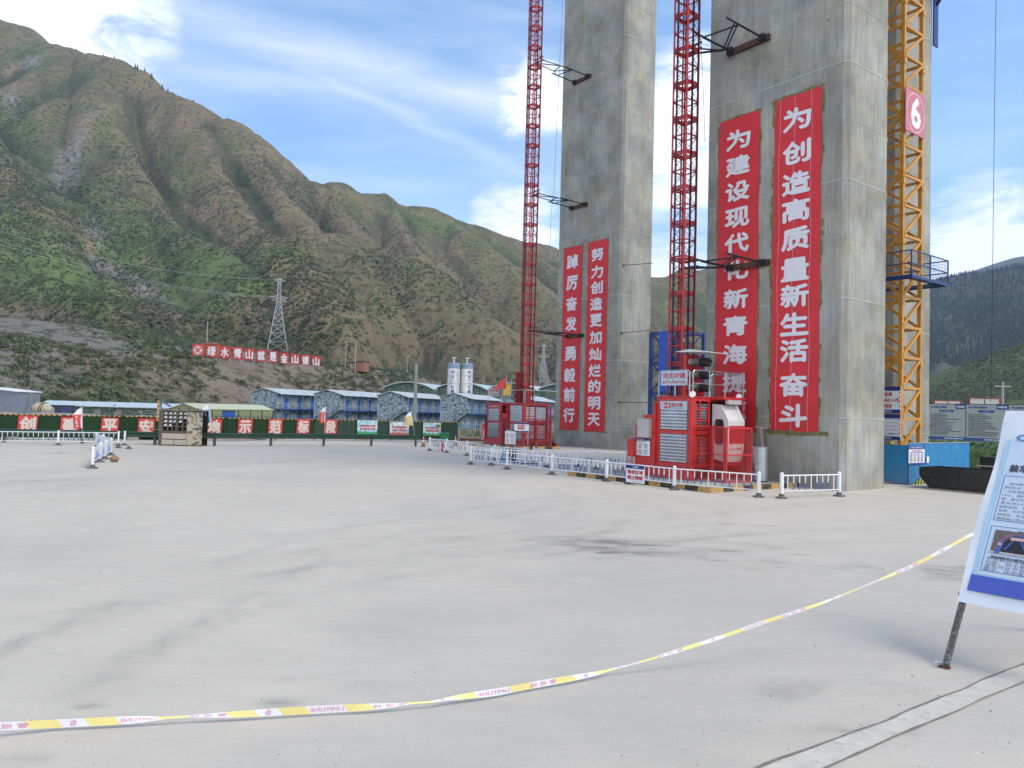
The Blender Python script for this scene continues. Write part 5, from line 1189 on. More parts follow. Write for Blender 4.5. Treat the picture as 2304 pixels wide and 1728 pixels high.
def poster(px, hw, yt, yb, top, bot, lines, label, tc_):
    q, d, n = fence_at(px); rz = math.atan2(d.y, d.x); q = q-n*.14
    qa = plane_hit(px-hw, yb, q, n); qb = plane_hit(px+hw, yb, q, n); qt = plane_hit(px, yt, q, n); W_ = (qb-qa).length; Hh = qt.z-qa.z
    e = empty('poster', Vector((qa.x, qa.y, qa.z)), label, 'poster', 'landscape posters on the green fence', rz)
    MB().box(0, W_, 0, .03, 0, Hh).build('board', mat('poster_sky', top, .5, var=.1, scale=2, col2=(.7, .75, .75), c2at=.55), e)
    r = random.Random(int(px)); pg = [(0, 0)]+[(W_*i/16, Hh*(.14+.10*r.random())) for i in range(17)]+[(W_, 0)]
    mb = MB(); mb.prism([(x, -.004, z) for x, z in pg], (0, .003, 0)); mb.build('meadow_print', mat('poster_meadow', bot, .5, var=.2, scale=5), e)
    mb = MB()
    for k, s in enumerate(lines): text_into(mb, s, lambda x, y: Vector((x, -.008, y)), W_*.12, W_*.9, Hh*(.52-.22*k), Hh*(.68-.22*k), .04)
    mb.build('lettering', M['txtred'] if tc_ else M['signred'], e, fix=False)
    return e, W_, Hh
poster(826,22.5,946,976.5,(.25,.50,.62),(.05,.30,.10),['合理利用自然资源','有效保护生态平衡'],'green landscape poster left of the yellow flag',0)
poster(898,21.5,949,979,(.30,.45,.55),(.50,.10,.07),['落实安全风险管控','强化安全责任意识'],'poster with a red meadow, half way along the fence end',0)
e, W_, Hh = poster(971.5,20,951,980,(.35,.52,.60),(.06,.28,.10),['保护碧水蓝','共建绿色家园'],'landscape poster with a big green tree at the fence end',0)
mb = MB(); mb.lathe([(.01, -.03), (.2, -.01), (.24, .08), (.12, .2), (.02, .25)], 9); o = mb.build('tree_print', mat('tree_print_green', (.03, .2, .05), .6), e, loc=(W_*.84, -.006, Hh*.68)); o.scale = (1, .02, .9)
# flags on the guardrail
def flag(base_px, base_py, Yd, top_px, top_py, w_m, h_m, colr, label, side=-1, txt='以人民为先'):
    p = G(base_px, base_py); t = D(top_px, top_py, p.y); e = empty('flag', p, label, 'flag', 'feather flags tied to the guardrail')
    v = t-p; MB().tube((0, 0, .3), v, .018, 6).build('staff', M['zinc'], e)
    dn = (-v).normalized(); n = 16; 
    def P(u, k): # u across, k down
        z = v+dn*(k*h_m); return (z.x+side*u*w_m*(.45+.55*min(1, k*3))+.02*math.sin(k*7), z.y+.06*math.sin(u*3+k*6)*u, z.z-u*.12*w_m+( -u*.2*h_m*max(0, .35-k)))
    def strip(k0, k1, u0, u1, m_, nm, off=0):
        mb = MB(); a = []
        for i in range(n+1):
            k = k0+(k1-k0)*i/n
            for j in range(5): q = P(u0+(u1-u0)*j/4, k); a.append((q[0], q[1]+off, q[2]))
        mb.add(a, [(i*5+j, i*5+j+1, (i+1)*5+j+1, (i+1)*5+j) for i in range(n) for j in range(4)]); return mb.build(nm, m_, e, smooth=True, fix=False)
    strip(0, .34, 0, 1, M['white2'], 'white_top'); strip(.34, 1, .14, 1, M[colr], 'coloured_field'); strip(.34, 1, 0, .14, M['white2'], 'sleeve')
    mb = MB()
    for i, c in enumerate(txt[:4]):
        kc = .45+.14*i; q = P(.55, kc); hs = w_m*.13; text_into(mb, c, lambda x, y: Vector((x, q[1]-.03, y)), q[0]-hs, q[0]+hs, q[2]-hs, q[2]+hs, .04)
    mb.build('lettering', M['white2'], e, fix=False)
M['fblue'] = mat('flag_blue', (.04, .28, .62), .6, var=.08); M['fred'] = mat('flag_red', (.66, .07, .06), .6, var=.08); M['fyel'] = mat('flag_yellow', (.68, .52, .14), .6, var=.08)
flag(184.6,1001,0,185.7,915,.55,1.28,'fred','red and white flag covering the second red fence sign')
flag(482,1003.6,0,471,907,.52,1.18,'fblue','blue and white flag right of the helmet cabinet')
flag(727.7,1003.8,0,733.5,913.5,.36,1.12,'fred','smaller red and white flag beside the last red fence sign')
flag(934.7,1005,0,926,925,.50,1.0,'fyel','yellow and white flag leaning at the end of the guardrail')
# ================================================================== HELMET CABINET
Yc = G(400,1003.3).y; px2m = Yc/F; O = D(363, 1003, Yc); O.z = 0
e = empty('helmet_cabinet', O, 'brown helmet cabinet with white hard hats and a camouflage side door', 'cabinet')
xr = lambda px: (px-363)*px2m; zr_ = lambda py: (1003.5-py)*px2m
MB().box(xr(355), 0, 0, .9, 0, zr_(924)).build('side_wall', M['brown'], e)
MB().box(0, xr(453), .85, .9, 0, zr_(925)).build('back_wall', M['black'], e)
MB().box(xr(355), xr(453), -.02, .9, zr_(924.5), zr_(922.5)).build('top', M['wood'], e)
MB().box(0, xr(419), 0, .1, zr_(976), zr_(969)).build('rail_panel', M['brown'], e)
for x0, x1, z0, z1 in ((363,419,988,975),(363,391,1001,989),(391.5,419,1001,989)): MB().box(xr(x0), xr(x1)-.02, 0, .06, zr_(z0), zr_(z1)-.02).build('lower_panel', M['camod2'] if 'camod2' in M else mat('grey_ply', (.40, .36, .31), .7, var=.15, scale=4), e)
MB().box(xr(419.5), xr(453), -.02, .03, zr_(1001), zr_(927)).build('camouflage_door', M['camod'], e)
MB().box(xr(418), xr(419.5), -.03, .1, 0, zr_(925)).build('door_post', M['wood'], e)
for x in (357, 451): MB().bar((xr(x), .05, 0), (xr(x), .05, .08), .08).build('foot', M['brown'], e)
M['hat'] = mat('white_hard_hat', (.75, .75, .77), .3, var=.04)
gx_ = [363, 374.3, 384.7, 393.5, 396, 408, 418.5]; gz_ = [925.5, 933.5, 942.3, 951.3, 960.3, 969.5]
for x in (363, 374.3, 384.7, 393.5, 396.3, 408, 418.2): MB().box(xr(x)-.012, xr(x)+.012, 0, .45, zr_(969.5), zr_(925.5)).build('divider', M['wood'], e)
for z in gz_: MB().box(0, xr(418.5), 0, .45, zr_(z)-.012, zr_(z)+.012).build('shelf', M['wood'], e)
MB().box(0, xr(419), .42, .45, zr_(969.5), zr_(925.5)).build('inner_back', M['black'], e)
hp = None; hn = 0
for (xc, zs, nm) in ((368.5,(0,1,2,3),'first'),(379.5,(0,1,2,3),'second'),(389.3,(0,1,2),'third'),(402,(0,1,2),'fourth'),(413,(0,1),'fifth')):
    for k in zs:
        loc = (O.x+xr(xc), O.y+.16, zr_(gz_[k+1])+.016)
        if hp is None:
            hp = MB().lathe([(.125, 0), (.125, .012), (.105, .018), (.10, .07), (.075, .125), (.035, .15), (.005, .155)], 12).build('hard_hat', M['hat'], None, smooth=True, loc=loc); o = hp
        else: o = inst(hp, 'hard_hat', None, loc)
        tag(o, 'white hard hat in the %s cabinet column, %s shelf from the top' % (nm, ['first', 'second', 'third', 'fourth'][k]), 'hard hat', 'white hard hats in the helmet cabinet')
mb = MB(); 
for a, b in (((324,926.5),(363,926.5)),((324,967.5),(363,967.5)),((336.5,926.5),(336.5,967.5))): mb.bar((xr(a[0]), 0, zr_(a[1])), (xr(b[0]), 0, zr_(b[1])), .035)
mb.build('open_frame', M['wood'], e)
O2 = D(353, 1003, Yc+1.2); O2.z = 0; e = empty('solar_sign', O2, 'upright orange sign board with a small tilted solar panel on its post', 'sign'); k2 = (Yc+1.2)/F
o = MB().prism([(-.12, 0, (1003-951)*k2), (.10, 0, (1003-951)*k2), (.16, 0, (1003-905)*k2), (-.08, 0, (1003-905)*k2)], (0, .05, 0)).build('board', mat('sign_orange', (.52, .25, .04), .5, var=.06), e)
mb = MB(); 
for i, c in enumerate('安全通道'): zc = (1003-913-i*9)*k2; text_into(mb, c, lambda x, y: Vector((x, -.01, y)), -.06, .08, zc-.06, zc+.06, .03)
mb.build('lettering', M['cab'], e, fix=False)
MB().tube((.13, .02, 0), (.16, .02, (1003-903)*k2), .04, 8).build('post', M['bluesheet'], e)
MB().prism([(.1, -.2, 2.72), (.75, -.2, 2.38), (.75, -.2, 2.42), (.1, -.2, 2.76)], (0, .4, 0)).build('solar_panel', M['glass'], e)
# ================================================================== CAMP BUILDINGS
LD = math.radians(14.4)                       # long axis, clockwise from +Y
def part_box(e, nm, m, *a): return MB().box(*a).build(nm, m, e)
def prefab(px, label, idx, Lb=24.0, Yb=150.0):
    c = D(px, 900, Yb); c.z = -1.05
    e = empty('prefab_building', c, label, 'building', 'camouflage printed two storey site buildings', -LD)
    W_, He, Hr = 5.3, 5.95, 6.75
    for k in range(3):     # gable wall in three sheets
        x0, x1 = W_*k/3, W_*(k+1)/3-.03
        hz = lambda x: He+(Hr-He)*(1-abs(x-W_/2)/(W_/2))
        pts = [(x0, 0, 0), (x1, 0, 0), (x1, 0, hz(x1))]+([(W_/2, 0, hz(W_/2))] if x0 < W_/2 < x1 else [])+[(x0, 0, hz(x0))]
        MB().prism(pts, (0, .1, 0)).build('gable_panel', M['camo'], e)
    for x in (0, W_*.333, W_*.667, W_): part_box(e, 'column', M['lblue'], x-.07, x+.07, -.05, 0, 0, He)
    part_box(e, 'side_wall', M['camo'], W_-.1, W_, .1, Lb, 0, He)
    part_box(e, 'side_wall', M['camo'], 0, .1, .1, Lb, 0, He)
    # roof
    oh = 1.15
    sl = (Hr-He)/(W_/2)
    MB().prism([(-.3, -.35, He-.02), (W_/2, -.35, Hr+.08), (W_/2, -.35, Hr+.18), (-.3, -.35, He+.10)], (0, Lb+.6, 0)).build('roof', M['camor'], e)
    MB().prism([(W_/2, -.35, Hr+.08), (W_+oh, -.35, Hr-sl*(W_/2+oh)+.02+.1), (W_+oh, -.35, Hr-sl*(W_/2+oh)+.22), (W_/2, -.35, Hr+.18)], (0, Lb+.6, 0)).build('roof', M['camor'], e)
    # walkway
    zf = 2.95
    part_box(e, 'walkway', M['dark'], W_, W_+1.05, .0, Lb, zf-.16, zf)
    part_box(e, 'walkway_edge', M['blue2'], W_+1.05, W_+1.09, 0, Lb, zf-.18, zf-.02)
    for y in np.arange(0, Lb, 2.73): part_box(e, 'walkway_post', M['lblue'], W_+1.0, W_+1.05, y, y+.05, 0, He-.3)
    for z in (zf+.55, zf+1.0): part_box(e, 'handrail', M['lblue'], W_+1.0, W_+1.05, .0, Lb, z, z+.05)
    pb = None
    for y in np.arange(.9, Lb, 1.82/2):
        if pb is None: pb = MB().box(-.02, .02, -.02, .02, zf, zf+1).build('rail_post', M['lblue'], e, loc=(W_+1.02, y, 0))
        else: inst(pb, 'rail_post', e, (W_+1.02, y, 0))
    n = int(Lb/5.2); dpr = wpr = None
    for i in range(n):
        y = i*5.2
        for fl in (0, zf):
            if dpr is None:
                dpr = MB().box(0, .05, 0, .85, .0, 2.0).build('door', M['blue2'], e); MB().box(.05, .07, .08, .14, .95, 1.05).build('handle', M['zinc'], dpr)
                wpr = MB().box(0, .05, 0, 1.5, 0, 1.1).build('window', M['white2'], e)
                MB().box(.052, .06, .08, .70, .08, 1.02).build('pane', M['pane'], wpr); MB().box(.052, .06, .80, 1.42, .08, 1.02).build('pane', M['pane'], wpr)
                dpr.location = (W_+.005, y+2.9, fl+.02); wpr.location = (W_+.005, y+.35, fl+.95)
            else:
                d2 = inst(dpr, 'door', e, (W_+.005, y+2.9, fl+.02)); inst(dpr.children[0], 'handle', d2)
                w2 = inst(wpr, 'window', e, (W_+.005, y+.35, fl+.95))
                for ch in wpr.children: inst(ch, 'pane', w2)
    # outside stair at the gable end
    x0, x1 = W_-3.1, W_+.6
    for y in (-.35, -1.15): MB().bar((x0, y, .2), (x1, y, zf), .10, .2).build('stringer', M['dark'], e); MB().bar((x0, y, 1.15), (x1, y, zf+.95), .05).build('stair_rail', M['dark'], e)
    for i in range(9): t = (i+.5)/9; part_box(e, 'tread', M['dark'], x0+(x1-x0)*t-.13, x0+(x1-x0)*t+.13, -1.1, -.4, zf*t, zf*t+.04)
    part_box(e, 'landing', M['dark'], x1-.2, W_+1.05, -1.2, 0, zf-.1, zf)
    return e
M['lblue'] = mat('light_blue_trim', (.24, .34, .46), .5, var=.1); M['blue2'] = mat('door_blue', (.02, .09, .42), .5, var=.1); M['dark'] = mat('dark_walkway_steel', (.05, .055, .065), .7, var=.2)
M['pane'] = mat('curtained_window_glass', (.26, .25, .24), .3, var=.5, scale=1.1); M['camor'] = camo('pale_camouflage_roof', [(.36, .40, .41), (.46, .50, .51), (.30, .34, .35), (.50, .53, .54)], .8)
for i, (px, lb) in enumerate(((568,'first camouflage printed two storey building from the left'), (708,'second camouflage two storey building, behind the smaller red flag'), (850.5,'third camouflage two storey building, crossed by the concrete pole'), (992,'fourth camouflage two storey building, in front of the two silos'), (1131,'last camouflage two storey building, mostly behind the distant hoist'))): prefab(px, lb, i)
# barrel roofed halls
def hall(px0, px1, pyp, pye, Yh, Lh, label):
    a = D(px0, pye, Yh); b = D(px1, pye, Yh); W_ = (b.x-a.x)/math.cos(LD); pk = D((px0+px1)/2, pyp, Yh).z; ze = a.z
    e = empty('arched_hall', (a.x, Yh, -1), label, 'hall', 'arched camouflage halls behind the camp', -LD); ze += 1; pk += 1
    n = 18; arc = [(W_*i/n, 0, ze+(pk-ze)*math.sin(math.pi*i/n)**.8) for i in range(n+1)]
    MB().prism([(0, 0, 0), (W_, 0, 0)]+arc[::-1], (0, .3, 0)).build('end_wall', M['camog'], e)
    mb = MB(); vs = [(x, -1.2, z+.1) for x, y, z in arc]+[(x, Lh, z+.1) for x, y, z in arc]+[(x, -1.2, z+.35) for x, y, z in arc]+[(x, Lh, z+.35) for x, y, z in arc]; m = n+1
    fs = []
    for i in range(n): fs += [(i, i+1, m+i+1, m+i), (2*m+i, 3*m+i, 3*m+i+1, 2*m+i+1), (i, 2*m+i, 2*m+i+1, i+1)]
    mb.add(vs, fs); mb.build('roof', M['roofl'], e, fix=False)
    MB().box(0, .3, .3, Lh, 0, ze).box(W_-.3, W_, .3, Lh, 0, ze).build('side_wall', M['camog'], e)
hall(863, 981, 862, 876, 225, 45, 'leftmost arched camouflage hall, directly right of the grey embankment')
hall(981, 1099, 863, 877, 225, 45, 'arched camouflage hall mostly hidden behind the two silos')
hall(1099, 1209, 864, 878, 225, 45, 'arched camouflage hall right of the silos, behind the thin red mast')
hall(1209, 1330, 865, 879, 225, 45, 'arched camouflage hall cut off by the middle pier')
def silo(px, hw, pyt, Ys, label, txt, off):
    t = D(px, pyt, Ys); e = empty('cement_silo', (t.x, Ys, -1), label, 'silo', 'white cement silos'); R_ = hw/F*Ys; Hs = t.z+1
    MB().lathe([(R_, 2.0), (R_, Hs-1.35)], 24).build('shell', M['silo'], e, smooth=False); MB().lathe([(R_, Hs-1.35), (R_, Hs-.15), (R_*.9, Hs)], 24).build('blue_band', M['siloband'], e)
    MB().lathe([(R_*.15, .3), (R_, 2.0)], 16).build('cone', M['silo'], e)
    for x in (-1, 1):
        for y in (-1, 1): MB().bar((x*R_*.8, y*R_*.8, 0), (x*R_*.8, y*R_*.8, 3), .2).build('leg', M['greybox'], e)
    MB().tube((0, 0, Hs), (0, 0, Hs+1.2), .25, 10).build('vent_pipe', M['zinc'], e); MB().lathe([(.5, 0), (.5, .2)], 10).build('vent_cap', M['cab'], e, loc=(0, 0, Hs+1.2))
    for z in np.arange(3.5, Hs-2, 2.1): MB().lathe([(R_+.02, -.05), (R_+.02, .05)], 24).build('hoop', M['zinc'], e, loc=(0, 0, z))
    for i, c in enumerate(txt):
        zc = Hs-2.2-i*1.15; mb = MB()
        fn = lambda x, y: Vector(((R_+.05)*math.sin((x+off)/R_), -(R_+.05)*math.cos((x+off)/R_), y)); text_into(mb, c, fn, -.38, .38, zc-.38, zc+.38, .03); mb.build('character', M['txtblue'], e, fix=False)
    mb = MB()
    for s in (-.25, .25): mb.tube((R_*.8+s*.6, -R_*.75+s, 1), (R_*.8+s*.6, -R_*.75+s, Hs), .04, 5)
    for z in np.arange(1.5, Hs, .8): mb.tube((R_*.8-.15, -R_*.75-.25, z), (R_*.8+.15, -R_*.75+.25, z), .03, 4)
    mb.build('ladder', M['zinc'], e)
M['silo'] = mat('silo_dirty_white', (.70, .70, .70), .5, var=.15, scale=.7, col2=(.42, .38, .33), c2at=.66, stretch=(1, 1, .25)); M['siloband'] = mat('silo_blue_band', (.22, .28, .40), .5, var=.15, scale=1)
silo(1021.5, 13.5, 817, 185, 'left white cement silo with dark blue characters down its middle', '中交二公局三公司', -.1)
silo(1051, 13.5, 818, 187, 'right white cement silo with its characters near the right edge', '中交二公局三公司', .75)
# low sheds
def shed(px0, px1, py0, py1, Ys, label, cat, wall, roof, pyb, dep=6, name='low_shed', rise=.5):
    a = D(px0, py0, Ys); b = D(px1, py1, Ys+((px1-px0)/F*Ys)*math.sin(.05)); zt_ = a.z; d = b-a; d.z = 0; L = d.length
    e = empty(name, (a.x, a.y, -1), label, cat, None, math.atan2(d.y, d.x)); h = zt_+1
    MB().box(0, L, 0, dep, 0, h-.3).build('wall', wall, e)
    MB().prism([(-.4, -.8, h-.35), (-.4, dep*.5, h+rise), (-.4, dep*.5, h+rise+.15), (-.4, -.8, h-.2)], (L+.8, 0, 0)).build('roof', roof, e)
    MB().prism([(-.4, dep*.5, h+rise), (-.4, dep+.5, h-.3), (-.4, dep+.5, h-.15), (-.4, dep*.5, h+rise+.15)], (L+.8, 0, 0)).build('roof', roof, e)
    for x in np.arange(2, L-2, 4): MB().box(x, x+1.4, -.05, 0, h-1.9, h-.8).build('window', M['pane'], e)
shed(92, 566, 908, 919, 150, 'long low shed with pale blue roof behind the turf fence', 'shed', M['camog'], M['roofl'], 925)
e0 = D(382, 918, 96); e = empty('canopy_tent', (e0.x, 96, -.7), 'yellow green canopy shelter behind the helmet cabinet', 'canopy', None, -LD*1.0); kx = 96/F
Wc = (455-382)*kx; zc0 = (D(382, 919, 96).z+.7); zp = D(420, 908, 96).z+.7; Lc = 17
MB().prism([(0, 0, zc0), (Wc*.5, 0, zp), (Wc*.5, 0, zp+.06), (-.1, 0, zc0+.04)], (0, Lc, 0)).build('roof', M['canopy'], e); MB().prism([(Wc*.5, 0, zp), (Wc*1.02, 0, zc0), (Wc*1.02, 0, zc0+.05), (Wc*.5, 0, zp+.06)], (0, Lc, 0)).build('roof', M['canopy'], e)
MB().prism([(0, .1, .5), (Wc, .1, .5), (Wc, .1, zc0), (Wc/2, .1, zp), (0, .1, zc0)], (0, .04, 0)).build('gable_sheet', M['canopyd'], e); MB().box(Wc-.05, Wc, .2, Lc, .4, zc0).build('side_sheet', M['canopyd'], e)
for x in (0, Wc*.33, Wc*.66, Wc): MB().box(x-.05, x+.05, -.05, .05, 0, zc0+.1).build('pole', M['dark'], e)
for y in np.arange(2.8, Lc, 2.8): MB().box(Wc, Wc+.08, y-.05, y+.05, 0, zc0).build('pole', M['dark'], e)
p = D(511, 935, 92); e = empty('blue_tank', (p.x, 92, -.5), 'small blue tank under the yellow green canopy', 'tank'); MB().box(-.6, .6, 0, 1, 0, p.z+1.0).build('body', M['blue2'], e); MB().box(-.65, .65, -.05, 1.05, p.z+1.0, p.z+1.08).build('lid', M['dark'], e)
def picket(px0, px1, pyt, Yp, label, m):
    a = D(px0, pyt, Yp); b = D(px1, pyt, Yp); L = b.x-a.x; z1 = a.z; e = empty('picket_fence', (a.x, Yp, -.3), label, 'fence', 'iron picket fences in front of the camp'); z1 += .3
    n = int(L/.22); pr = None; n = min(n, 280)
    for i in range(n):
        if pr is None: pr = MB().box(-.02, .02, -.02, .02, .1, z1).build('picket', m, e, loc=(0, 0, 0))
        else: inst(pr, 'picket', e, (L*i/n, 0, 0))
    MB().box(0, L, -.02, .02, z1-.25, z1-.2).build('rail', m, e); MB().box(0, L, -.02, .02, .3, .36).build('rail', m, e)
picket(440, 860, 931, 82, 'dark iron picket fence before the first camouflage buildings', M['dblue'])
picket(905, 1245, 946, 82, 'blue grey picket fence before the last camouflage buildings', M['lblue'])
# flower bed with brick kerb behind the fence end
M['brickwall'] = mat('red_brown_kerb', (.22, .08, .05), .85, var=.2, scale=2)
e = empty('flower_bed', (D(1034, 985, 66).x, 66, -.25), 'flower bed with a red brown kerb and yellow blooms right of the fence end', 'flower bed')
MB().box(0, 9, 0, .3, 0, .5).build('kerb', M['brickwall'], e); MB().box(0, 9, -.05, .35, .5, .58).build('coping', M['bead'], e); MB().box(0, 9, .3, 4, 0, .5).build('soil', M['wood'], e)
mb = MB(); r = random.Random(3)
for i in range(1500):
    x, y, z = r.uniform(0, 9), r.uniform(.35, 3.5), r.uniform(.5, 1.15); s = r.uniform(.04, .10); a = [(x+r.gauss(0, s), y+r.gauss(0, s), z+r.gauss(0, s)) for _ in range(3)]; mb.m = 0 if r.random() < .6 else (1 if r.random() < .8 else 2); mb.add(a, [(0, 1, 2)])
tag(mb.build('flowers', [mat('flower_leaf', (.06, .13, .03), .8), mat('flower_yellow', (.5, .36, .03), .7), mat('flower_red', (.3, .08, .05), .7)], e, fix=False), kind='stuff')
p = D(1080, 990, 60); q = D(1102, 955, 60); e = empty('slogan_board', (p.x, 60, 0), 'red slogan board with striped edge half hidden by the distant hoist cage', 'sign', None, -.35)
hz = q.z+.0; w_ = 1.9; MB().prism([(.12, 0, .35), (w_, 0, .25), (w_, 0, hz+.15), (0, 0, hz)], (0, .05, 0)).build('board', M['signred'], e)
mb = MB(); text_into(mb, '闲', lambda x, y: Vector((x, -.02, y)), .32, .95, .55, 1.25, .06); text_into(mb, '人', lambda x, y: Vector((x, -.02, y)), 1.15, 1.8, .55, 1.25, .06); mb.build('lettering', M['signcream'], e, fix=False)
for j in range(8): z = .35+j*(hz-.35)/8; MB().prism([(.0+.12*(1-j/8), -.01, z), (.14+.12*(1-j/8), -.01, z+.05), (.14+.12*(1-j/8), -.01, z+.14), (.0+.12*(1-j/8), -.01, z+.09)], (0, .005, 0)).build('stripe', M['signcream'], e)
# left clutter behind the fence
a = D(0, 880, 70); e = empty('corrugated_shed', (D(-40, 900, 70).x, 70, -.5), 'grey blue board shed with a white roof edge at the far left', 'shed', None, -.15)
x1 = (47+40)/F*70; zt0 = D(0, 873, 70).z+.5; zt1 = D(47, 882, 70).z+.5; n = 16
for i in range(n): u0, u1 = x1*i/n, x1*(i+1)/n-.015; MB().prism([(u0, 0, 0), (u1, 0, 0), (u1, 0, zt0+(zt1-zt0)*i/n), (u0, 0, zt0+(zt1-zt0)*i/n)], (0, .05, 0)).build('board', M['tarp'], e)
MB().prism([(-.2, -.15, zt0), (x1+.1, -.15, zt1), (x1+.1, -.15, zt1+.09), (-.2, -.15, zt0+.09)], (0, 3, 0)).build('roof', M['white2'], e); MB().box(x1-.05, x1, .05, 2.8, 0, zt1).build('side_wall', M['tarp'], e)
mb = MB(); pg = [(1.5+.62*math.cos(t), -.04, 1.1+.75*max(-.9, math.sin(t))) for t in np.linspace(0, math.pi, 10)]; pg = [(2.12, -.04, .3)]+pg+[(.88, -.04, .3)]; mb.prism(pg, (0, .02, 0)); mb.build('dark_opening', M['black'], e)
p = D(95, 920, 62); e = empty('cement_mixer', (p.x, 62, 0), 'cream cement mixer drum lying behind the fence at the left', 'mixer'); 
o = MB().lathe([(.2, -.75), (.42, -.5), (.52, -.1), (.52, .25), (.4, .55), (.27, .75), (.27, .85)], 16).build('drum', mat('mixer_cream', (.38, .34, .26), .6, var=.2, scale=5), e, smooth=False, loc=(0, 0, p.z)); o.rotation_euler = (0, math.radians(98), 0)
for s in (-.6, 0): MB().lathe([(.545, -.03), (.545, .03)], 16).build('hoop', M['rust'], e, loc=(s*.3+.2, 0, p.z)).rotation_euler = (0, math.radians(98), 0)
MB().bar((-1.6, 0, .6), (-1.05, 0, p.z+1.25), .09).bar((-1.05, 0, p.z+1.25), (-.45, 0, p.z+1.2), .07).bar((-.45, 0, p.z+1.2), (-.9, 0, p.z-.1), .1).bar((-1.6, 0, .6), (0, 0, p.z-.4), .09).build('frame', M['wood'], e)
p = D(93, 912, 64); q = D(137, 928, 64); e = empty('container', (p.x, 64, 0), 'small dark blue site container behind the fence', 'container'); MB().box(0, q.x-p.x, 0, 2, .2, p.z).build('body', mat('container_navy', (.05, .06, .12), .6, var=.15), e); MB().box(-.04, q.x-p.x+.04, -.04, 2, p.z, p.z+.05).build('roof_edge', M['black'], e)
for i in range(9): MB().box((q.x-p.x)*i/9, (q.x-p.x)*i/9+.04, -.03, 0, .25, p.z-.02).build('rib', bpy.data.materials['container_navy'], e)
# gravel heap behind the left fence
hx = np.linspace(-44, -17, 80); hy = np.linspace(54.2, 63, 30); HX, HY = np.meshgrid(hx, hy)
HZ = (1.85*np.clip(1-((HY-58)/4.6)**2, 0, 1)+(fbm(HX, HY, 1.6, 4, 131)-.5)*.6)*np.clip((-17-HX)/9, 0, 1)*np.clip((HX+46)/4, 0, 1)-.3
M['heap'] = mat('grey_gravel', (.24, .22, .205), .95, var=.35, scale=9, bump=1, bscale=14)
o = grid_mesh('gravel_heap', HX, HY, HZ, M['heap'], {}); tag(o, 'long low heap of grey gravel behind the left part of the turf fence', 'gravel', kind='stuff')
# dusty bushes between fence and shed
def bush(px, py, Yb, s, label, c='leafd'):
    p = D(px, py, Yb); z = zt(p.x, Yb) if Yb > 66 else 0; e = empty('bush', (p.x, Yb, z), label, 'bush', 'dusty bushes behind the turf fence'); mb = MB(); r = random.Random(int(px)); top = max(.8, p.z-z+s*.3)
    for k in range(420):
        a = r.random()*6.28; q = math.sqrt(r.random())*s; h = r.random()*top*(1-.5*q/s); ss = r.uniform(.05, .13); c0 = (q*math.cos(a), q*math.sin(a)*.6, h)
        mb.add([(c0[0]+r.gauss(0, ss), c0[1]+r.gauss(0, ss), c0[2]+r.gauss(0, ss)) for _ in range(3)], [(0, 1, 2)])
    tag(mb.build('foliage', M[c], e, fix=False), kind='stuff'); mb = MB()
    for k in range(5): a = k*1.3; mb.tube((0, 0, -.1), (s*.5*math.cos(a), s*.3*math.sin(a), top*.7), .03, 5, .01)
    mb.build('stems', M['wood'], e)
M['leafg'] = mat('sage_leaves', (.085, .105, .055), .85, var=.35, scale=6)
for i, (px, py, Yb, s, c, lb) in enumerate([(175,918,66,1.6,'leafd','leftmost dusty bush, above the red flag'),(215,922,67,1.3,'leafg','pale bush between the first two dark ones'),(262,918,68,1.5,'leafd','broad bush in front of the low blue roofed shed'),(298,926,66,1.1,'leafg','small sage bush left of the solar sign'),(160,928,64,1.0,'leafg','low sage bush at the right end of the gravel heap')]): bush(px, py, Yb, s, lb, c)
# poles
def pole(px, pyt, pyb, Yp, label, m='pole', r=.13, arms=0, z0=None):
    t = D(px, pyt, Yp); z0 = (zt(t.x, Yp) if Yp > 66 else 0) if z0 is None else z0; e = empty('utility_pole', (t.x, Yp, z0-.2), label, 'pole', None)
    MB().tube((0, 0, 0), (0, 0, t.z-z0+.2), r*1.15, 10, r*.8).build('shaft', M[m], e)
    for k in range(arms): MB().bar((-.9, 0, t.z-z0-.3-k*.7), (.9, 0, t.z-z0-.3-k*.7), .1).build('crossarm', M['greybox'], e)
    return e
pole(937, 818, 945, 72, 'thick concrete pole standing in front of the third camouflage building', r=.17)
pole(58, 800, 885, 90, 'thin dark pole above the board shed at the far left', 'brown', .06)
pole(467.5, 722, 775, 235, 'concrete pole rising behind the second red hillside sign', r=.16)
pole(779, 767, 830, ground_at(779, 832, 215)+2, 'left pole of the pair beside the orange brick hut', r=.14, arms=1)
pole(801, 768, 832, ground_at(803, 834, 215)-2.5, 'right pole of the pair beside the orange brick hut', r=.14)
pole(917, 799, 850, ground_at(917, 850, 240), 'lone thin pole on the slope above the arched halls', r=.13, arms=1)
pole(1088, 843, 865, 300, 'very small pole behind the arched halls', r=.13)
pole(2256, 859, 905, 85, 'concrete pole behind the notice boards on the right', r=.14, arms=1, z0=0)
Yq = ground_at(803, 834, 215); zq = D(803, 835, Yq).z-.2; e = empty('brick_hut', (D(781, 830, Yq).x, Yq, zq), 'orange brick hut with a dark roof above the embankment', 'hut', None, -.2); k3 = Yq/F; hb = D(804, 814, Yq).z-zq
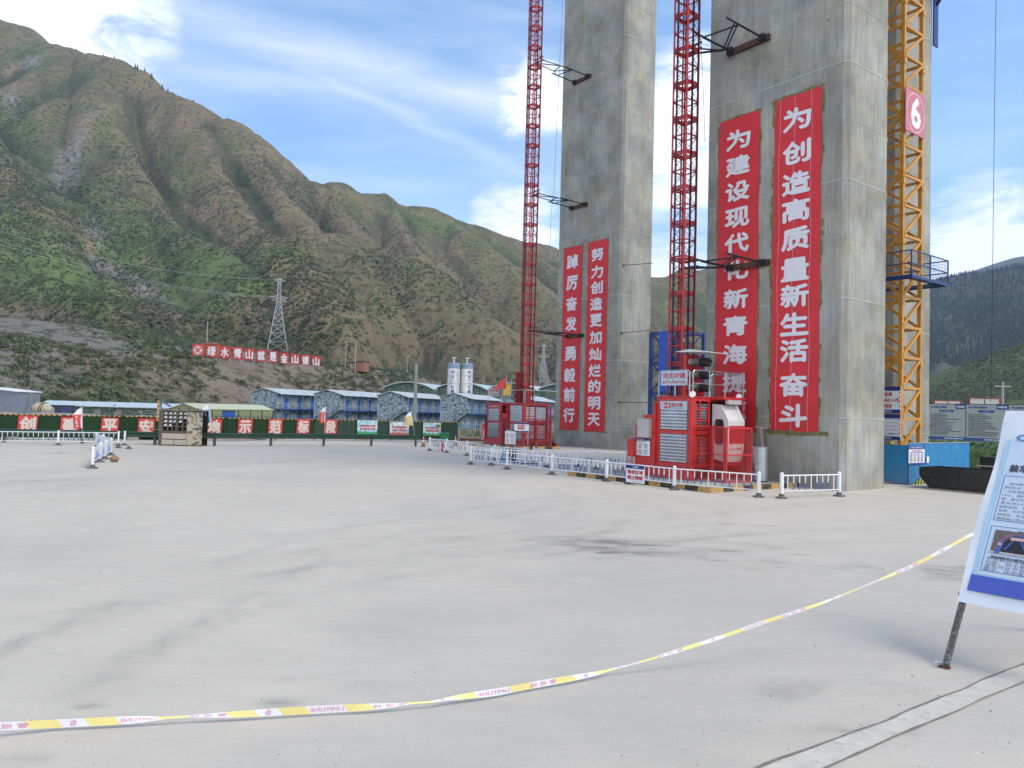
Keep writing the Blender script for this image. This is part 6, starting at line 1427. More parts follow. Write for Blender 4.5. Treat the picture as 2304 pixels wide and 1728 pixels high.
MB().box(0, 24*k3, 0, 4, 0, hb-.3).build('wall', M['brick'], e); MB().box(24*k3, 42*k3, -1, 4, 0, hb).build('wall', M['brick'], e); MB().box(-.3, 24*k3, -.4, 4.3, hb-.3, hb-.1).box(24*k3, 43*k3, -1.3, 4.3, hb, hb+.2).build('roof', M['dark'], e); MB().box(1.2, 2.4, -.06, 0, hb-2.6, hb-.8).build('window', M['pane'], e); MB().box(0, 3.2, -.3, 0, hb-3.4, hb-3.0).build('ledge', M['red'], e)
# orange hoarding behind the first hillside signs
p = D(452, 778, 232); e = empty('orange_cabin', (p.x, 232, zt(p.x, 232)-.5), 'orange red site cabin just behind the first hillside signs', 'cabin', None, -.3)
tz = D(470, 771, 232).z-e.location.z; MB().box(0, 5.2, 0, 3, 0, tz-.5).build('body', M['orange'], e); MB().prism([(-.3, -.3, tz-.5), (5.5, -.3, tz-.5), (2.6, -.3, tz+.1)], (0, 3.6, 0)).build('roof', M['orange'], e); MB().box(2.2, 3.4, -.05, 0, .8, tz-1).build('window', M['dark'], e)
# red signs along the edge of the embankment
HS = [(198,148,112,125,'logo'),(333,158,110,125,'绿'),(465,170,108,125,'水'),(593,178,100,126,'青'),(710,192,95,122,'山'),(828,205,92,121,'就'),(946,218,90,118,'是'),(1056,235,88,117,'金'),(1164,247,86,111,'山'),(1270,258,84,109,'银'),(1374,268,84,109,'山')]
hn = ['first hillside sign with a white round emblem','second hillside sign from the left, character for green','third hillside sign from the left, character for water','fourth hillside sign, character for blue green','fifth hillside sign, the first reading mountain','sixth hillside sign, left of the pylon foot','seventh hillside sign, right in front of the pylon','eighth hillside sign, character for gold','ninth hillside sign, mountain after gold','tenth hillside sign, character for silver','last hillside sign at the right end of the row']
for i, (cx_, ty, w_, h_, c) in enumerate(HS):
    Yh = 220+(257-220)*i/10; pxc = 400+cx_/4.424; pt = 740+ty/4.424; pb = 740+(ty+h_)/4.424; k4 = Yh/F; a = D(pxc-w_/8.85, pb, Yh); W_ = w_/4.424*k4; Hh = (pb-pt)*k4
    e = empty('hillside_sign', (a.x, Yh, a.z), hn[i], 'sign', 'red signs along the embankment edge', .0)
    MB().box(0, W_, 0, .12, 0, Hh).build('board', M['signred'], e); gz = zt(a.x+W_/2, Yh)-a.z
    for x in (.3, W_-.3): MB().bar((x, .2, min(gz, -.2)-.5), (x, .2, Hh*.8), .14).build('leg', M['greybox'], e)
    mb = MB(); fn = lambda x, y: Vector((x, -.03, y))
    if c != 'logo': text_into(mb, c, fn, W_*.14, W_*.86, Hh*.14, Hh*.86, .045)
    else:
        n = 28
        for (r1, r2) in ((.40, .36), (.26, .22)):
            v = [(W_/2+W_*r1*math.cos(t), -.03, Hh/2+W_*r1*math.sin(t)) for t in np.linspace(0, 6.283, n+1)]+[(W_/2+W_*r2*math.cos(t), -.03, Hh/2+W_*r2*math.sin(t)) for t in np.linspace(0, 6.283, n+1)]
            mb.add(v, [(j, j+1, n+2+j, n+1+j) for j in range(n)])
        for t in range(4):
            a_ = t*math.pi/2; ca, sa = math.cos(a_), math.sin(a_); rot = lambda u, v_: (W_/2+W_*(u*ca-v_*sa), -.032, Hh/2+W_*(u*sa+v_*ca))
            mb.add([rot(.1, .0), rot(.2, .07), rot(.46, 0), rot(.2, -.07)], [(0, 1, 2, 3)])
    mb.build('lettering', M['white2'], e, fix=False)
# pylons
def pylon(px, pyt, pyb, Yp, wbase, label, arms):
    b = D(px, pyb, Yp); t = D(px, pyt, Yp); gz = min(zt(b.x, Yp), b.z); Hp = t.z-gz; e = empty('power_pylon', (b.x, Yp, gz), label, 'pylon', 'lattice power pylons', .35); wb = wbase/2
    def hw(z): k = z/Hp; return wb*(1-k/.70*.82) if k < .70 else wb*.18*(1-(k-.70)*.5)
    lv = [0, .14, .26, .37, .46, .54, .61, .67, .72, .78, .84, .90, .95, 1.0]
    for a, bb in zip(lv[:-1], lv[1:]):
        mb = MB(); z0, z1 = a*Hp, bb*Hp; w0, w1 = hw(z0), hw(z1); t_ = .16 if a < .6 else .11
        C = lambda w_, z: [Vector((-w_, -w_, z)), Vector((w_, -w_, z)), Vector((w_, w_, z)), Vector((-w_, w_, z))]
        c0, c1 = C(w0, z0), C(w1, z1)
        for i in range(4):
            j = (i+1) % 4; mb.bar(c0[i], c1[i], t_*1.3); mb.bar(c0[i], c1[j], t_*.7); mb.bar(c0[j], c1[i], t_*.7); mb.bar(c1[i], c1[j], t_*.8)
        mb.build('lattice_panel', M['silver'], e)
    for k, L in arms:
        z = k*Hp; mb = MB()
        for s in (-1, 1):
            for y in (-.5, .5): mb.bar((s*hw(z), y*hw(z)*2, z+.6), (s*L, 0, z), .14); mb.bar((s*hw(z), y*hw(z)*2, z-.5), (s*L, 0, z), .12)
        mb.build('crossarm', M['silver'], e)
    return e
Yp1 = ground_at(623, 793, 262); print('pylon Y', Yp1)
pylon(623, 626, 793, Yp1, 43/F*Yp1, 'grey lattice power pylon standing on the slope behind the hillside signs', [(.97, 12/F*Yp1), (.745, 21/F*Yp1), (.70, 17/F*Yp1)])
Yp2 = ground_at(1221, 868, 262); print('pylon Y', Yp2)
pylon(1221, 775, 872, Yp2, 25/F*Yp2, 'smaller lattice pylon between the thin red mast and the middle pier', [(.97, 8/F*Yp2), (.72, 14/F*Yp2)])
def wires(name, pts, label, r=.045):
    e = None; mb = MB(); P = [D(*p) for p in pts]; mb.path(P, r, 4); o = mb.build(name, M['silver']); tag(o, label, 'power line'); return o
for k, (ya, yb) in enumerate(((545, 628), (565, 668), (575, 672))):
    a = D(-60, ya-45, Yp1*.8); b = D(606+k*18, yb, Yp1); pts = []
    mb = MB(); last = None
    for i in range(25): t = i/24; p = a.lerp(b, t)-ZU*(5*4*t*(1-t)); (mb.tube(last, p, .05, 4, cap=False) if last else None); last = p
    tag(mb.build('power_line', M['silver']), ['upper', 'middle', 'lowest'][k]+' sagging wire from the left edge to the big pylon', 'power line', 'sagging wires across the left slope')
# far settlement on the right
for i, (px, py, w_, c, lb) in enumerate(((2105,850,16,'roofl','tiny pale building far up the valley, next to the crane mast'),(2140,846,22,'brick','tiny reddish long building far up the valley'),(2126,853,7,'canopy','tiny cream hut far up the valley'))):
    p = D(px, py, 700); e = empty('distant_building', (p.x, 700, p.z-8), lb, 'building', 'tiny far buildings in the valley'); w2 = w_/F*700; MB().box(-w2/2, w2/2, 0, 6, 0, 8.5).build('wall', M[c], e); MB().box(-w2/2-.4, w2/2+.4, -.4, 6.4, 8.5, 9.3).build('roof', M['roofl'], e)
# ================================================================== BLUE TRUSS TOWER between the piers
bc = D(1521, 940, 56); e = empty('truss_tower', (bc.x, 56, 0), 'blue steel truss tower standing behind the thick red mast', 'truss tower', None, ROT)
ht = D(1518, 748, 56).z; hwid = 1.32
for x in (-hwid, hwid):
    for y in (-hwid, hwid): MB().box(x-.12, x+.12, y-.12, y+.12, 0, ht).build('column', M['dblue'], e)
for k in range(4):
    z1 = ht*(k+1)/4; z0 = ht*k/4
    for s in (-1, 1):
        MB().bar((-hwid, s*hwid, z1-.1), (hwid, s*hwid, z1-.1), .14, .2).build('beam', M['dblue'], e); MB().bar((s*hwid, -hwid, z1-.1), (s*hwid, hwid, z1-.1), .14, .2).build('beam', M['dblue'], e)
        for (p, q) in (((-hwid, z0), (hwid, z1)), ((hwid, z0), (-hwid, z1))): MB().bar((p[0], s*hwid, p[1]), (q[0], s*hwid, q[1]), .08).build('brace', M['dblue'], e); MB().bar((s*hwid, p[0], p[1]), (s*hwid, q[0], q[1]), .08).build('brace', M['dblue'], e)
MB().box(-.5, .3, -hwid-.1, -hwid+.3, ht*.5, ht).build('blue_panel', M['blue2'], e)
# ================================================================== YELLOW CRANE MAST
CM = G(2026, 1085); 
S2 = solve_width(CM, B, 2068); print('crane width', S2)
e = empty('crane_mast', CM, 'orange yellow tower crane mast with the number six plate, right of the big pier', 'crane mast', None, ROT)
SH = 2.72; lg = .14
def crane_section():
    mb = MB(); D_ = S2
    cs = [(0, 0), (0, D_), (-D_, 0), (-D_, D_)]
    for x, y in cs: mb.box(x-lg, x+lg*.2, y-lg*.2, y+lg, 0, SH-.015)
    def face(P0, P1, flip):
        w_ = .12
        for k in range(2):
            z0, z1 = SH*k/2+.08, SH*(k+1)/2+.08
            a, b = (P0, P1) if (k % 2 == 0 or not flip) else (P1, P0)
            mb.bar((a[0], a[1], z0+.1), (b[0], b[1], z1-.06), w_*.9, w_); mb.bar((P0[0], P0[1], z0), (P1[0], P1[1], z0), w_*.8, w_)
    face((0, .1), (0, D_-.05), False); face((-.1, 0), (-D_+.05, 0), True); face((-D_, .1), (-D_, D_-.05), True); face((-.1, D_), (-D_+.05, D_), False)
    for x, y in cs: mb.box(x-lg-.03, x+lg*.2+.03, y-lg*.2-.03, y+lg+.03, SH-.3, SH-.03)
    return mb
p = crane_section().build('mast_section', M['yel'], e)
for i in range(1, 11): inst(p, 'mast_section', e, (0, 0, i*SH))
mb = MB(); xl = -S2+.25
for s in (0, .4): mb.tube((xl, .5+s, .2), (xl, .5+s, 11*SH), .018, 5)
for z in np.arange(.5, 11*SH, .3): mb.tube((xl, .5, z), (xl, .9, z), .012, 4)
mb.build('ladder', M['zinc'], e)
for z in np.arange(2, 11*SH, .9):
    mb = MB(); pts = [(xl-.35*math.sin(t), .7-.38*math.cos(t), z) for t in np.linspace(0, math.pi, 9)]; mb.path(pts, .012, 4); mb.build('ladder_hoop', M['zinc'], e)
# number plate
nrm = -A; pl0 = CM+nrm*.12
c1 = plane_hit(2036, 195, pl0, nrm); c2 = plane_hit(2079, 221, pl0, nrm); c3 = plane_hit(2034.5, 292, pl0, nrm)
l1, l2, l3 = toL(c1, CM), toL(c2, CM), toL(c3, CM); yw = l2.y-l1.y; zh = l1.z-l3.z
e = empty('number_plate', CM+B*l1.y-A*.12+ZU*l3.z, 'square red plate with a white circled six high on the yellow crane mast', 'sign', None, ROT)
MB().box(0, .05, 0, yw, 0, zh).build('plate', mat('plate_pink_red', (.52, .16, .20), .5, var=.08), e)
fn = lambda x, y: Vector((.056, x, y)); mb = MB(); text_into(mb, '6', fn, yw*.28, yw*.74, zh*.16, zh*.84, .05); mb.build('numeral', M['white2'], e, fix=False)
mb = MB(); n = 40; v = [fn(yw/2+yw*.46*math.cos(t), zh/2+zh*.46*math.sin(t)) for t in np.linspace(0, 6.283, n+1)]+[fn(yw/2+yw*.445*math.cos(t), zh/2+zh*.445*math.sin(t)) for t in np.linspace(0, 6.283, n+1)]
mb.add(v, [(j, j+1, n+2+j, n+1+j) for j in range(n)]); mb.build('ring', M['white2'], e, fix=False)
# blue work platform round the mast
zp = D(2085, 640, CM.y+1).z; zp2 = D(2085, 590, CM.y+1).z
e = empty('work_platform', CM+ZU*zp, 'blue railed work platform wrapped round the yellow crane mast', 'platform', None, ROT); PX_ = [(-S2-.9, -.75), (.75, -.75), (.75, S2+1.0), (-S2-.9, S2+1.0)]; hr = 1.12
for i in range(4):
    a, b = PX_[i], PX_[(i+1) % 4]
    MB().bar((*a, 0), (*b, 0), .08, .12).build('floor_beam', M['dblue'], e)
    for h in (hr, hr*.5): MB().bar((*a, h), (*b, h), .045).build('rail', M['dblue'], e)
    for t in (0, .5): MB().bar((a[0]+(b[0]-a[0])*t, a[1]+(b[1]-a[1])*t, 0), (a[0]+(b[0]-a[0])*t, a[1]+(b[1]-a[1])*t, hr), .05).build('rail_post', M['dblue'], e)
    mb = MB(); av, bv = Vector((*a, 0)), Vector((*b, 0)); Lw = (bv-av).length; grid_wires(mb, lambda u, v: av+(bv-av)*(u/Lw)+ZU*v, 0, Lw, .05, hr, .13, .006); tag(mb.build('side_mesh', M['dblue'], e), kind='stuff')
for y in (-.4, S2+.15, S2+.6): MB().box(-S2-.9, .75, y-.04, y+.04, -.06, .0).build('joist', M['dblue'], e)
for x in (-S2-.6, .3): MB().box(x, x+.3, -.75, S2+1.0, .0, .03).build('deck_board', M['dblue'], e)
# boards hung beside the mast foot
def hung_sign(x0, x1, yt, yb, label, rows, body):
    off = .35; a = plane_hit(x0, yb, CM-B*off, -B); b = plane_hit(x1, yb, CM-B*off, -B); c = plane_hit(x1, yt, CM-B*off, -B); w_ = (b-a).length; h_ = c.z-b.z
    ext = w_*1.3
    e = empty('site_sign', a-(-A)*ext, label, 'sign', 'navy edged boards beside the crane mast', ROT); W_ = w_+ext
    MB().box(0, W_, 0, .03, 0, h_).build('board', M['white2'], e); MB().box(0, W_, -.006, 0, h_*.84, h_).box(0, W_, -.006, 0, 0, h_*.13).build('band', M['navy'], e)
    fn = lambda x, y: Vector((x, -.012, y)); mb = MB()
    for s, xa, xb, ya, yb_ in rows: text_into(mb, s, fn, W_*xa, W_*xb, h_*ya, h_*yb_, .045)
    mb.build('lettering', M['txtred'], e, fix=False)
    if body:
        for z in np.arange(.25, .85, .14): MB().box(.05*W_, .95*W_, -.010, -.004, h_*z, h_*z+.01).build('table_line', M['txtblk'], e)
        mb = MB(); text_into(mb, '负责人', fn, W_*.62, W_*.78, h_*.2, h_*.26, .03); mb.build('print', M['txtblk'], e, fix=False)
    for j in range(8):
        if j % 2: MB().box(W_-.05, W_-.0, -.010, 0, h_*(.14+j*.085), h_*(.14+(j+.8)*.085)).build('edge_mark', M['txtred'], e)
    mb = MB(); text_into(mb, '平安工地”', fn, W_*.45, W_*.72, h_*.03, h_*.09, .03); mb.build('band_print', M['white2'], e, fix=False)
hung_sign(1996, 2026, 869, 929, 'upper navy edged board with red characters beside the crane mast', [('危险区域', .25, .72, .64, .78), ('禁止入内', .42, .94, .42, .56), ('后果自负', .3, .72, .2, .34)], False)
hung_sign(1996, 2026, 931, 989, 'lower navy edged board with a table beside the crane mast', [], True)
# ================================================================== RIGHT SIDE
# blue corrugated hoarding with hazard curve
O = G(2045, 1091.5); Lb_ = solve_width(O, B, 2180); Hb_ = 1.76
e = empty('blue_hoarding', O, 'bright blue corrugated hoarding behind the black steel tray', 'hoarding', None, ROT)
seams = [0]+[solve_width(O, B, x) for x in (2078, 2113, 2147)]+[Lb_]
for i, (a, b) in enumerate(zip(seams[:-1], seams[1:])):
    k = max(4, int((b-a)/.09)); vs = []; 
    for j in range(k+1): y = a+(b-a-.012)*j/k; x = .018 if j % 2 else -.012; vs += [(x, y, .06), (x, y, Hb_)]
    mb = MB(); mb.add(vs, [(2*j, 2*j+2, 2*j+3, 2*j+1) for j in range(k)]); mb.add([(x-.03, y, z) for x, y, z in vs], [(2*j, 2*j+1, 2*j+3, 2*j+2) for j in range(k)]); mb.build('sheet', M['bluesheet'], e, fix=False)
MB().box(-.02, .03, -.05, Lb_, Hb_, Hb_+.03).build('top_rail', M['bead'], e); MB().box(-.04, .03, -.05, 0, 0, Hb_).build('corner_post', M['bluesheet'], e)
for j in range(16):
    y0 = .25+j*.13; y1 = y0+.13
    if y1 > Lb_: break
    hh = .30*math.sin(min(1, (j+1)/7)*math.pi/2); MB().prism([(.03, y0, 0), (.03, y1, 0), (.03, y1+.12, hh), (.03, y0+.12, hh)], (.015, 0, 0)).build('hazard_stripe', M['hy2'] if 'hy2' in M else (M['haz_b'] if j % 2 else M['hyel'] if 'hyel' in M else mat('hazard_lime', (.45, .45, .06), .6)), e)
MB().box(-5.5, 0, -.05, .05, .06, Hb_-.1).build('return_sheet', M['bluesheet'], e)
a = plane_hit(2044, 1045, O-A*.05, -A); b = plane_hit(2080, 1003, O-A*.05, -A); la, lb = toL(a, O), toL(b, O)
e2 = empty('notice_board', O-A*.05+B*la.y+ZU*la.z, 'white notice sheet with blue header on the blue hoarding', 'notice', None, ROT); wy = lb.y-la.y; hz = lb.z-la.z
MB().box(0, .012, 0, wy, 0, hz).build('board', M['white2'], e2); MB().box(.012, .015, 0, wy, hz*.82, hz).box(.012, .015, 0, wy, 0, hz*.07).build('band', M['txtblue'], e2)
fn = lambda x, y: Vector((.018, x, y)); mb = MB(); text_into(mb, '✛中交二公局第三工程', fn, wy*.1, wy*.85, hz*.88, hz*.95, .03); mb.build('header_print', M['white2'], e2, fix=False)
mb = MB(); text_into(mb, '塔吊安全警示牌', fn, wy*.2, wy*.8, hz*.70, hz*.77, .03); mb.build('title', M['txtred'], e2, fix=False)
for c in range(4): MB().box(.012, .016, wy*(.07+c*.225), wy*(.07+c*.225+.17), hz*.60, hz*.65).build('label', M['txtblue'], e2); mb = MB(); fake_lines(mb, fn, wy*(.07+c*.225), wy*(.07+c*.225+.18), hz*.12, hz*.56, 9, .3, .02, c); mb.build('print', M['txtblk'], e2, fix=False)
c = toL(plane_hit(2087, 1034, O-A*.05, -A), O); o = MB().box(0, .02, -.1, .1, -.14, .14).build('wall_box', M['white2']); o.location = O-A*.05+B*c.y+ZU*c.z; o.rotation_euler = (0, 0, ROT); tag(o, 'small white document box beside the notice on the blue hoarding', 'box')
# black tray
T0 = G(2092, 1100); e = empty('steel_tray', T0, 'long black steel tray with a sloping end lying in front of the blue hoarding', 'steel tray', None, ROT)
pr_ = [(0, 0, .0), (-.42, 0, .52), (-.42, 0, .86), (4.6, 0, .92), (4.6, 0, 0)]
MB().prism(pr_, (0, .06, 0)).build('side_plate', M['tray'], e); MB().prism([(x, y+1.5, z) for x, y, z in pr_], (0, .06, 0)).build('side_plate', M['tray'], e)
MB().prism([(0, .06, 0), (-.42, .06, .52), (-.42, .06, .86), (-.36, .06, .86), (-.36, .06, .54), (.04, .06, .05)], (0, 1.44, 0)).build('end_plate', M['tray'], e); MB().box(0, 4.6, .06, 1.5, .0, .05).build('floor_plate', M['tray'], e)
MB().bar((-.42, -.01, .52), (4.6, -.01, .56), .03).build('weld_seam', M['black'], e)
for x in (1.0, 2.3, 3.6): MB().box(x, x+.06, -.04, 0, .05, .85).build('stiffener', M['tray'], e)
mb = MB(); mb.box(-.1, 4.8, -.35, -.1, .001, .05); mb.build('timber', M['wood'], e)
T1 = Lp(T0, 1.0, 2.2); e = empty('steel_tray', T1, 'upper black steel frame with a yellow rail, resting behind the long tray', 'steel tray', None, ROT)
MB().prism([(0, 0, .9), (.1, 0, .55), (.1, 0, .0), (5, 0, 0), (5, 0, 1.35), (-.05, 0, 1.32)], (0, .06, 0)).build('side_plate', M['tray'], e); MB().box(0, 5, .06, 1.2, .6, .66).build('floor_plate', M['tray'], e)
MB().bar((.1, -.6, .98), (5, -.6, .96), .05).build('yellow_rail', M['bead'], e)
for x in (.4, 1.6, 2.8): MB().box(x, x+.14, -.66, -.5, .35, .96).build('stanchion', M['black'], e)
# big information boards
I0 = D(2032, 950, 58.0); zb_ = 1.35; 
def iboard(x0, x1, yt0, yt1, yb0, label, title, seed, full=True):
    n = -B; a = plane_hit(x0, yb0, I0, n); b = plane_hit(x1, yb0, I0, n); t = plane_hit(x0, yt0, I0, n); L = (b-a).dot(-A)-.04; Hh = 2.55; z0 = 1.42
    e = empty('information_board', Vector((a.x, a.y, 0)), label, 'board', 'grey site information boards in a row', ROT)
    MB().box(0, L, 0, .06, z0, z0+Hh).build('board', M['boardgrey'], e); MB().box(0, L, -.01, 0, z0, z0+Hh*.09).build('blue_foot', M['navy2'], e); MB().box(L*.73, L, -.01, 0, z0+Hh*.87, z0+Hh).build('logo_plate', M['navy2'], e)
    fn = lambda x, y: Vector((x, -.014, y)); mb = MB(); text_into(mb, '中交二公局第三工程有限公司', fn, L*.06, L*.5, z0+Hh*.895, z0+Hh*.95, .04); text_into(mb, title, fn, L*.3, L*.68, z0+Hh*.78, z0+Hh*.85, .045); mb.build('title', M['txtblue'], e, fix=False)
    mb = MB(); text_into(mb, '✛中国交建', fn, L*.76, L*.97, z0+Hh*.91, z0+Hh*.96, .04); text_into(mb, '建设人民满意交通工程质量至上安全第一', fn, L*.45, L*.95, z0+Hh*.03, z0+Hh*.065, .04); mb.build('white_print', M['white2'], e, fix=False)
    mb = MB(); fake_lines(mb, fn, L*.05, L*.92, z0+Hh*.13, z0+Hh*.75, 13, .55, .02, seed); mb.build('text_lines', M['txtblk'], e, fix=False)
    for x in (.2, L-.2): MB().box(x-.05, x+.05, .07, .17, 0, z0+Hh).build('leg', M['brown'], e)
    MB().box(-.04, L+.04, -.02, .08, z0+Hh, z0+Hh+.05).build('top_frame', M['brown'], e); MB().box(L, L+.035, -.02, .08, z0, z0+Hh).build('side_frame', M['brown'], e)
M['navy2'] = mat('board_blue', (.03, .09, .26), .5, var=.08)
ib = [(1990,2041,'leftmost grey information board, seen through the crane mast','工程概况牌'),(2041,2089,'second information board, partly behind the crane mast','消防保卫牌'),(2089,2173.6,'information board titled in blue right of the crane mast','安全生产牌'),(2173.6,2270,'information board half covered by the leaning display stand','质量安全目标牌'),(2270,2380,'last information board at the right edge of the picture','文明施工牌')]
for k, (a, b, lb, tt) in enumerate(ib): iboard(a, b, 911, 911, 987, lb, tt, k+20)
for k, (a, b, yt, lb) in enumerate(((2060,2086,903,'small grey panel with red edges behind the boards, next to the crane mast'),(2112,2165,901,'wide grey panel with red edges standing above the middle information board'),(2192,2252,896,'grey panel with red edges above the right information board'))):
    p = D(a, 930, 66); q = D(b, yt, 66); w2 = q.x-p.x; e = empty('back_panel', (p.x, 66.6, 0), lb, 'panel', 'grey panels with red frames behind the information boards', -.2); zq = q.z
    MB().box(0, w2*.48, 0, .05, zq-1.6, zq-.05).build('panel', M['greybox'], e); MB().box(w2*.52, w2, 0, .05, zq-1.6, zq-.05).build('panel', M['greybox'], e)
    MB().box(0, w2, -.03, .08, zq-.07, zq).box(w2, w2+.1, -.03, .08, 0, zq).box(-.1, 0, -.03, .08, 0, zq).build('red_frame', M['rust'] if k == 0 else M['dred'], e)
# green netted slope behind the hoarding
bx = np.linspace(-3, 16, 90); by = np.linspace(0, 9, 36); BX, BY = np.meshgrid(bx, by); Ob = Lp(O, -4, 6.5)
BZ = 1.75*np.clip(BY/2.2, 0, 1)**.7+(fbm(BX*1.0, BY, .8, 4, 141)-.5)*.5; WX = Ob.x-A.x*BX+B.x*BY; WY = Ob.y-A.y*BX+B.y*BY
M['net'] = mat('green_netted_plants', (.035, .075, .022), .85, var=.5, scale=5, bump=1, bscale=18, col2=(.10, .15, .05), c2at=.55)
o = grid_mesh('netted_bank', WX, WY, BZ-.2, M['net'], {}); tag(o, 'bank of green plants under netting behind the black trays', 'plants', kind='stuff')
mb = MB(); r = random.Random(8)
for k in range(5200):
    bx_, by_ = r.uniform(-3, 16), r.uniform(0, 6); z = 1.75*min(1, by_/2.2)**.7-.2; c0 = Ob+(-A)*bx_+B*by_; s = r.uniform(.03, .09); mb.add([(c0.x+r.gauss(0, s), c0.y+r.gauss(0, s), z+r.gauss(.05, s)) for _ in range(3)], [(0, 1, 2)])
tag(tag(mb.build('leaves', mat('net_leaves', (.05, .11, .03), .8, var=.5, scale=3), fix=False), kind='stuff'), 'loose green leaves poking through the netted bank')
# person behind the crane mast
def person(px, pyb, label):
    p = G(px, pyb); e = empty('person', p, label, 'person')
    J = [((0, 0, .92), .15), ((0, 0, 1.12), .13), ((0, 0, 1.34), .17), ((0, 0, 1.46), .075), ((.1, .0, .88), .10), ((.13, .02, .48), .07), ((.14, .0, .09), .05), ((.15, -.14, .04), .045), ((-.1, 0, .88), .10), ((-.12, -.04, .48), .07), ((-.13, 0, .09), .05), ((-.14, -.14, .04), .045), ((.2, 0, 1.38), .07), ((.27, .02, 1.12), .05), ((.2, -.16, .95), .04), ((-.2, 0, 1.38), .07), ((-.27, .02, 1.12), .05), ((-.2, -.16, .95), .04)]
    E_ = [(0, 1), (1, 2), (2, 3), (0, 4), (4, 5), (5, 6), (6, 7), (0, 8), (8, 9), (9, 10), (10, 11), (2, 12), (12, 13), (13, 14), (2, 15), (15, 16), (16, 17)]
    me = bpy.data.meshes.new('body'); me.from_pydata([j[0] for j in J], E_, []); o = bpy.data.objects.new('body', me); COL.objects.link(o); o.parent = e
    m = o.modifiers.new('s', 'SKIN'); sv = me.skin_vertices[0].data
    for k, (c, r) in enumerate(J): sv[k].radius = (r, r)
    sv[0].use_root = True; m2 = o.modifiers.new('d', 'SUBSURF'); m2.levels = 2; m2.render_levels = 2; me.materials.append(M['cloth'])
    MB().lathe([(.175, 0), (.185, .2), (.20, .40), (.12, .5)], 16).build('vest', M['vest'], e, smooth=True, loc=(0, 0, .96)).scale = (1.08, .86, 1)
    MB().lathe([(.188, 0), (.19, .05)], 16).build('reflective_band', M['zinc'], e, loc=(0, 0, 1.1)).scale = (1.09, .88, 1)
    MB().lathe([(.03, -.13), (.07, -.10), (.085, -.02), (.088, .05), (.06, .1), (.01, .12)], 14).build('head', M['skin'], e, smooth=True, loc=(0, -.01, 1.60))
    MB().lathe([(.125, 0), (.11, .02), (.10, .08), (.06, .13), (.01, .14)], 14).build('helmet', M['haz_y'], e, smooth=True, loc=(0, -.01, 1.64))
    MB().box(.02, .1, -.2, .06, 0, .07).box(-.18, -.1, -.2, .06, 0, .07).build('shoes', M['white2'], e)
    MB().box(-.015, .015, -.11, -.08, 1.575, 1.61).build('nose', M['skin'], e)
    return e
person(2004, 1082, 'worker in dark trousers and green vest behind the crane mast foot')
# barrier beam near the mast foot
e = empty('barrier_beam', Lp(CM, -1.9, -.25, 1.62), 'black and yellow beam tied across the crane mast foot', 'beam', None, ROT)
for j in range(14): MB().bar((j*.2, 0, 0), (j*.2+.195, 0, 0), .05).build('stripe', M['haz_b'] if j % 3 else M['haz_y'], e)
# hanging cables
def cable(pts, Yc, r, label):
    P = [D(x, y, Yc) for x, y in pts]; mb = MB(); mb.path(P, r, 5); tag(mb.build('hanging_cable', M['black']), label, 'cable')
cable([(2243,-120),(2241,0),(2239,150),(2237,300),(2235,480),(2233,650),(2231,800),(2229,905)], 46, .016, 'long dark cable hanging down on the far right of the sky')
cable([(1268,-80),(1264,60),(1257,180),(1252,300),(1247,420),(1240,480),(1237,560)], 52, .011, 'thin cable hanging between the thin red mast and the middle pier')
cable([(1570,0),(1572,40),(1577,100),(1581,170),(1584,250),(1586,320)], 29, .009, 'thin cable hanging between the thick red mast and the right pier')
# ================================================================== DISPLAY STAND at the right edge
Fp = G(2113, 1500); 
lean = Vector((B.x*.545, B.y*.545, .838)).normalized(); UX = -A; NB = UX.cross(lean).normalized()      # outward, towards the viewer's left
bp0 = Fp+NB*.03
def bd(px, py):
    p = plane_hit(px, py, bp0, NB)-bp0; return p.dot(UX), p.dot(lean)
cs = [bd(2152, 1351), bd(2304, 1384), bd(2266, 923), bd(2304, 926)]; print('board', cs)
u0 = min(cs[0][0], cs[2][0]); uL = (cs[0][0]+cs[2][0])/2; v0 = (cs[0][1]+cs[1][1])/2; v1 = (cs[2][1]+cs[3][1])/2; WB = 1.5
ST = empty('display_stand', Fp, 'leaning white and blue display board on a rusty steel leg at the right edge', 'display stand')
def fb(x, y, off=0.0): return UX*x+lean*y+NB*(.03+off)
mb = MB(); nx, nv = 16, 24; vs = []
for j in range(nv+1):
    for i in range(nx+1):
        u = uL+WB*i/nx; v = v0+(v1-v0)*j/nv; sag = .012*math.sin(i*.9+j*.25)*math.sin(j*.4)+(.015*math.sin(j*.55)*(1 if i == 0 else 0))
        vs.append(fb(u+(.018*math.sin(j*.45+.7) if i == 0 else 0), v, sag*.6))
mb.add(vs, [(j*(nx+1)+i, j*(nx+1)+i+1, (j+1)*(nx+1)+i+1, (j+1)*(nx+1)+i) for j in range(nv) for i in range(nx)]); base = mb.build('sheet', mat('poster_white', (.66, .69, .74), .45, var=.03), ST, smooth=True, fix=False)
def flat(nm, pts, m, off): return MB().add([fb(u, v, off) for u, v in pts], [tuple(range(len(pts)))]).build(nm, m, ST, fix=False)
M['txtslate'] = mat('slate_print', (.13, .15, .20), .6, var=.03)
M['pband'] = mat('poster_pale_blue', (.36, .56, .70), .45, var=.10, scale=2.5); M['pdeep'] = mat('poster_deep_blue', (.065, .10, .42), .45, var=.05); M['pinner'] = mat('poster_inner', (.50, .60, .70), .45, var=.04)
a1 = bd(2176, 1291); a2 = bd(2160, 1332); a3 = bd(2219, 1010)
ub = uL+.09
bandtop = a1[1]; bandbot = v0+.15; inL = bd(2197, 1296)[0]; utop = bd(2258, 990)[1]
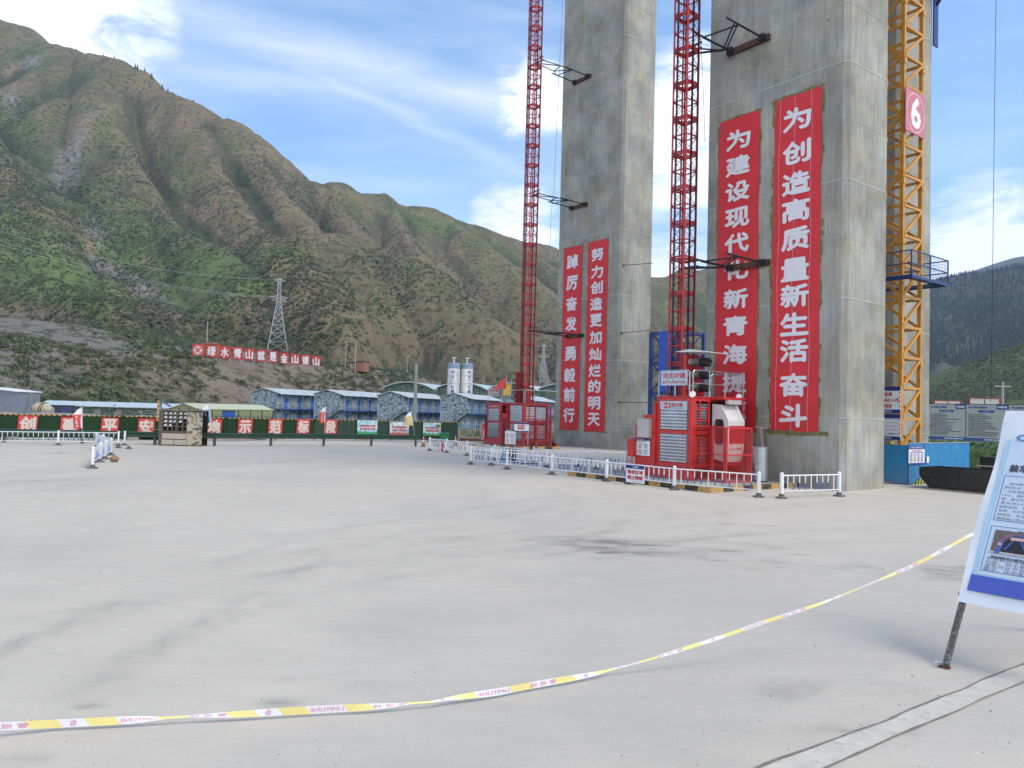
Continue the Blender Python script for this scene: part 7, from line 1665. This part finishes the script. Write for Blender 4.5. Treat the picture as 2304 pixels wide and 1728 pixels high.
flat('blue_gradient_field', [(ub, bandtop), (uL+WB-.1, bandtop), (uL+WB-.1, utop), (ub, utop)], M['pband'], .012)
flat('inner_field', [(inL, bandtop+.02), (uL+WB-.1, bandtop+.02), (uL+WB-.1, utop), (inL, utop)], M['pinner'], .016)
flat('deep_blue_band', [(ub, bandbot), (uL+WB-.08, bandbot), (uL+WB-.08, bandtop), (ub, bandtop)], M['pdeep'], .018)
fn = lambda x, y: fb(x, y, .022)
def frame_box(pts4, nm, t=.006):
    (ua, va), (ub_, vb) = pts4; mb = MB()
    for a, b, c, d in ((ua, ub_, va, va+t), (ua, ub_, vb-t, vb), (ua, ua+t, va, vb), (ub_-t, ub_, va, vb)): mb.add([fn(a, c), fn(b, c), fn(b, d), fn(a, d)], [(0, 1, 2, 3)])
    mb.build(nm, M['txtblue'], ST, fix=False)
b1a = bd(2237, 1172); b1b = bd(2263, 1072); b2a = bd(2203, 1284); b2b = bd(2233, 1184)
uB = (b1a[0]+b2a[0]+b1b[0]+b2b[0])/4; UR = uL+WB-.16
frame_box(((uB, b1a[1]), (UR, b1b[1])), 'text_frame'); frame_box(((uB, b2a[1]), (UR, b2b[1])), 'text_frame')
lines1 = ['1、自动液压栈桥', '    自动液压栈桥总长', '桥总长 29.8m，适用仰拱', '一次有效施工长度可达', '12m，通过荷载能力大，', '辆，通过车辆最大净空', '宽可达3.4m，配套液压', '电控系统、液压行走等', '系统，可实现栈桥自行', '移就位，各动作灵活可', '模板施工的功能。']
hL = (b1b[1]-b1a[1])/11.6; mb = MB()
for i, s in enumerate(lines1):
    y1 = b1b[1]-.035-i*hL; x0 = uB+.03+(.30 if i == 0 else .05 if i == 1 else 0); text_into(mb, s.strip(), fn, x0, x0+len(s.strip())*hL*.90, y1-hL*.66, y1, 0)
mb.build('paragraph', M['txtslate'], ST, fix=False)
mb = MB(); y1 = b2b[1]-.03; hh = (b2b[1]-b2a[1]); text_into(mb, '6、智能钢筋/防水板作业台车', fn, uB+.17, uB+1.15, y1-.075, y1, .04)
t2 = ['平台自动伸缩，台架整体升降，行走', '功能。防水板台车主要由门架、平台', '道及作业平台组成。满足钢筋安装的', '需求，达到省时省力，智能控制，安']
for i, s in enumerate(t2): yy = b2a[1]+hh*(.29-.077*i); text_into(mb, s, fn, uB+.03, UR-.04, yy-.028, yy+.014, 0)
for i, s in enumerate(['车由钢', '筋运输', '钢筋布', '板自动', '等工序', '无需人']): yy = b2b[1]-.20-i*.074; text_into(mb, s, fn, uB+.62, uB+.86, yy-.045, yy, 0)
mb.build('paragraph', M['txtslate'], ST, fix=False)
# picture: tunnel formwork trolley
pa = bd(2222, 1250); pb = bd(2293, 1205); 
x0, x1 = uB+.055, uB+.545; yb_, yt_ = bd(2224, 1245)[1], bd(2236, 1203)[1]; yt_ = max(yt_, yb_+.30)
def pic(nm, pts, m, off): MB().add([fb(x0+(x1-x0)*u, yb_+(yt_-yb_)*v, off) for u, v in pts], [tuple(range(len(pts)))]).build(nm, m, ST, fix=False)
pic('tunnel_picture', [(0, 0), (1, 0), (1, 1), (0, 1)], mat('picture_rock', (.13, .11, .10), .5, var=.4, scale=18), .024)
pic('picture_floor', [(0, 0), (1, 0), (1, .16), (0, .1)], mat('picture_floor', (.42, .38, .36), .5), .026)
pic('picture_void', [(.22+.0, .1)]+[(.5+.30*math.cos(t), .30+.45*math.sin(t)) for t in np.linspace(math.pi, 0, 12)]+[(.80, .1)], mat('picture_dark', (.02, .02, .025), .5), .027)
mb = MB(); n = 18; P_ = [(.5+.42*math.cos(t), .18+.70*math.sin(t)) for t in np.linspace(math.pi, 0, n)]; Q_ = [(.5+.39*math.cos(t), .18+.65*math.sin(t)) for t in np.linspace(math.pi, 0, n)]
mb.add([fb(x0+(x1-x0)*u, yb_+(yt_-yb_)*v, .029) for u, v in P_+Q_], [(i, i+1, n+i+1, n+i) for i in range(n-1)]); mb.build('arch_ring', mat('picture_magenta', (.35, .12, .25), .5), ST, fix=False)
for q in ([(.12, .12), (.2, .12), (.25, .55), (.15, .5)], [(.88, .12), (.8, .12), (.75, .55), (.85, .5)], [(.26, .2), (.3, .2), (.44, .6), (.40, .6)], [(.70, .2), (.74, .2), (.60, .6), (.56, .6)], [(.4, .8), (.6, .8), (.6, .86), (.4, .86)], [(.08, .02), (.2, .02), (.2, .14), (.08, .14)], [(.92, .02), (.8, .02), (.8, .14), (.92, .14)]): pic('trolley_leg', q, bpy.data.materials.get('picture_blue') or mat('picture_blue', (.07, .12, .35), .5), .030)
for q in ([(.36, .62), (.66, .62), (.66, .74), (.36, .74)], [(.12, .36), (.2, .36), (.2, .46), (.12, .46)], [(.8, .36), (.88, .36), (.88, .46), (.8, .46)]): pic('trolley_plate', q, bpy.data.materials.get('picture_pink') or mat('picture_pink', (.55, .35, .38), .5), .031)
mb = MB(); text_into(mb, '智能钢筋/防水板作业台车', fn, x0+.02, x1-.04, yb_-.06, yb_-.03, .04); mb.build('caption', M['txtblk'], ST, fix=False)
hd = bd(2272, 1062); mb = MB(); text_into(mb, '装车、运输、安装一体化', fn, hd[0], hd[0]+1.1, hd[1]-.01, hd[1]+.09, .04); mb.build('heading', M['txtblk'], ST, fix=False)
lg_ = bd(2298, 985); mb = MB(); text_into(mb, 'CCCC', fn, lg_[0]-.04, lg_[0]+.5, lg_[1]-.06, lg_[1]+.03, .05)
n = 30; cu_, cv_ = lg_[0]+.23, lg_[1]+.22; v = [fn(cu_+r*math.cos(t), cv_+r*math.sin(t)) for r in (.16, .12) for t in np.linspace(0, 6.283, n+1)]; mb.add(v, [(j, j+1, n+2+j, n+1+j) for j in range(n)]); mb.build('emblem', mat('emblem_blue', (.05, .25, .55), .5), ST, fix=False)
# legs and frame
M['leg'] = mat('rusty_painted_leg', (.10, .095, .085), .55, metal=.4, var=.4, scale=14, col2=(.22, .20, .17), c2at=.55)
def legbar(u, nm='leg'):
    mb = MB(); a = UX*u+lean*.03-NB*.03; b = UX*u+lean*(v1-.1)-NB*.03; mb.bar(a, b, .055, .055, NB); mb.build(nm, M['leg'], ST)
    mb = MB(); mb.bar(UX*u+ZU*.0+UX*-.05, UX*u+UX*.06+ZU*.02, .06, .03); mb.build('foot', M['rust'], ST)
    mb = MB(); mb.tube(UX*u+lean*(v1-.3), UX*u+B*2.7, .025, 6); mb.build('back_stay', M['leg'], ST)
legbar(.05); legbar(uL+WB-.2)
mb = MB(); mb.bar(UX*0+lean*(v0+.1), UX*(uL+WB-.2)+lean*(v0+.1), .04); mb.build('cross_rail', M['leg'], ST); mb = MB(); mb.bar(UX*0+lean*(v1-.2), UX*(uL+WB-.2)+lean*(v1-.2), .04); mb.build('cross_rail', M['leg'], ST)
mb = MB(); r = random.Random(2)
for k in range(14): a = r.random()*6.28; mb.tube((.04, -.02, .04), (.04+.09*math.cos(a), -.02+.09*math.sin(a), .03+.06*r.random()), .004, 4)
mb.build('wire_tie', M['zinc'], ST)
# ================================================================== LIMIT TAPE
TP = [(-120,1641,1.0,0),(0,1634.5,1,0),(173,1626,1,.1),(290,1620,.9,.3),(360,1616,.45,.8),(418,1612.5,.16,1.35),(470,1610,.5,.9),(545,1606.5,.8,.3),(662,1599.5,1,0),(760,1594,1,0),(814,1591.5,.9,.2),(880,1587,.55,.7),(930,1582,.3,1.1),(971,1579,.2,1.3),(1010,1572,.5,.9),(1060,1565,.8,.4),(1118,1557,1,.1),(1175,1546,1,0),(1240,1534,.95,.1),(1294,1524.5,.85,.2),(1350,1513,.5,.7),(1398,1500.5,.16,1.3),(1450,1487,.35,1.1),(1500,1472,.6,.7),(1547,1457.5,.7,.5),(1620,1434,.75,.4),(1721,1399,.8,.3),(1790,1377,.8,.3),(1846,1358,.6,.6),(1900,1337,.35,1.0),(1935,1322.5,.15,1.35),(1980,1304,.45,.9),(2030,1283,.8,.4),(2075,1262,.9,.2),(2130,1233,.8,.4),(2190,1200,.7,.6)]
BE = bp0+UX*(uL+.02)+lean*bd(2186, 1203)[1]
def tapeP(px, py):
    t = (px+120)/(2190+120.0); Yt = 6.05+t*(BE.y-6.05); p = D(px, py, Yt)
    if p.z < .062: p = G(px, py, .062)
    return p
SM = smoothline([(a, b) for a, b, c, d in TP], 260); SW = smoothline([(a, d) for a, b, c, d in TP], 260)
C_ = [tapeP(x, y) for x, y in SM]; TH = [min(.9, max(0, d[1])) for d in SW]; SV = smoothline([(a, max(.30, c)*(1 if a < 1250 else 1-.35*min(1, (a-1250)/500))) for a, b, c, d in TP], 260); WF = [d[1] for d in SV]
S_ = [0.0]
for a, b in zip(C_[:-1], C_[1:]): S_.append(S_[-1]+(b-a).length)
TW = .066
def tfn(s, v, off=0.0):
    s = min(max(s, 0), S_[-1]-1e-4); i = int(np.searchsorted(S_, s)); i = min(max(i, 1), len(S_)-1); f = (s-S_[i-1])/(S_[i]-S_[i-1]); c = C_[i-1].lerp(C_[i], f); d = (C_[i]-C_[i-1]).normalized(); th = TH[i-1]*(1-f)+TH[i]*f
    up = ZU-d*d.dot(ZU); up.normalize(); bk = d.cross(up).normalized(); bk = -bk if bk.dot(c-CAM) < 0 else bk; vv = up*math.cos(th)+bk*math.sin(th)
    nn = d.cross(vv).normalized()
    if nn.dot(CAM-c) < 0: nn = -nn
    q = c+vv*(v-.5)*TW*(WF[i-1]*(1-f)+WF[i]*f)+nn*off
    if q.z < .004: q.z = .004+off
    return q
E_T = empty('barrier_tape', C_[0], 'yellow and white limit tape sagging across the foreground to the display stand', 'tape')
def tape_piece(s0, s1, sk, m_, nm, off=0.0, parent=E_T, n=10):
    mb = MB(); vs = []
    for i in range(n+1):
        for v in (0, .5, 1): s = s0+(s1-s0)*i/n+sk*(v-.5); vs.append(tfn(s, v, off)-C_[0])
    mb.add(vs, [(i*3+j, i*3+j+1, (i+1)*3+j+1, (i+1)*3+j) for i in range(n) for j in (0, 1)]); return mb.build(nm, m_, parent, smooth=True, fix=False)
M['tapew'] = mat('tape_white', (.66, .66, .70), .35, var=.03); M['tapey'] = mat('tape_yellow', (.68, .60, .24), .35, var=.06); M['tapep'] = mat('tape_pink_print', (.60, .22, .36), .5, var=.05)
mb = MB(); n = 520; vs = []
for i in range(n+1):
    for v in (0, .5, 1): vs.append(tfn(S_[-1]*i/n, v)-C_[0])
mb.add(vs, [(i*3+j, i*3+j+1, (i+1)*3+j+1, (i+1)*3+j) for i in range(n) for j in (0, 1)]); mb.build('band', M['tapew'], E_T, smooth=True, fix=False)
def s_at(px): return float(np.interp(px, [a[0] for a in SM], S_))
ys_ = [98, 231, 391, 545, 662, 808, 944, 1045, 1172]; kinds = ['o', 'L', 'J', 'o', 'L', 'J', 'o', 'L', 'J']
sy = [s_at(x) for x in ys_]; per = (sy[-1]-sy[0])/(len(sy)-1)
while sy[-1]+per < S_[-1]-.1: sy.append(sy[-1]+per); kinds.append('oLJ'[len(kinds) % 3])
sy = [sy[0]-per]+sy; kinds = ['J']+kinds
for i, s in enumerate(sy): tape_piece(s-.115, s+.115, -.055, M['tapey'], 'yellow_band', .0012)
for i in range(len(sy)-1):
    a, b = sy[i]+.115, sy[i+1]-.115; m_ = (a+b)/2; mb = MB(); fnt = lambda x, y: tfn(x, y, .003)-C_[0]; k = kinds[i]
    if k == 'L': text_into(mb, 'LIMITLINE', fnt, a+.02, b-.02, .26, .74, 0, mirror=True)
    elif k == 'J': text_into(mb, '警 戒 线', fnt, m_-.15, m_+.15, .2, .8, 0, mirror=True)
    else:
        nn_ = 24; v = [fnt(m_+r*TW*math.cos(t), .5+r*math.sin(t)) for r in (.36, .29) for t in np.linspace(0, 6.283, nn_+1)]; mb.add(v, [(j, j+1, nn_+2+j, nn_+1+j) for j in range(nn_)]); text_into(mb, '大', fnt, m_-.016, m_+.016, .28, .72, 0, mirror=True)
        mb.add([fnt(m_-.018, .26), fnt(m_-.014, .22), fnt(m_+.018, .74), fnt(m_+.014, .78)], [(0, 1, 2, 3)])
    mb.build('print', M['tapep'], E_T, fix=False)

# ================================================================== VALLEY HAZE
mb = MB().box(-6000, 6000, -300, 5200, -40, 1500); mh = bpy.data.materials.new('valley_haze'); mh.use_nodes = True; t = mh.node_tree; t.nodes.clear()
o_ = t.nodes.new('ShaderNodeOutputMaterial'); v_ = t.nodes.new('ShaderNodeVolumePrincipled'); v_.inputs['Color'].default_value = (.55, .74, 1, 1); v_.inputs['Density'].default_value = .00013; v_.inputs['Anisotropy'].default_value = .2; t.links.new(v_.outputs[0], o_.inputs['Volume'])
tag(mb.build('haze', mh), 'thin pale blue haze filling the valley', None, kind='stuff')
